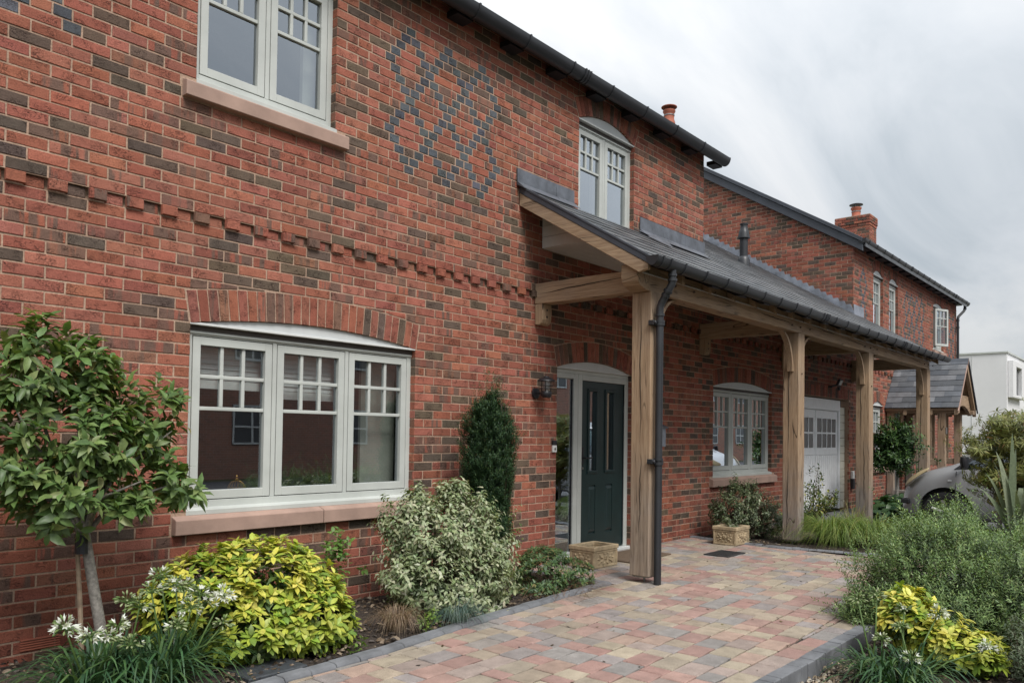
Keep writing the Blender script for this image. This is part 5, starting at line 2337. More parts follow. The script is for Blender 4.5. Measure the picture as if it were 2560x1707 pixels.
        m.lathe([(.02, -.095), (.075, -.075), (.095, 0), (.08, .07), (.02, .09)], T(.93, sg * .955, 1.04), 14, None, Matrix(((1.0, 0, 0), (0, .62, 0), (0, 0, 1.0))))
        mi = m.obj('mirror', M['black_metal'], None, smooth=True)
        keep_world(mi, car)
        m = MB()
        m.obox(T(.90, sg * .875, .965), .12, .06, .045)
        keep_world(m.obj('mirror_arm', M['black_metal'], None, bevel=.01), car)
        for xw in WH:
            m = MB()
            m.tube([T(xw, sg * .52, .30), T(xw, sg * .72, .30)], .36, 24)
            keep_world(m.obj('wheel_arch', M['tyre'], None), car)
            wv = empty('wheel', T(xw, sg * .80, .30))
            wv.parent = car
            wv.matrix_parent_inverse = Matrix.Translation(car.location).inverted()
            R90 = Matrix.Rotation(rad(-90 * sg), 3, 'Y')
            m = MB()
            m.lathe([(.20, -.09), (.285, -.09), (.30, -.06), (.30, .05), (.288, .075), (.25, .085), (.205, .08), (.20, .05)], T(xw, sg * .745, .30), 32, None, R90)
            keep_world(m.obj('tyre', M['tyre'], None, smooth=True), wv)
            m = MB()
            m.lathe([(.205, -.05), (.205, .06), (.19, .066), (.185, .03), (.05, .03), (.045, .055), (.01, .056)], T(xw, sg * .745, .30), 28, None, R90)
            rim = m.obj('rim', M['iron'], None, smooth=True)
            keep_world(rim, wv)
            m = MB()
            for i in range(6):
                a = i * math.pi / 3 + .3
                p0 = Vector(T(xw, sg * .79, .30))
                d_ = Vector((0, math.cos(a), math.sin(a)))
                m.tube([tuple(p0 + d_ * .035), tuple(p0 + d_ * .19)], [.026, .034], 6, flat=1.0)
            keep_world(m.obj('spoke', M['rim'], None, smooth=True), wv)
    # windscreen, grille, bumper trim
    m = MB()
    m.add([T(.80, .60, 1.02), T(.80, -.60, 1.02), T(1.50, -.54, 1.50), T(1.50, .54, 1.50)], [(0, 1, 2, 3)])
    keep_world(m.obj('windscreen', M['car_glass'], None), car)
    m = MB()
    m.obox(T(.055, 0, .42), .70, .05, .13)
    keep_world(m.obj('grille', M['black_metal'], None, bevel=.01), car)
    for sg in (1, -1):
        m = MB()
        m.obox(T(.115, sg * .70, .435), .16, .12, .075)
        keep_world(m.obj('bumper_trim', M['black_metal'], None, bevel=.015, seg=2), car)
    return car


make_car(6.02, -1.74, M['car_paint'], 'grey hatchback car parked nose towards the garage, half hidden by shrubs')
make_car(10.2, -3.0, M['car_white'], 'white hatchback car seen only as a reflection in the window and door panes')
# ------------------------------------------------------------------ block paving, kerbs and beds
PAV = [(0.315, 0.208, 0.176), (0.300, 0.186, 0.160), (0.320, 0.262, 0.200), (0.262, 0.234, 0.212), (0.285, 0.228, 0.200), (0.322, 0.230, 0.184), (0.250, 0.222, 0.212), (0.305, 0.195, 0.168), (0.295, 0.250, 0.195), (0.335, 0.285, 0.215), (0.245, 0.228, 0.215)]
SLP = 0.045
rg = random.Random(15)
KL = [(-7.5, -1.69), (-4.2, -1.43), (-3.5, -1.395), (-2.7, -1.29), (-1.9, -1.225), (-1.2, -1.165), (-0.62, -1.125)]     # drive side of the left kerb
FAR = [(2.93, 0.0), (2.80, -0.6), (2.78, -1.25), (2.86, -1.8), (3.02, -2.4), (3.3, -3.27)]


def lerp_y(path, x):
    for a, b in zip(path[:-1], path[1:]):
        if a[0] <= x <= b[0]:
            return a[1] + (b[1] - a[1]) * (x - a[0]) / (b[0] - a[0])
    return path[0][1] if x < path[0][0] else path[-1][1]


def lerp_x(path, y):
    for a, b in zip(path[:-1], path[1:]):
        if b[1] <= y <= a[1]:
            return a[0] + (b[0] - a[0]) * (y - a[1]) / (b[1] - a[1])
    return path[-1][0] if y < path[-1][1] else path[0][0]


paving = MB()
paving.add([(-7.5, -3.285, GZ - .013), (3.3, -3.285, GZ - .013), (3.05, -2.4, GZ - .013), (2.93, 0.02, GZ - .013), (-0.62, 0.02, GZ - .013), (-.62, -1.12, GZ - .013), (-4.2, -1.42, GZ - .013), (-7.5, -1.68, GZ - .013)], [tuple(range(8))])
m_sand = simple('joint_sand', (0.035, 0.030, 0.024), 0.95, noise_amt=.3, noise_scale=40, bump=.6)
pv = paving.obj('paving', m_sand)
tag(pv, kind='structure')
tiles = []


def try_paver(poly):
    cx = sum(p[0] for p in poly) / 4
    cy = sum(p[1] for p in poly) / 4
    if cx < -.60:
        x0 = max(-7.5, cx - .1)
        ya, yb = lerp_y(KL, cx - .12), lerp_y(KL, cx + .12)
        sl_ = (yb - ya) / .24
        # keep below the line y = ym + sl_ (x - cx)
        c0 = lerp_y(KL, cx)
        poly = clip(poly, sl_, -1.0, sl_ * cx - c0 + .006)
    else:
        if cy > -1.125:
            poly = clip(poly, 1.0, 0.0, -0.575)
        poly = clip(poly, 0.0, -1.0, 0.012)
        if len(poly) > 2:
            xa = lerp_x(FAR, cy)
            xs_ = (lerp_x(FAR, cy + .1) - lerp_x(FAR, cy - .1)) / .2
            poly = clip(poly, -1.0, xs_, -xa + xs_ * cy + .006)
    if len(poly) < 3 or area(poly) < .0016:
        return
    tiles.append(poly)


def course(y0, y1, slope, x0, x1, top_cut=None):
    x = x0 + rg.uniform(-.1, .1)
    last = None
    while x < x1:
        ln = rg.choice([.12, .16, .16, .24, .24])
        if ln == last == .12:
            ln = .24
        last = ln
        a, b = x + .004, x + ln - .004
        poly = [(a, y0 + slope * a + .004), (b, y0 + slope * b + .004), (b, y1 + slope * b - .004), (a, y1 + slope * a - .004)]
        if top_cut is not None:
            poly = clip(poly, 0, 1, top_cut + .003)
        if len(poly) >= 3 and area(poly) > .0012:
            if len(poly) == 4:
                try_paver(poly)
            else:
                tiles.append(poly)
        x += ln


course(-3.282, -3.122, 0.0, -7.3, 3.1)                      # edge course beside the straight kerb
i = 0
while True:
    y0 = -3.20 + i * .16
    course(y0, y0 + .16, SLP, -7.3, 3.2, -3.116 if y0 + SLP * -7.3 < -3.1 else None)
    i += 1
    if y0 + SLP * -7.3 > 0.3:
        break
sc = []
for i, p in enumerate(tiles):
    cx = sum(q[0] for q in p) / len(p)
    cy = sum(q[1] for q in p) / len(p)
    pr = project((cx, cy, GZ))
    if pr and 0 < pr[0] < 2560 and pr[1] < 1707 and len(p) == 4:
        sc.append((area(p) * pr[2] ** 3, i))
sc.sort(reverse=True)
single = set(i for _, i in sc[:300])
mbp = MB()
for i, p in enumerate(tiles):
    c = rg.choice(PAV)
    g = rg.uniform(.88, 1.12)
    c = (c[0] * g, c[1] * g, c[2] * g, 0)
    v, f = brick_shape(p, 0.0, rg, True, b=.006)
    tz = rg.uniform(-.0025, .0025)
    tx, ty = rg.uniform(-.008, .008), rg.uniform(-.008, .008)
    cx = sum(q[0] for q in p) / len(p)
    cy = sum(q[1] for q in p) / len(p)
    if i in single:
        m2 = MB()
        m2.add([(a - cx, b - cy, d + tz + tx * (a - cx) + ty * (b - cy)) for a, b, d in v], f, c)
        o = m2.obj('paver', M['paver'], None)
        o.location = (cx, cy, GZ)
        o.parent = pv
    else:
        mbp.add([(a, b, GZ + d + tz + tx * (a - cx) + ty * (b - cy)) for a, b, d in v], f, c)
o = mbp.obj('pavers', M['paver'], pv)
o['kind'] = 'stuff'


# moss and grit in the joints: small crumbs, one mass
def crumbs(name, n, fx, size, cols, parent=None, flat=.5, mat_=None):
    mb = MB()
    for _ in range(n):
        p = fx()
        if p is None:
            continue
        s = random.uniform(*size)
        c = random.choice(cols)
        g = random.uniform(.7, 1.3)
        a = random.uniform(0, 6.28)
        ca, sa = math.cos(a), math.sin(a)
        l, w, h = s, s * random.uniform(.35, .8), s * flat * random.uniform(.4, 1)
        tl = random.uniform(-.5, .5)
        v = []
        for (x, y, z) in ((-l, -w * .6, 0), (l * .8, -w, 0), (l, w * .7, 0), (-l * .7, w, 0), (-l * .5, -w * .3, h), (l * .5, -w * .4, h), (l * .4, w * .4, h), (-l * .4, w * .4, h)):
            z += tl * x
            v.append((p[0] + ca * x - sa * y, p[1] + sa * x + ca * y, p[2] + z))
        mb.add(v, [(4, 5, 6, 7), (0, 1, 5, 4), (1, 2, 6, 5), (2, 3, 7, 6), (3, 0, 4, 7)], (c[0] * g, c[1] * g, c[2] * g))
    o = mb.obj(name, mat_ or M['leaf'], parent)
    o['kind'] = 'stuff'
    return o


random.seed(5)


def joint_pt():
    p = random.choice(tiles)
    i = random.randrange(len(p))
    a, b = p[i], p[(i + 1) % len(p)]
    t = random.random()
    return (a[0] + (b[0] - a[0]) * t, a[1] + (b[1] - a[1]) * t, GZ - .006)


crumbs('joint_moss', 7000, joint_pt, (.002, .0065), [(.035, .03, .022), (.05, .04, .025), (.035, .045, .016), (.022, .019, .015)], pv)


def pave_pt():
    x_, y_ = random.uniform(-4.5, 2.6), random.uniform(-3.2, -.3)
    if x_ < -.6 and y_ > lerp_y(KL, x_) - .05:
        return None
    return (x_, y_, GZ + .002)


crumbs('leaf_litter', 130, pave_pt, (.004, .016), [(.06, .04, .02), (.10, .07, .03), (.035, .03, .025), (.14, .12, .05)], None, .15)


# ---- kerbs, block by block
def kerb_line(name, path, width, side, z_top, z_bot, step, label, bull=False):
    k_ = empty(name, (path[0][0], path[0][1], GZ))
    tag(k_, kind='structure')
    pts = [Vector((p[0], p[1], 0)) for p in path]
    for a, b in zip(pts[:-1], pts[1:]):
        d = (b - a)
        L_ = d.length
        n = max(1, int(round(L_ / step)))
        d.normalize()
        nrm = Vector((-d.y, d.x, 0)) * side
        for i in range(n):
            s0, s1 = L_ * i / n + .002, L_ * (i + 1) / n - .002
            if bull:
                prof = [(0, z_bot), (0, z_top - .022), (.012, z_top - .006), (.03, z_top), (width * .75, z_top), (width, z_top - .02), (width, z_bot)]
            else:
                prof = [(0, z_bot), (0, z_top - .003), (.003, z_top), (width - .004, z_top), (width, z_top - .004), (width, z_bot)]
            j = rg.uniform(-.003, .003)
            jz = rg.uniform(-.003, .003)
            mb = MB()
            mb.prism(prof, lambda p, t: tuple(a + d * t + nrm * (p[0] + j) + Vector((0, 0, p[1] + jz))), s0, s1)
            mb.obj('kerb_block', M['kerb'], k_, bevel=.004)
    return k_


kerb_line('kerb', KL, .115, 1, GZ + .022, GZ - .1, .2, None, True)
kerb_line('kerb', [(-0.60, -1.12), (-0.565, -0.9), (-0.58, -0.5), (-0.60, -0.02)], .10, 1, GZ + .018, GZ - .1, .1, None, True)
kerb_line('kerb', [(-7.5, -3.288), (-0.72, -3.275)], .092, -1, GZ + .010, GZ - .2, .1, None)
kerb_line('kerb', [(-0.72, -3.275), (3.3, -3.27)], .092, -1, GZ + .010, GZ - .2, .1, None)
kerb_line('kerb', FAR, .10, 1, GZ + .022, GZ - .1, .1, None, True)


# ---- soil
def soil_sheet(name, poly_fn, x0, x1, y_lo, y_hi, z, n=60, m=14, amp=.02):
    mb = MB()
    vs_, fs_ = [], []
    for i in range(n + 1):
        x = x0 + (x1 - x0) * i / n
        a, b = y_lo(x), y_hi(x)
        for j in range(m + 1):
            t = j / m
            y = a + (b - a) * t
            h = amp * (math.sin(x * 9 + y * 5) * .4 + math.sin(x * 23 + 1.7 * y * 11) * .3 + random.uniform(-.4, .4)) + .03 * math.sin(math.pi * t)
            vs_.append((x, y, z + h))
    for i in range(n):
        for j in range(m):
            a = i * (m + 1) + j
            fs_.append((a, a + 1, a + m + 2, a + m + 1))
    mb.add(vs_, fs_)
    o = mb.obj(name, M['soil'], None, smooth='all')
    tag(o, kind='structure')
    return o


soil_sheet('flower_bed', None, -7.4, -0.66, lambda x: lerp_y(KL, x) + .10, lambda x: .02, GZ - .01)
soil_sheet('flower_bed', None, 2.80, 5.4, lambda x: -2.9, lambda x: .02, GZ - .02, 40, 24)
soil_sheet('flower_bed', None, -7.4, 6.0, lambda x: -7.5, lambda x: -3.36, GZ - .10, 90, 40)
chip_c = [(.05, .035, .025), (.10, .07, .045), (.17, .125, .085), (.032, .024, .02), (.28, .22, .16), (.035, .03, .028)]
random.seed(8)
crumbs('bark_mulch', 2600, lambda: (lambda x: (x, random.uniform(lerp_y(KL, x) + .12, -.05), GZ + .018))(random.uniform(-5.6, -.75)), (.006, .026), chip_c)
crumbs('bark_mulch', 700, lambda: (random.uniform(2.95, 4.6), random.uniform(-2.6, -.1), GZ + .01), (.008, .03), chip_c)
crumbs('bark_mulch', 2200, lambda: (random.uniform(-3.2, -.2), random.uniform(-4.6, -3.40), GZ - .085), (.006, .026), chip_c)
st_c = [(.40, .32, .22), (.33, .25, .17), (.24, .18, .12), (.45, .40, .33)]
crumbs('gravel', 420, lambda: (random.uniform(-2.9, -1.4), random.gauss(-3.50, .08), GZ - .075), (.005, .016), st_c, flat=1.1)
# drive in front of the garages
mb = MB()
mb.add([(5.4, -9, GZ - .02), (30, -9, GZ - .02), (30, 0.0, GZ - .02), (5.4, 0.0, GZ - .02)], [(0, 1, 2, 3)])
tag(mb.obj('driveway', simple('drive_tarmac', (.085, .085, .09), .9, noise_amt=.25, noise_scale=30, bump=.5)), kind='structure')
mb = MB()
mb.add([(-60, -14.5, GZ - .05), (90, -14.5, GZ - .05), (90, -9.0, GZ - .05), (-60, -9.0, GZ - .05)], [(0, 1, 2, 3)])
tag(mb.obj('road', simple('road_tarmac', (.06, .06, .063), .9, noise_amt=.2, noise_scale=30)), kind='structure')
# ------------------------------------------------------------------ small things
def planter(x0, y0, w, d, h, label):
    p = empty('planter', (x0 + w / 2, y0 + d / 2, GZ))
    tag(p, label, 'planter', 'square stone planters by the front door')
    z = GZ + .003
    t = .035

    def ringbox(mb, e, za, zb, ti, taper=0.0):
        o = [(x0 - e, y0 - e), (x0 + w + e, y0 - e), (x0 + w + e, y0 + d + e), (x0 - e, y0 + d + e)]
        i_ = [(x0 + ti, y0 + ti), (x0 + w - ti, y0 + ti), (x0 + w - ti, y0 + d - ti), (x0 + ti, y0 + d - ti)]
        o2 = [(a + (x0 + w / 2 - a) * taper, b + (y0 + d / 2 - b) * taper) for a, b in o]
        v = [(a, b, zb) for a, b in o] + [(a, b, zb) for a, b in i_] + [(a, b, za) for a, b in o2] + [(a, b, za) for a, b in i_]
        f = []
        for k in range(4):
            j = (k + 1) % 4
            f += [(k, j, 4 + j, 4 + k), (8 + k, 8 + j, j, k), (4 + k, 4 + j, 12 + j, 12 + k), (12 + k, 12 + j, 8 + j, 8 + k)]
        mb.add(v, f)
    mb = MB()
    ringbox(mb, 0, z, z + h * .80, t, .03)
    mb.box(x0 + t, x0 + w - t, y0 + t, y0 + d - t, z, z + .02)
    keep_world(mb.obj('body', M['planter'], None, bevel=.006, seg=2), p)
    mb = MB()
    ringbox(mb, .012, z + h * .80, z + h, t * .9)
    keep_world(mb.obj('rim', M['planter'], None, bevel=.007, seg=2), p)
    mb = MB()
    mb.box(x0 + t, x0 + w - t, y0 + t, y0 + d - t, z + .02, z + h * .55)
    keep_world(mb.obj('soil', M['soil'], None), p)
    # raised border and flower relief on the two faces in view
    for face in ('x', 'y'):
        L = d if face == 'x' else w
        P = (lambda a, b, c: (x0 - c, y0 + a, z + b)) if face == 'x' else (lambda a, b, c: (x0 + a, y0 - c, z + b))
        mb = MB()
        zt = h * .76
        zb = h * .06
        for (a0, a1, b0, b1) in ((.0, L, zb - .012, zb + .008), (.0, L, zt - .01, zt + .006), (.0, .022, zb, zt), (L - .022, L, zb, zt)):
            q = [P(a0, b0, .006), P(a1, b0, .006), P(a1, b1, .006), P(a0, b1, .006), P(a0, b0, -.004), P(a1, b0, -.004), P(a1, b1, -.004), P(a0, b1, -.004)]
            mb.add(q, [(0, 1, 2, 3), (4, 7, 6, 5), (0, 4, 5, 1), (1, 5, 6, 2), (2, 6, 7, 3), (3, 7, 4, 0)])
        keep_world(mb.obj('border', M['planter'], None, bevel=.003), p)
        mb = MB()
        cx, cz = L / 2, h * .42

        def petal(a, b, ang, ln, wd, hh=.010):
            ca, sa = math.cos(ang), math.sin(ang)
            pts = [(0, 0), (ln * .35, wd), (ln * .75, wd * .8), (ln, 0), (ln * .75, -wd * .8), (ln * .35, -wd)]
            ring_ = [P(a + ca * u - sa * v_, b + sa * u + ca * v_, .0005) for u, v_ in pts]
            mid = P(a + ca * ln * .5, b + sa * ln * .5, hh)
            mb.add(ring_ + [mid], [(i, (i + 1) % 6, 6) for i in range(6)])
        for k in range(7):
            petal(cx, cz + .005, k * 2 * math.pi / 7, .030, .013, .012)
        for k in range(5):
            petal(cx, cz + .005, k * 2 * math.pi / 5 + .4, .017, .009, .018)
        for sg in (-1, 1):
            for (dx, dz, an, ln) in ((.030, .0, .35, .055), (.032, -.012, -.35, .055), (.065, .018, .9, .040), (.068, -.022, -.9, .036), (.075, .0, .0, .035), (.012, -.035, -.8, .035), (.018, .035, 1.0, .030)):
                petal(cx + sg * dx * L / .30, cz + dz, an if sg > 0 else math.pi - an, ln * L / .30 * .9, .0105)
        keep_world(mb.obj('flower_relief', M['planter'], None), p)
    return p


planter(-0.09, -.56, .42, .30, .215, 'empty carved stone planter in front of the green door')
planter(2.56, -.83, .38, .30, .225, 'empty carved stone planter beside the second oak post, near the dark shrub')


def lantern(x, z, label):
    l = empty('wall_lantern', (x, 0, z))
    tag(l, label, 'lamp', 'black lanterns either side of the door')
    mb = MB()
    mb.tube([(x, -.001, z), (x, -.020, z), (x, -.026, z)], [.056, .054, .03], 24)
    keep_world(mb.obj('wall_plate', M['black_metal'], None, smooth=True), l)
    mb = MB()
    mb.tube([(x, -.02, z), (x, -.13, z)], .008, 8)
    keep_world(mb.obj('arm', M['black_metal'], None), l)
    c = (x, -.145, z)
    mb = MB()
    mb.lathe([(.040, -.045), (.055, -.025), (.058, .005), (.050, .020)], c, 20)
    keep_world(mb.obj('base', M['black_metal'], None, smooth=True), l)
    mb = MB()
    mb.lathe([(.038, .02), (.038, .118)], c, 18)
    keep_world(mb.obj('glass', M['lamp_glass'], None, smooth=True), l)
    mb = MB()
    for k in range(4):
        a = k * math.pi / 2 + .5
        mb.tube([(c[0] + .047 * math.cos(a), c[1] + .047 * math.sin(a), z + .01), (c[0] + .047 * math.cos(a), c[1] + .047 * math.sin(a), z + .125)], .004, 6)
    keep_world(mb.obj('cage_bar', M['black_metal'], None), l)
    for h_ in (.045, .075):
        mb = MB()
        mb.lathe([(.045, h_), (.072, h_ - .003), (.072, h_ + .001), (.045, h_ + .004)], c, 20)
        keep_world(mb.obj('ring', M['black_metal'], None), l)
    mb = MB()
    mb.lathe([(.072, .118), (.094, .120), (.090, .130), (.045, .158), (.03, .160), (.028, .172), (.005, .174)], c, 22)
    keep_world(mb.obj('cap', M['black_metal'], None, smooth=True), l)


lantern(-0.369, 1.648, 'black wall lantern on the brick to the left of the front door')
lantern(1.80, 1.648, 'black wall lantern right of the front door, half hidden by the downpipe')

db = empty('doorbell', (-.052, 0, 1.1))
tag(db, 'small black and white video doorbell on the brick beside the door', 'doorbell')
keep_world(MB().box(-.083, -.021, -.024, -.001, 1.045, 1.118).obj('button_plate', M['white_plastic'], None, bevel=.004, seg=2), db)
keep_world(MB().box(-.083, -.021, -.025, -.001, 1.119, 1.168).obj('camera_head', M['black_metal'], None, bevel=.004, seg=2), db)
keep_world(MB().lathe([(.014, 0), (.014, .003), (.011, .004), (.010, .002)], (-.052, -.024, 1.08), 18, None, Matrix.Rotation(rad(90), 3, 'X')).obj('button', M['steel'], None), db)

lb = empty('letter_box', (1.99, -.06, 1.25))
tag(lb, 'pale grey wall letter box with a shingled lid, behind the downpipe', 'letter box')
keep_world(MB().prism([(-.002, 1.10), (-.11, 1.10), (-.11, 1.33), (-.002, 1.36)], lambda p, a: (a, p[0], p[1]), 1.88, 2.10).obj('body', M['lead_light'], None, bevel=.006), lb)
keep_world(MB().prism([(-.002, 1.40), (-.13, 1.345), (-.13, 1.325), (-.002, 1.375)], lambda p, a: (a, p[0], p[1]), 1.86, 2.12).obj('lid', M['lead'], None, bevel=.004), lb)

# door mat
mt = MB()
mt.box(.50, 1.35, -.62, -.12, GZ + .001, GZ + .017)
tag(mt.obj('door_mat', M['mat'], None, bevel=.004), 'brown coir door mat on the paving at the green door', 'mat')
# gully grate in the paving
dg_ = empty('drain_grate', (1.85, -1.02, GZ))
tag(dg_, 'black iron drain grate set in the block paving', 'drain')
mb = MB()
for i in range(11):
    mb.box(1.66 + i * .036, 1.66 + i * .036 + .02, -1.15, -.90, GZ + .001, GZ + .010)
keep_world(mb.obj('bars', M['iron'], None), dg_)
mb = MB()
mb.box(1.63, 2.08, -1.175, -1.15, GZ + .001, GZ + .012)
mb.box(1.63, 2.08, -.90, -.875, GZ + .001, GZ + .012)
mb.box(1.63, 1.66, -1.15, -.90, GZ + .001, GZ + .012)
mb.box(2.05, 2.08, -1.15, -.90, GZ + .001, GZ + .012)
keep_world(mb.obj('rim', M['iron'], None), dg_)
# inspection cover in the near bed
cv = MB()
cv.box(-4.34, -3.97, -1.30, -1.03, GZ - .02, GZ + .020)
tag(cv.obj('inspection_cover', M['plastic_cover'], None, bevel=.006), 'square dark grey cover lying in the near flower bed by the kerb', 'cover')
# floodlight over the garage
fl2 = empty('floodlight', (8.30, 0, 2.23))
tag(fl2, 'small black floodlight with sensor above the garage door', 'lamp')
keep_world(MB().tube([(8.22, -.001, 2.19), (8.22, -.06, 2.19), (8.30, -.12, 2.22)], .018, 8).obj('bracket', M['black_metal'], None), fl2)
rm = Matrix.Rotation(rad(25), 3, 'X')
keep_world(MB().obox((8.33, -.16, 2.27), .16, .04, .12, rm).obj('lamp_body', M['black_metal'], None, bevel=.004), fl2)
keep_world(MB().obox((8.33, -.184, 2.258), .12, .006, .085, rm).obj('lens', M['white_plastic'], None), fl2)
keep_world(MB().lathe([(.02, -.03), (.028, 0), (.02, .03)], (8.30, -.16, 2.15), 10).obj('sensor', M['black_metal'], None, smooth=True), fl2)
# socket by the garage corner
sk = empty('charger_box', (9.5, 0, .45))
tag(sk, 'small black and white box on the brick right of the garage door', 'box')
keep_world(MB().box(9.46, 9.56, -.06, -.001, .25, .45).obj('body', M['black_metal'], None, bevel=.006), sk)
keep_world(MB().box(9.465, 9.555, -.05, -.001, .451, .60).obj('panel', M['white_plastic'], None, bevel=.004), sk)
# terracotta air brick low in the near wall
mb = MB()
for k in range(5):
    mb.box(-5.02, -4.81, -.012, .0, -.055 + k * .014, -.048 + k * .014)
mb.obj('air_brick', M['terracotta'], wall)

# gilt bird cage and wicker basket on the sill inside the wide window
bc = empty('bird_cage', (-3.51, .30, .68))
tag(bc, 'small gilt bird cage standing inside the wide ground floor window', 'bird cage')
cx, cy, zb_ = -3.51, .30, .68
for k in range(16):
    a = k * math.pi / 8
    pth = [(cx + .062 * math.cos(a), cy + .062 * math.sin(a), zb_), (cx + .062 * math.cos(a), cy + .062 * math.sin(a), zb_ + .12)]
    for s in range(1, 6):
        t = s / 5 * math.pi / 2
        pth.append((cx + .062 * math.cos(t) * math.cos(a), cy + .062 * math.cos(t) * math.sin(a), zb_ + .12 + .055 * math.sin(t)))
    keep_world(MB().tube(pth, .0022, 5).obj('bar', M['gold'], None), bc)
for z in (0, .06, .12):
    keep_world(MB().lathe([(.060, z), (.066, z), (.066, z + .006), (.060, z + .006)], (cx, cy, zb_), 24).obj('hoop', M['gold'], None), bc)
keep_world(MB().lathe([(.010, .172), (.014, .185), (.005, .195), (.010, .205), (.002, .218)], (cx, cy, zb_), 12).obj('finial', M['gold'], None, smooth=True), bc)
bk = MB()
bk.lathe([(.06, 0), (.085, .01), (.09, .05), (.08, .055), (.075, .02), (.01, .015)], (-3.26, .30, .74), 24)
tag(bk.obj('basket', M['wicker'], None, smooth=True), 'shallow wicker basket inside the wide window, middle light', 'basket')
# ------------------------------------------------------------------ plants
def rnd_unit(n):
    v = rng.normal(size=(n, 3))
    return v / np.linalg.norm(v, axis=1, keepdims=True)


def norm(v):
    return v / np.maximum(np.linalg.norm(v, axis=-1, keepdims=True), 1e-9)


def leaves_mesh(name, base, dirs, up, L, W, cols, fold=0.25, droop=0.35, shape=(0.42, 0.80), wave=0.0):
    """one mesh of many pointed, folded, drooping leaves. base/dirs/up: (n,3); L, W: (n,)"""
    n = len(base)
    d = norm(dirs)
    s = norm(np.cross(d, up))
    u = np.cross(s, d)
    L = np.asarray(L).reshape(-1, 1)
    W = np.asarray(W).reshape(-1, 1)
    t1, t2 = 0.30, 0.68

    def P(t, side, w):
        p = base + d * L * t - u * (droop * L * t * t)
        p = p + s * (side * W * w * 0.5) + u * (abs(side) * W * fold * w * 0.5)
        if wave:
            p = p + u * (rng.normal(size=(n, 1)) * wave * W)
        return p
    V = np.stack([P(0, 0, 0), P(t1, 0, 1), P(t1, -1, 0.95), P(t1, 1, 0.95), P(t2, 0, 1), P(t2, -1, shape[1]), P(t2, 1, shape[1]), P(1, 0, 0)], 1)
    V = V.reshape(-1, 3)
    tri = np.array([[0, 1, 2], [0, 3, 1], [2, 1, 4], [2, 4, 5], [1, 3, 6], [1, 6, 4], [5, 4, 7], [4, 6, 7]])
    F = (tri[None] + (np.arange(n) * 8)[:, None, None]).reshape(-1, 3)
    return raw_mesh(name, V, F, np.repeat(np.asarray(cols), 8, axis=0))


def raw_mesh(name, V, F, face_cols):
    me = bpy.data.meshes.new(name)
    nv, nf, k = len(V), len(F), F.shape[1]
    me.vertices.add(nv)
    me.vertices.foreach_set('co', np.ascontiguousarray(V, dtype=np.float32).ravel())
    me.loops.add(nf * k)
    me.loops.foreach_set('vertex_index', np.ascontiguousarray(F, dtype=np.int32).ravel())
    me.polygons.add(nf)
    me.polygons.foreach_set('loop_start', np.arange(0, nf * k, k, dtype=np.int32))
    me.polygons.foreach_set('loop_total', np.full(nf, k, dtype=np.int32))
    me.polygons.foreach_set('use_smooth', np.ones(nf, dtype=bool))
    me.update(calc_edges=True)
    at = me.attributes.new('col', 'FLOAT_COLOR', 'FACE')
    c = np.concatenate([face_cols, np.ones((len(face_cols), 1))], 1).astype(np.float32)
    at.data.foreach_set('color', c.ravel())
    return me


def mesh_obj(me, name, mat_, parent):
    o = bpy.data.objects.new(name, me)
    COL.objects.link(o)
    me.materials.append(mat_)
    o.color = (0, 0, 0, 0)
    if parent is not None:
        o.parent = parent
        o.matrix_parent_inverse = Matrix.Translation(parent.location).inverted()
    return o


def pick_cols(n, cols, weights, jit=0.16):
    cols = np.array(cols)
    idx = rng.choice(len(cols), size=n, p=np.array(weights) / sum(weights))
    c = cols[idx] * (1 + rng.uniform(-jit, jit, size=(n, 1)))
    return np.clip(c * (1 + rng.uniform(-.06, .06, size=(n, 3))), 0, 1)


def shoot_tips(blobs, n, rmin=0.72, up_bias=0.35, rough=0.0):
    """points near the skin of a union of ellipsoids, with outward directions"""
    C = np.array([b[:3] for b in blobs])
    R = np.array([b[3:6] for b in blobs])
    w = (R[:, 0] * R[:, 1] + R[:, 1] * R[:, 2] + R[:, 0] * R[:, 2])
    P_, D_ = [], []
    got = 0
    while got < n:
        m = n * 2
        k = rng.choice(len(blobs), size=m, p=w / w.sum())
        u = rnd_unit(m)
        r = rmin + (1.04 - rmin) * rng.random((m, 1)) ** 0.6
        p = C[k] + u * R[k] * r
        # drop what lies deep inside another blob
        q = ((p[:, None, :] - C[None]) / R[None])
        dist = np.linalg.norm(q, axis=2)
        dist[np.arange(m), k] = 9
        keep = dist.min(axis=1) > 0.80
        p, u2, kk = p[keep], u[keep], k[keep]
        nrm_ = norm(u2 / R[kk])
        d = norm(nrm_ + np.array([0, 0, up_bias]) + rng.normal(scale=.28, size=p.shape))
        P_.append(p)
        D_.append(d)
        got += len(p)
    P_, D_ = np.concatenate(P_)[:n], np.concatenate(D_)[:n]
    if rough:
        # sprays that grow out of the general outline, in clumps
        cl = np.sin(P_[:, 0] * 13 + 2 * P_[:, 1]) + np.sin(P_[:, 1] * 17 - 5 * P_[:, 2]) + np.sin(P_[:, 2] * 15 + 7 * P_[:, 0])
        P_ = P_ + D_ * (rough * (0.35 * cl + rng.exponential(.6, len(P_)) * (cl > .3)))[:, None]
    return P_, D_


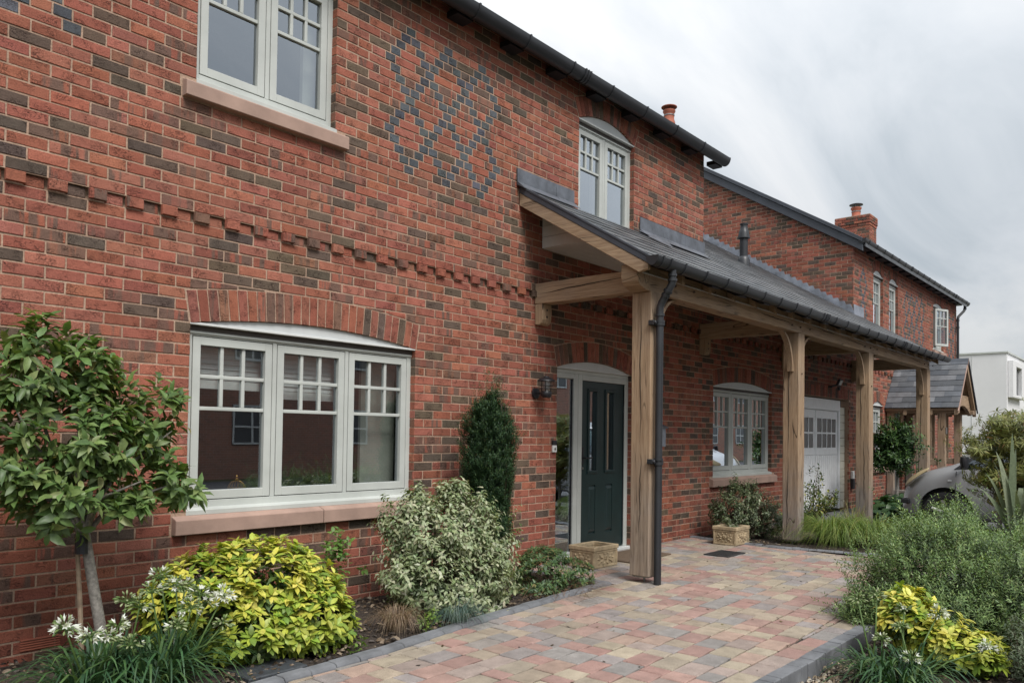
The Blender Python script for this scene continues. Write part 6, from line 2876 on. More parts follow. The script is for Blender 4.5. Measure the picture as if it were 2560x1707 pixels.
def shoots(tips, dirs, per, length, L, W, cols_fn, spread=0.9, fold=.25, droop=.35, opposite=False, name='foliage', shape=(.42, .8), start=0.0, tip_cluster=0.0, wave=0.0):
    """leaves set spirally along short shoots ending at the tips"""
    n = len(tips)
    idx = np.repeat(np.arange(n), per)
    t = np.tile(np.linspace(start, 1, per), n) + rng.uniform(-.06, .06, n * per)
    if tip_cluster:
        t = 1 - (1 - t) * (1 - tip_cluster)
    D = dirs[idx]
    base = tips[idx] - D * ((1 - t) * length)[:, None]
    ph = np.tile(np.arange(per) * 2.4, n) + np.repeat(rng.uniform(0, 6.28, n), per) + rng.uniform(-.4, .4, n * per)
    a = norm(np.cross(D, np.array([0.13, 0.27, 1.0])))
    b = np.cross(D, a)
    rad_ = a * np.cos(ph)[:, None] + b * np.sin(ph)[:, None]
    sp = spread * (1.25 - 0.6 * t)[:, None]
    dd = norm(D * 0.55 + rad_ * sp + rng.normal(scale=.12, size=D.shape))
    up = norm(D + np.array([0, 0, .8]))
    f = rng.uniform(.7, 1.2, n * per)
    return leaves_mesh(name, base + rad_ * 0.004, dd, up, L * f, W * f * rng.uniform(.85, 1.1, n * per), cols_fn(idx, t), fold, droop, shape, wave)


def stems(name, root, tips, mat_, parent, r0=.012, r1=.002, k=40, wig=.05):
    mb = MB()
    sel = rng.choice(len(tips), size=min(k, len(tips)), replace=False)
    for i in sel:
        p0 = Vector(root) + Vector((random.uniform(-.04, .04), random.uniform(-.04, .04), 0))
        p3 = Vector(tips[i])
        mid = p0.lerp(p3, .5) + Vector((random.uniform(-wig, wig), random.uniform(-wig, wig), abs(p3.z - p0.z) * .12))
        pth = [p0, p0.lerp(mid, .5) + Vector((random.uniform(-wig, wig), random.uniform(-wig, wig), 0)) * .4, mid, mid.lerp(p3, .55), p3]
        mb.tube(pth, [r0, r0 * .75, r0 * .5, r0 * .3, r1], 5, caps=False)
    return mb.obj(name, mat_, parent, smooth='all')


def plant(name, loc, label, cat, group=None):
    p = empty(name, loc)
    tag(p, label, cat, group)
    return p


SZ = GZ + .01
# ---- small standard tree at the left edge
tr = plant('garden_tree', (-4.80, -.62, SZ), 'young standard tree with a leafy crown in the near bed at the left edge', 'tree')
trunk_p = [(-4.79, -.62, SZ), (-4.82, -.61, .12), (-4.865, -.60, .38), (-4.90, -.60, .58), (-4.925, -.60, .72)]
mb = MB()
mb.tube([Vector(p) for p in trunk_p], [.034, .030, .028, .027, .026], 14)
mb.obj('trunk', M['bark'], tr, smooth='all')
limbs = MB()
lt = [(-5.30, -.75, 1.30), (-5.20, -.50, 1.58), (-4.95, -.60, 1.60), (-4.86, -.62, 1.30), (-4.62, -.62, 1.28), (-4.50, -.70, 1.22), (-4.42, -.62, .92), (-5.42, -.60, .98), (-5.05, -.82, 1.0), (-4.75, -.88, .95), (-4.70, -.40, 1.02), (-5.2, -.38, 1.1)]
for q in lt:
    a = Vector(trunk_p[-1])
    b = Vector(q)
    m_ = a.lerp(b, .45) + Vector((random.uniform(-.05, .05), random.uniform(-.05, .05), .04))
    limbs.tube([a - Vector((0, 0, .08)), a.lerp(m_, .5) + Vector((0, 0, .02)), m_, m_.lerp(b, .5), b], [.017, .013, .010, .007, .004], 6, caps=False)
limbs.obj('branch', M['bark'], tr, smooth='all')
blobs = [(-5.22, -.64, 1.50, .17, .20, .24), (-4.91, -.62, 1.53, .15, .18, .23), (-5.35, -.62, 1.12, .26, .24, .26), (-4.92, -.66, 1.16, .26, .26, .30), (-4.62, -.62, 1.24, .15, .17, .20),
         (-4.52, -.64, .96, .19, .17, .13), (-4.40, -.66, .86, .13, .12, .07), (-5.08, -.66, .86, .24, .22, .14), (-4.80, -.68, .84, .20, .20, .13), (-5.5, -.6, .9, .2, .2, .15), (-4.46, -.62, 1.36, .08, .09, .10)]
tips, dirs = shoot_tips(blobs, 330, .55, .45, .06)


def tree_cols(idx, t):
    n = len(idx)
    c = pick_cols(n, [(.125, .195, .058), (.098, .165, .050), (.155, .222, .070), (.210, .250, .095), (.080, .135, .048), (.22, .19, .07)], [.34, .30, .18, .09, .08, .015])
    return c


me = shoots(tips, dirs, 11, .12, .080, .037, tree_cols, spread=1.0, fold=.30, droop=.42, tip_cluster=.25, wave=.10)
mesh_obj(me, 'crown', M['leaf'], tr)
mb = MB()
mb.tube([(-4.93, -.60, .56), (-4.93, -.60, .66)], .040, 10, flat=.8)
mb.obj('tree_tie', M['tape'], tr)
stk = MB()
stk.tube([(-4.885, -.545, SZ - .03), (-4.915, -.56, .30), (-4.945, -.575, .64)], [.013, .013, .012], 8)
tag(stk.obj('tree_stake', M['stake']), 'thin wooden stake tied to the young tree at the left edge', 'stake')


# ---- golden shrubs
GOLD = [(.56, .52, .085), (.61, .56, .13), (.44, .49, .075), (.33, .42, .065), (.17, .25, .045)]


def gold_cols(wt):
    def f(idx, t):
        return pick_cols(len(idx), GOLD, wt, .14)
    return f


def golden(loc, blobs, n, label, seed_w, L=.064):
    p = plant('golden_shrub', loc, label, 'shrub', 'golden-leaved shrubs')
    tips, dirs = shoot_tips(blobs, n, .80, .7)
    hi = np.array([b[2] + b[5] for b in blobs]).max()
    lo = np.array([b[2] - b[5] for b in blobs]).min()
    zz = (tips[:, 2] - lo) / (hi - lo)

    def cols(idx, t):
        c = pick_cols(len(idx), GOLD, seed_w, .12)
        g = pick_cols(len(idx), [(.24, .34, .045), (.15, .24, .038), (.34, .40, .05)], [1, 1, 1], .15)
        shoot_gold = rng.random(len(tips))[idx]
        k = np.clip((zz[idx] - .12) * 2.4, 0, 1) * (shoot_gold > .22) * np.clip(.35 + .75 * t, 0, 1)
        return g * (1 - k[:, None]) + c * k[:, None]
    me = shoots(tips, dirs, 12, .055, L, L * .46, cols, spread=1.25, fold=.16, droop=.30, tip_cluster=.45, shape=(.42, .92))
    mesh_obj(me, 'foliage', M['leaf'], p)
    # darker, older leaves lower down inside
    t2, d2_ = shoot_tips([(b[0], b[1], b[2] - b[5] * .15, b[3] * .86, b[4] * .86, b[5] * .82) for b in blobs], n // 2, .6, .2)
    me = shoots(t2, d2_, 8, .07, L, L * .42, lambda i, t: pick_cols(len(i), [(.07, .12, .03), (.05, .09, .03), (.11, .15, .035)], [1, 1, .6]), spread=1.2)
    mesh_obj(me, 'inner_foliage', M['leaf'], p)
    stems('stem', loc, tips, M['twig'], p, .010, .002, 60)
    return p


golden((-4.05, -.78, SZ), [(-4.20, -.72, .24, .36, .34, .30), (-3.95, -.78, .28, .34, .36, .30), (-3.70, -.80, .18, .26, .32, .26), (-4.42, -.66, .20, .20, .24, .20), (-3.80, -1.02, .10, .28, .22, .20), (-4.15, -1.0, .06, .24, .18, .17), (-3.64, -.98, .06, .20, .20, .18)],
       560, 'mounded golden yellow shrub under the wide ground floor window', [.32, .22, .22, .14, .10])
golden((-1.05, -3.82, GZ - .1), [(-1.15, -3.72, .10, .20, .18, .19), (-1.12, -3.90, .02, .20, .20, .15), (-1.10, -4.10, -.06, .22, .16, .11), (-0.95, -3.72, .02, .20, .16, .16)],
       230, 'bright yellow shrub in the right-hand bed in front of the green bush', [.46, .42, .08, .03, .01], .058)

# ---- variegated grey-green shrubs
VAR = [(.30, .34, .20), (.36, .39, .25), (.21, .26, .13), (.14, .195, .09), (.42, .44, .31)]


def variegated(loc, blobs, n, label, wt, L=.034, cols_=VAR, per=13):
    p = plant('variegated_shrub', loc, label, 'shrub', 'variegated shrubs by the wall')
    tips, dirs = shoot_tips(blobs, n, .74, .55, .05)
    me = shoots(tips, dirs, per, .12, L, L * .58, lambda i, t: pick_cols(len(i), cols_, wt, .15), spread=1.05, fold=.10, droop=.85, wave=.20, shape=(.42, 1.0))
    mesh_obj(me, 'foliage', M['leaf'], p)
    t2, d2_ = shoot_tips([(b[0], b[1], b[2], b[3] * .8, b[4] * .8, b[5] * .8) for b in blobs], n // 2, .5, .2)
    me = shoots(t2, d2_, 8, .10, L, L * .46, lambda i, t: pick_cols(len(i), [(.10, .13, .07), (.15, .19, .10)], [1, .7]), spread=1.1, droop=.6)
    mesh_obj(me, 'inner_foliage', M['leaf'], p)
    stems('stem', loc, tips, M['twig'], p, .011, .0018, 110)
    return p


variegated((-2.42, -.72, SZ), [(-2.40, -.70, .38, .46, .38, .38), (-2.15, -.66, .50, .32, .30, .32), (-2.62, -.66, .52, .22, .24, .26), (-1.95, -.72, .28, .32, .32, .34), (-2.62, -.86, .16, .40, .30, .28), (-2.20, -.92, .12, .42, .28, .26), (-2.10, -.62, .72, .16, .16, .18), (-2.52, -.60, .74, .12, .12, .13)],
           800, 'rounded variegated cream and green shrub between the golden shrub and the yew', [.30, .25, .22, .13, .10])
variegated((3.30, -.62, SZ), [(3.25, -.60, .28, .40, .36, .36), (3.50, -.70, .18, .34, .34, .30), (3.05, -.55, .20, .30, .30, .30), (3.30, -.58, .52, .22, .22, .18)],
           420, 'dark variegated shrub behind the second planter, under the small window', [.10, .05, .35, .48, .02], .032, [(.20, .22, .14), (.25, .27, .18), (.12, .15, .075), (.075, .105, .05), (.3, .3, .2)])
# the lean twigs that stand clear of the dark shrub
# ---- clipped yew column
yw = plant('yew_column', (-1.50, -.50, SZ), 'dark green columnar yew standing against the wall left of the door', 'shrub')
yb = [(-1.56, -.48, .95, .21, .22, .64), (-1.56, -.48, .45, .21, .22, .50), (-1.47, -.50, 1.08, .16, .17, .42), (-1.66, -.44, 1.12, .15, .17, .42), (-1.57, -.48, 1.38, .13, .13, .22)]
tips, dirs = shoot_tips(yb, 3600, .80, 1.3, .03)
top = np.array([[-1.60, -.48, 1.80], [-1.52, -.5, 1.72], [-1.46, -.52, 1.68], [-1.68, -.46, 1.64], [-1.44, -.51, 1.58], [-1.40, -.52, 1.50], [-1.56, -.50, 1.7], [-1.72, -.42, 1.52], [-1.36, -.52, 1.42]])
YEW = [(.030, .068, .026), (.022, .052, .024), (.042, .085, .028), (.070, .115, .032)]
me1 = shoots(tips, dirs, 18, .085, .024, .0052, lambda i, t: pick_cols(len(i), YEW, [.4, .30, .20, .10]), spread=.9, fold=.0, droop=.05, shape=(.5, .95))
mesh_obj(me1, 'foliage', M['needle'], yw)
tt = np.repeat(top, 5, axis=0) + rng.normal(scale=(.022, .022, .02), size=(45, 3))
me1 = shoots(tt, norm(np.array([[0, 0, 1.0]]) + rng.normal(scale=.12, size=(45, 3))), 46, .30, .026, .0042, lambda i, t: pick_cols(len(i), YEW, [.3, .2, .3, .2]), spread=.8, fold=0, droop=.05, shape=(.5, .95))
mesh_obj(me1, 'leading_shoot', M['needle'], yw)
mb = MB()
for k in range(9):
    mb.tube([(-1.5 + random.uniform(-.03, .03), -.5 + random.uniform(-.03, .03), SZ), (-1.5 + random.uniform(-.14, .14), -.5 + random.uniform(-.14, .14), .9), (-1.5 + random.uniform(-.12, .12), -.5 + random.uniform(-.12, .12), 1.5)], [.014, .010, .004], 6)
mb.obj('stem', M['twig'], yw)
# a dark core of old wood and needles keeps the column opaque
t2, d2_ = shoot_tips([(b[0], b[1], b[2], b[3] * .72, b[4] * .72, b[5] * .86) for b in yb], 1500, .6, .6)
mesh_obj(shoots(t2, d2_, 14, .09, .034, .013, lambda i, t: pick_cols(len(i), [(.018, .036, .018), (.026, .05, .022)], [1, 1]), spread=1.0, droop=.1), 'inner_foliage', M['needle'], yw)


# ---- strap-leaved lilies with white flower heads
def blade_mesh(name, roots, tips_, bend, W, cols, seg=6, arch_up=0.35):
    n = len(roots)
    V = []
    side_ = norm(np.cross(tips_ - roots, np.array([0.0, 0.0, 1.0])) + 1e-4)
    L = np.linalg.norm(tips_ - roots, axis=1, keepdims=True)
    for k in range(seg + 1):
        t = k / seg
        c = roots * (1 - t) + tips_ * t + np.array([0, 0, 1.0]) * (bend.reshape(-1, 1) * L * 4 * t * (1 - t)) * (1 if arch_up else 0)
        w = W.reshape(-1, 1) * (0.55 + 0.9 * t if t < .4 else 0.91 * (1 - ((t - .4) / .6) ** 2.2) + .03)
        V.append(c - side_ * w * .5 + np.array([0, 0, 1.0]) * w * .15)
        V.append(c + side_ * w * .5 + np.array([0, 0, 1.0]) * w * .15)
    V = np.stack(V, 1).reshape(-1, 3)
    per = 2 * (seg + 1)
    q = np.array([[2 * k, 2 * k + 1, 2 * k + 3, 2 * k + 2] for k in range(seg)])
    F = (q[None] + (np.arange(n) * per)[:, None, None]).reshape(-1, 4)
    return raw_mesh(name, V, F, np.repeat(cols, seg, axis=0))


def grass(root, n, spread_r, height, W, cols, wts, bend=(.15, .5), reach=(.5, 1.3), root_r=.06):
    an = rng.uniform(0, 2 * np.pi, n)
    rr = root_r * np.sqrt(rng.random(n))
    roots = np.array(root) + np.stack([np.cos(an) * rr, np.sin(an) * rr, np.zeros(n)], 1)
    an2 = an + rng.normal(scale=.5, size=n)
    out = spread_r * reach[1] * rng.uniform(.12, 1, n) ** .75
    hz = height * rng.uniform(.65, 1.08, n) * (1.0 - .98 * np.clip(out / (spread_r * reach[1]), 0, 1) ** 1.4)
    tp = roots + np.stack([np.cos(an2) * out, np.sin(an2) * out, hz], 1)
    return blade_mesh('blades', roots, tp, rng.uniform(bend[0], bend[1], n), W * rng.uniform(.7, 1.2, n), pick_cols(n, cols, wts))


def umbel(parent, base, head, r, openness, n=32):
    """flower head: bud-tipped stalks on one scape"""
    h = empty('flower_head', head)
    h.parent = parent
    h.matrix_parent_inverse = Matrix.Translation(parent.location).inverted()
    mb = MB()
    b, t = Vector(base), Vector(head)
    m_ = b.lerp(t, .55) + Vector((random.uniform(-.03, .03), random.uniform(-.03, .03), .02))
    g = (.10, .17, .045)
    mb.tube([b, m_, t], [.0055, .005, .004], 6, col=g)
    buds = MB()
    for k in range(n):
        d = Vector(rnd_unit(1)[0])
        d.z = abs(d.z) * .9 - .12
        d.normalize()
        e1 = t + d * r * random.uniform(.55, .8)
        mb.tube([t, e1], [.0014, .0012], 4, caps=False, col=g)
        op = random.random() < openness
        dn = (d + Vector((0, 0, -.45))).normalized()
        ln = random.uniform(.022, .032)
        c = (.72, .74, .70) if op else random.choice([(.15, .22, .07), (.20, .26, .10), (.33, .37, .21), (.12, .19, .055), (.26, .31, .15)])
        if op:
            for q in range(5):
                a = q * 1.2566
                s1 = dn.orthogonal().normalized()
                s2 = dn.cross(s1)
                rd = (s1 * math.cos(a) + s2 * math.sin(a))
                p1 = e1 + dn * ln * .5 + rd * .004
                p2 = e1 + dn * ln * 1.1 + rd * .017
                wv = dn.cross(rd).normalized() * .0065
                buds.add([tuple(e1), tuple(p1 + wv), tuple(p2), tuple(p1 - wv)], [(0, 1, 2, 3)], c)
        else:
            buds.tube([e1, e1 + dn * ln * .35, e1 + dn * ln * .75, e1 + dn * ln], [.0022, .0055, .0052, .0012], 5, col=c)
    mb.obj('scape', M['leaf'], h, smooth='all')
    buds.obj('bud', M['leaf'], h, smooth='all')


AGL = [(.040, .092, .036), (.030, .072, .034), (.060, .120, .040), (.085, .140, .045)]


def lily(loc, roots, n, label, heads, spread=.42, height=.34):
    p = plant('white_lily_clump', loc, label, 'flower', 'strap-leaved clumps with white flowers')
    ms = []
    for r0 in roots:
        me_ = grass(r0, n, spread, height, .0135, AGL, [.4, .3, .2, .1], (.18, .5), (.5, 1.2), .07)
        mesh_obj(me_, 'strap_leaves', M['leaf_gloss'], p)
    for (hd, r_, op) in heads:
        r0 = min(roots, key=lambda q: (q[0] - hd[0]) ** 2 + (q[1] - hd[1]) ** 2)
        umbel(p, (r0[0] + random.uniform(-.05, .05), r0[1] + random.uniform(-.05, .05), r0[2]), hd, r_, op)
    return p


lily((-4.80, -1.10, SZ), [(-4.90, -.98, SZ), (-4.66, -1.08, SZ), (-5.08, -1.12, SZ), (-4.82, -1.22, SZ)], 120, 'clump of strap leaves with white flower heads in the near bed below the young tree',
     [((-4.83, -1.08, .33), .07, .05), ((-4.55, -1.15, .36), .07, .08), ((-4.70, -1.02, .45), .065, .1), ((-4.92, -1.2, .18), .055, .1), ((-5.12, -1.22, .26), .05, .2), ((-5.20, -1.15, .30), .055, .75), ((-5.03, -1.2, .23), .05, .15), ((-4.95, -1.12, .26), .05, .1), ((-4.78, -1.1, .40), .06, .12), ((-4.68, -1.15, .42), .06, .08), ((-4.58, -1.05, .38), .058, .1),
      ((-4.50, -1.12, .30), .058, .12), ((-4.40, -1.12, .33), .056, .8), ((-4.62, -1.2, .31), .058, .1), ((-4.86, -1.0, .35), .055, .05), ((-4.44, -1.2, .20), .045, .0), ((-4.72, -1.25, .24), .05, .05)])
lily((-1.72, -3.78, GZ - .1), [(-1.75, -3.70, GZ - .1), (-1.62, -3.86, GZ - .1), (-1.85, -3.85, GZ - .1)], 85, 'clump of strap leaves with budding white flowers beside the right-hand kerb',
     [((-1.75, -3.60, .28), .04, .0), ((-1.66, -3.68, .30), .045, .0), ((-1.55, -3.80, .22), .04, .05), ((-1.30, -3.93, .18), .045, .4), ((-1.70, -3.72, .06), .04, .12), ((-1.62, -3.80, .13), .04, .0), ((-1.78, -3.90, .00), .045, .2), ((-1.35, -4.20, .03), .045, .3)], .34, .28)

# ---- cut-leaved low perennial by the kerb corner
gp = plant('low_perennial', (-1.15, -.85, SZ), 'low cut-leaved green plant spilling over the kerb corner near the door', 'plant')
tips, dirs = shoot_tips([(-1.15, -.78, .04, .26, .26, .20), (-.90, -.88, -.02, .22, .20, .14), (-1.40, -.90, .0, .24, .20, .16), (-.95, -.62, .06, .22, .22, .16)], 520, .7, .6)
me = shoots(tips, dirs, 9, .03, .042, .015, lambda i, t: pick_cols(len(i), [(.085, .145, .055), (.060, .110, .050), (.12, .18, .065), (.22, .20, .08)], [.4, .35, .2, .06]), spread=1.5, fold=.1, droop=.3, tip_cluster=.7)
mesh_obj(me, 'foliage', M['leaf'], gp)
stems('stem', (-1.15, -.85, SZ), tips, M['twig'], gp, .003, .0012, 40)
me_ = grass((-1.2, -1.02, SZ), 260, .35, .05, .004, [(.16, .09, .05), (.22, .14, .08), (.10, .05, .03)], [1, 1, 1], (0, .25), (.4, 1.4), .3)
mesh_obj(me_, 'withered_stems', M['leaf'], gp)

# ---- little grasses and weeds
g1_ = plant('blue_fescue', (-2.62, -1.20, SZ), 'small blue-green grass tuft hanging over the left kerb', 'grass')
mesh_obj(grass((-2.66, -1.20, SZ), 320, .26, .10, .0026, [(.10, .15, .13), (.07, .12, .10), (.14, .19, .17)], [1, 1, .6], (.2, .6), (.5, 1.2), .05), 'blades', M['leaf'], g1_)
g2_ = plant('brown_sedge', (-3.10, -1.05, SZ), 'dry brown grass tuft at the foot of the variegated shrub', 'grass')
mesh_obj(grass((-3.10, -1.05, SZ), 420, .22, .16, .0026, [(.24, .17, .11), (.17, .115, .075), (.30, .23, .16)], [1, 1, .5], (.3, .7), (.4, 1.1), .06), 'blades', M['leaf'], g2_)
for i, (x, y, nn, h, lb_) in enumerate(((-2.95, -1.18, 14, .10, 'small green weed beside the brown grass tuft'), (-3.60, -1.25, 10, .07, 'little seedling by the kerb below the golden shrub'), (-2.86, -1.16, 10, .16, 'dry flower stalk with a few leaves next to the brown grass tuft'))):
    w_ = plant('weed', (x, y, SZ), lb_, 'weed')
    t_ = np.array([[x, y, SZ + h * .6]]) + rng.normal(scale=.03, size=(nn, 3))
    mesh_obj(shoots(t_, norm(rng.normal(size=(nn, 3)) * .5 + np.array([0, 0, 1.0])), 5, .04, .035, .018, lambda i_, t: pick_cols(len(i_), [(.14, .22, .04), (.09, .15, .035)], [1, 1]), spread=1.2), 'foliage', M['leaf'], w_)
for i, (x, y, h) in enumerate(((-3.66, -1.12, .26), (-3.58, -1.10, .32))):
    s_ = MB()
    s_.tube([(x, y, SZ), (x + .01, y, SZ + h * .5), (x - .01, y + .01, SZ + h)], [.007, .006, .003], 6, col=(.20, .11, .05))
    for k in range(14):
        z_ = SZ + h * random.uniform(.3, .98)
        a_ = random.uniform(0, 6.28)
        s_.tube([(x, y, z_), (x + .016 * math.cos(a_), y + .016 * math.sin(a_), z_ + .012)], [.004, .003], 4, col=(.24, .14, .07))
    tag(s_.obj('seed_stalk', M['leaf'], None), ['shorter dry brown seed stalk under the golden shrub', 'taller dry brown seed stalk under the golden shrub'][i], 'stalk')
wl_ = plant('climbing_weed', (-3.0, -.30, SZ), 'bright green leafy weed on the wall between golden and variegated shrubs', 'weed')
t_ = np.array([[-2.98, -.22, .0]]) + np.stack([rng.normal(scale=.05, size=40), rng.normal(scale=.04, size=40), rng.uniform(.1, .50, 40)], 1)
mesh_obj(shoots(t_, norm(rng.normal(size=(40, 3)) * .6 + np.array([0, -.4, .8])), 5, .04, .045, .03, lambda i_, t: pick_cols(len(i_), [(.10, .19, .04), (.14, .24, .05)], [1, 1]), spread=1.2), 'foliage', M['leaf'], wl_)

# ---- far bed: euonymus, arching grass, hostas, bay lollipop
eu = plant('evergreen_shrub', (4.95, -.85, SZ), 'small upright glossy shrub with yellow-edged leaves in front of the garage door', 'shrub')
tips, dirs = shoot_tips([(4.75, -.86, .30, .34, .26, .30), (5.05, -.90, .55, .14, .14, .28), (5.2, -.95, .30, .26, .2, .20), (4.55, -.80, .2, .3, .26, .24), (5.45, -1.0, .36, .22, .12, .12)], 150, .6, .8)
tips = np.concatenate([tips, np.array([[5.15, -.92, .84], [5.12, -.9, .78], [5.18, -.94, .72]])])
dirs = np.concatenate([dirs, np.array([[0.05, 0, 1.0]] * 3)])
mesh_obj(shoots(tips, dirs, 11, .14, .055, .024, lambda i, t: pick_cols(len(i), [(.05, .085, .024), (.08, .115, .028), (.30, .29, .07), (.17, .19, .05)], [.4, .25, .14, .2]), spread=1.0, fold=.2, droop=.2), 'foliage', M['leaf_gloss'], eu)
stems('stem', (4.85, -.86, SZ), tips, M['twig'], eu, .010, .003, 40)

og = plant('ornamental_grass', (3.75, -1.75, SZ), 'fountain-shaped bright green grass clump beside the second oak post', 'grass')
OG = [(.15, .22, .045), (.115, .18, .038), (.20, .25, .062), (.28, .28, .10), (.08, .13, .034)]
for (x, y, n, s, h) in ((3.70, -1.60, 900, .62, .31), (3.85, -2.02, 800, .62, .29), (3.55, -1.80, 500, .55, .22)):
    mesh_obj(grass((x, y, SZ), n, s, h, .0055, OG, [.34, .26, .2, .06, .14], (.20, .50), (.35, 1.3), .12), 'blades', M['leaf'], og)
lg = plant('dry_grass', (4.9, -1.35, SZ), 'wispy straw-coloured grass at the foot of the third oak post', 'grass')
mesh_obj(grass((5.35, -1.35, SZ), 160, .34, .55, .0045, [(.30, .26, .10), (.20, .21, .07)], [1, 1], (.1, .3), (.3, 1.1), .12), 'blades', M['leaf'], lg)

hs = plant('hosta_bed', (8.1, -1.05, GZ), 'large-leaved dark green hostas under the bay tree', 'plant')
tips, dirs = shoot_tips([(7.4, -1.25, .0, .5, .40, .26), (8.3, -1.15, .02, .6, .40, .28), (8.9, -1.3, .05, .5, .36, .26), (7.9, -1.5, .0, .5, .3, .18)], 130, .6, .6)
tips[:, 2] = np.maximum(tips[:, 2], GZ + .02)
mesh_obj(shoots(tips, dirs, 4, .06, .19, .125, lambda i, t: pick_cols(len(i), [(.030, .065, .032), (.042, .085, .036), (.06, .105, .04)], [1, 1, .5]), spread=1.4, fold=.2, droop=.55), 'foliage', M['leaf_gloss'], hs)

by = plant('bay_tree', (8.6, -1.08, GZ), 'lollipop bay tree with a round dark crown near the entrance porch', 'tree')
mb = MB()
mb.tube([(8.50, -1.10, GZ - .02), (8.56, -1.09, .30), (8.62, -1.08, .62), (8.66, -1.08, .85)], [.030, .026, .024, .02], 10)
mb.obj('trunk', M['bark'], by, smooth='all')
tips, dirs = shoot_tips([(8.62, -1.08, 1.12, .36, .34, .40), (8.70, -.96, 1.22, .32, .30, .30), (8.52, -1.18, 1.02, .32, .26, .32), (8.6, -.86, .98, .32, .24, .26), (8.6, -.78, .88, .3, .18, .12)], 620, .68, .4, .10)
mesh_obj(shoots(tips, dirs, 8, .10, .075, .028, lambda i, t: pick_cols(len(i), [(.030, .066, .022), (.042, .088, .026), (.065, .125, .032), (.11, .18, .045)], [.4, .32, .2, .07]), spread=1.0, fold=.25, droop=.2), 'crown', M['leaf_gloss'], by)
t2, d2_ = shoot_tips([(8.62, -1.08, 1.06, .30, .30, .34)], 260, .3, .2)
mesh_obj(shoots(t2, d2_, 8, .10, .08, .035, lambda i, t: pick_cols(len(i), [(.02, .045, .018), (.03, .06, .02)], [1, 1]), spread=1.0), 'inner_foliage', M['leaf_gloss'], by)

# ---- right-hand bed: big fine-leaved bush, maple, flax
bg = plant('fine_leaved_bush', (-.05, -3.85, GZ - .1), 'large spreading fine-leaved green bush in the right-hand bed', 'shrub')
bb = [(-.10, -3.60, .24, .46, .40, .42), (.10, -3.95, .22, .50, .45, .40), (-.25, -4.30, .18, .50, .42, .40), (-.35, -3.36, .10, .34, .30, .24), (.38, -3.66, .30, .42, .40, .34), (-.50, -3.85, .06, .40, .36, .32), (-.45, -3.26, -.04, .24, .24, .12), (.42, -3.62, .42, .30, .24, .34), (.30, -3.42, .30, .26, .2, .28), (-.3, -4.6, .20, .5, .4, .42), (.32, -3.36, .16, .38, .30, .32)]
tips, dirs = shoot_tips(bb, 5200, .76, .75, .09)
FB = [(.150, .225, .075), (.115, .185, .064), (.195, .270, .098), (.088, .142, .056), (.25, .31, .12)]
mesh_obj(shoots(tips, dirs, 16, .11, .025, .0085, lambda i, t: pick_cols(len(i), FB, [.33, .28, .2, .12, .07]) * (0.8 + .35 * t)[:, None], spread=1.0, fold=.15, droop=.05), 'foliage', M['leaf'], bg)
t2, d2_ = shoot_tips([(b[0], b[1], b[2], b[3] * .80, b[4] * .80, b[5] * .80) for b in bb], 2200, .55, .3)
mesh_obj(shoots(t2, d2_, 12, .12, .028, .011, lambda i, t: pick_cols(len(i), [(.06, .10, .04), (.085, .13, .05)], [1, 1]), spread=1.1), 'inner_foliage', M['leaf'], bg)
stems('stem', (-.05, -3.85, GZ - .1), tips, M['twig'], bg, .008, .0014, 70, .12)
g3 = plant('grey_shrub', (-1.0, -4.38, GZ - .1), 'low grey-green shrub at the bottom right corner', 'shrub')
tips, dirs = shoot_tips([(-1.02, -4.34, .0, .26, .16, .20), (-.85, -4.45, .08, .3, .2, .22)], 320, .7, .6)
mesh_obj(shoots(tips, dirs, 12, .10, .024, .009, lambda i, t: pick_cols(len(i), [(.11, .14, .085), (.16, .19, .12), (.08, .11, .06)], [1, .6, 1]), spread=1.0), 'foliage', M['leaf'], g3)
stems('stem', (-1.0, -4.38, GZ - .1), tips, M['twig'], g3, .007, .0015, 50)

mp = plant('japanese_maple', (4.6, -3.25, GZ - .1), 'olive and bronze japanese maple in front of the grey car', 'tree')
mbb = [(4.72, -3.28, 1.42, .40, .24, .18), (4.66, -3.45, 1.20, .50, .34, .20), (4.60, -3.05, 1.12, .42, .24, .15), (4.62, -3.55, .88, .50, .36, .22), (4.56, -3.15, .80, .40, .26, .16), (4.6, -3.40, .55, .44, .30, .18), (4.7, -3.72, 1.18, .36, .24, .24), (4.58, -2.96, 1.22, .20, .14, .07), (4.66, -3.75, .70, .4, .3, .2)]
tips, dirs = shoot_tips([(b[0], b[1] - .09, b[2], b[3], b[4], b[5]) for b in mbb], 1500, .42, .10, .08)
ACER = [(.20, .215, .065), (.16, .18, .055), (.26, .25, .085), (.27, .15, .075), (.12, .14, .05)]
mesh_obj(shoots(tips, dirs, 11, .05, .085, .016, lambda i, t: pick_cols(len(i), ACER, [.36, .26, .2, .05, .13]), spread=1.7, fold=.1, droop=.6, tip_cluster=.4, shape=(.42, .6)), 'crown', M['leaf'], mp)
mb = MB()
mb.tube([(4.6, -3.3, GZ - .1), (4.62, -3.3, .3), (4.6, -3.35, .7), (4.68, -3.3, 1.2)], [.03, .026, .018, .008], 8)
mb.obj('trunk', M['bark'], mp, smooth='all')
stems('branch', (4.61, -3.32, .45), tips, M['twig'], mp, .010, .002, 24, .08)

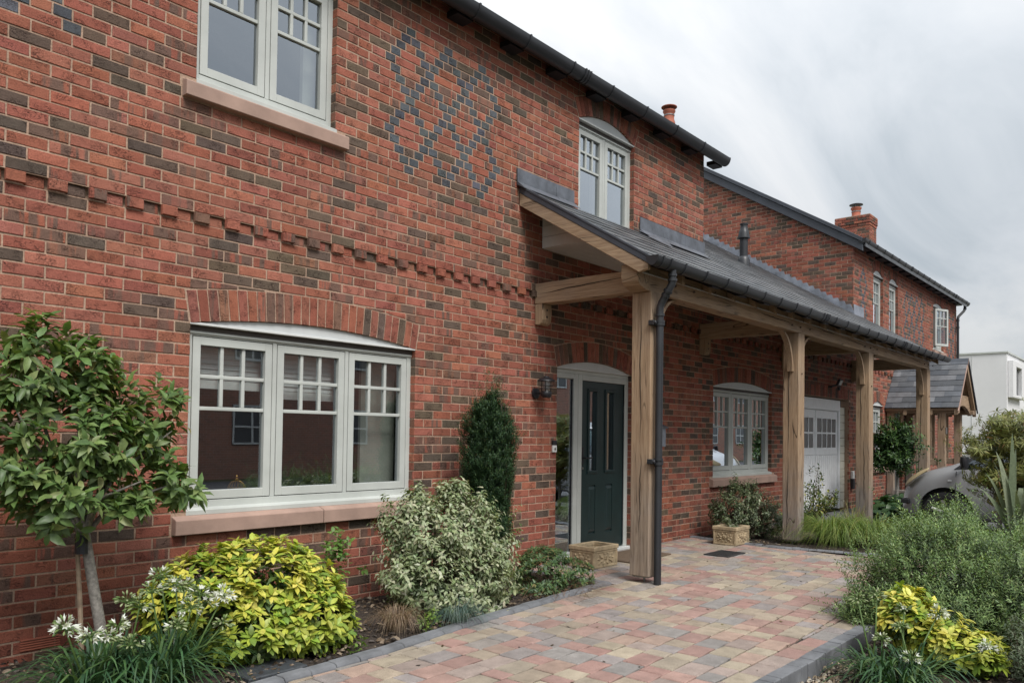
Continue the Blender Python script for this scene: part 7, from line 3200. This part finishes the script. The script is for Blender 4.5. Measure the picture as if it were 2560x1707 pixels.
fx = plant('new_zealand_flax', (3.45, -3.60, GZ - .1), 'flax with broad upright grey-green sword leaves at the right edge', 'plant')
rf = random.Random(9)
FL = [(.17, .205, .125), (.14, .175, .105), (.21, .24, .16), (.125, .16, .10)]
spec_f = [(3.42, -3.42, 1.03), (3.5, -3.60, 1.32), (3.42, -3.50, 1.0), (3.4, -3.20, .64), (3.5, -3.68, .92), (3.55, -3.58, .98), (3.46, -3.73, .75), (3.3, -3.46, .60), (3.55, -3.52, .72), (3.3, -3.66, .70), (3.6, -3.80, 1.05), (3.35, -3.10, .50), (3.4, -3.86, .82), (3.25, -3.72, .42), (3.3, -3.35, .38), (3.6, -3.62, 1.15), (3.38, -3.36, .88), (3.36, -3.30, .72), (3.4, -3.46, 1.12), (3.42, -3.56, .86), (3.38, -3.24, .52)]
for i, t_ in enumerate(spec_f):
    r0 = Vector((3.48 + rf.uniform(-.07, .07), -3.62 + rf.uniform(-.06, .06), GZ - .1))
    tip = Vector(t_)
    out_ = Vector((tip.x - r0.x, tip.y - r0.y, 0))
    mb = MB()
    seg = 9
    c = np.array(FL[i % 4]) * rf.uniform(.85, 1.15)
    wv = rf.uniform(.070, .095)
    sd = Vector((rf.uniform(-1, 1), rf.uniform(-1, 1), 0))
    view = (CAM - r0)
    sd = (Vector((-out_.y, out_.x, 0)).normalized() * .6 + Vector((-.35, 1.0, 0)).normalized() * (1 if rf.random() < .7 else .2)).normalized()
    vs_, fs_ = [], []
    kink = i in (2, 4, 8)
    for k in range(seg + 1):
        t = k / seg
        h = 1 - (1 - t) ** 1.25
        c0 = r0 + out_ * (t ** 1.7) + Vector((0, 0, (tip.z - r0.z) * h))
        if kink and t > .75:
            c0.z -= (t - .75) * .9
            c0 += out_.normalized() * (t - .75) * .25 if out_.length > .01 else Vector()
        w = wv * (.75 + .5 * t if t < .45 else (1 - ((t - .45) / .55) ** 1.6) * .975 + .02)
        nf = Vector((out_.x, out_.y, 0.4)).normalized() * w * .10
        vs_ += [tuple(c0 - sd * w * .5), tuple(c0 - nf), tuple(c0 + sd * w * .5)]
    for k in range(seg):
        b0, b1 = k * 3, k * 3 + 3
        fs_ += [(b0, b0 + 1, b1 + 1, b1), (b0 + 1, b0 + 2, b1 + 2, b1 + 1)]
    mb.add(vs_, fs_, tuple(c))
    mb.obj('sword_leaf', M['leaf'], fx, smooth='all')

# ---- bushes beyond the entrance porch
for i, (x, y, z, r_, cols_, lb_) in enumerate(((14.4, -1.3, .15, .55, [(.06, .11, .03), (.10, .15, .04), (.28, .12, .06)], 'green shrub tipped with red young leaves behind the entrance porch'), (16.2, -1.6, .35, .7, [(.03, .07, .022), (.045, .09, .026)], 'dark leafy shrub to the right of the entrance porch'))):
    sh = plant('garden_shrub', (x, y, GZ), lb_, 'shrub')
    tips, dirs = shoot_tips([(x, y, z, r_, r_, r_ * .9), (x + .5, y - .2, z + .1, r_ * .8, r_ * .7, r_ * .8)], 260, .6, .4)
    mesh_obj(shoots(tips, dirs, 8, .12, .09, .04, lambda a, t: pick_cols(len(a), cols_, [1] * len(cols_)), spread=1.1), 'foliage', M['leaf_gloss'], sh)
    stems('stem', (x, y, GZ), tips, M['twig'], sh, .012, .003, 40)
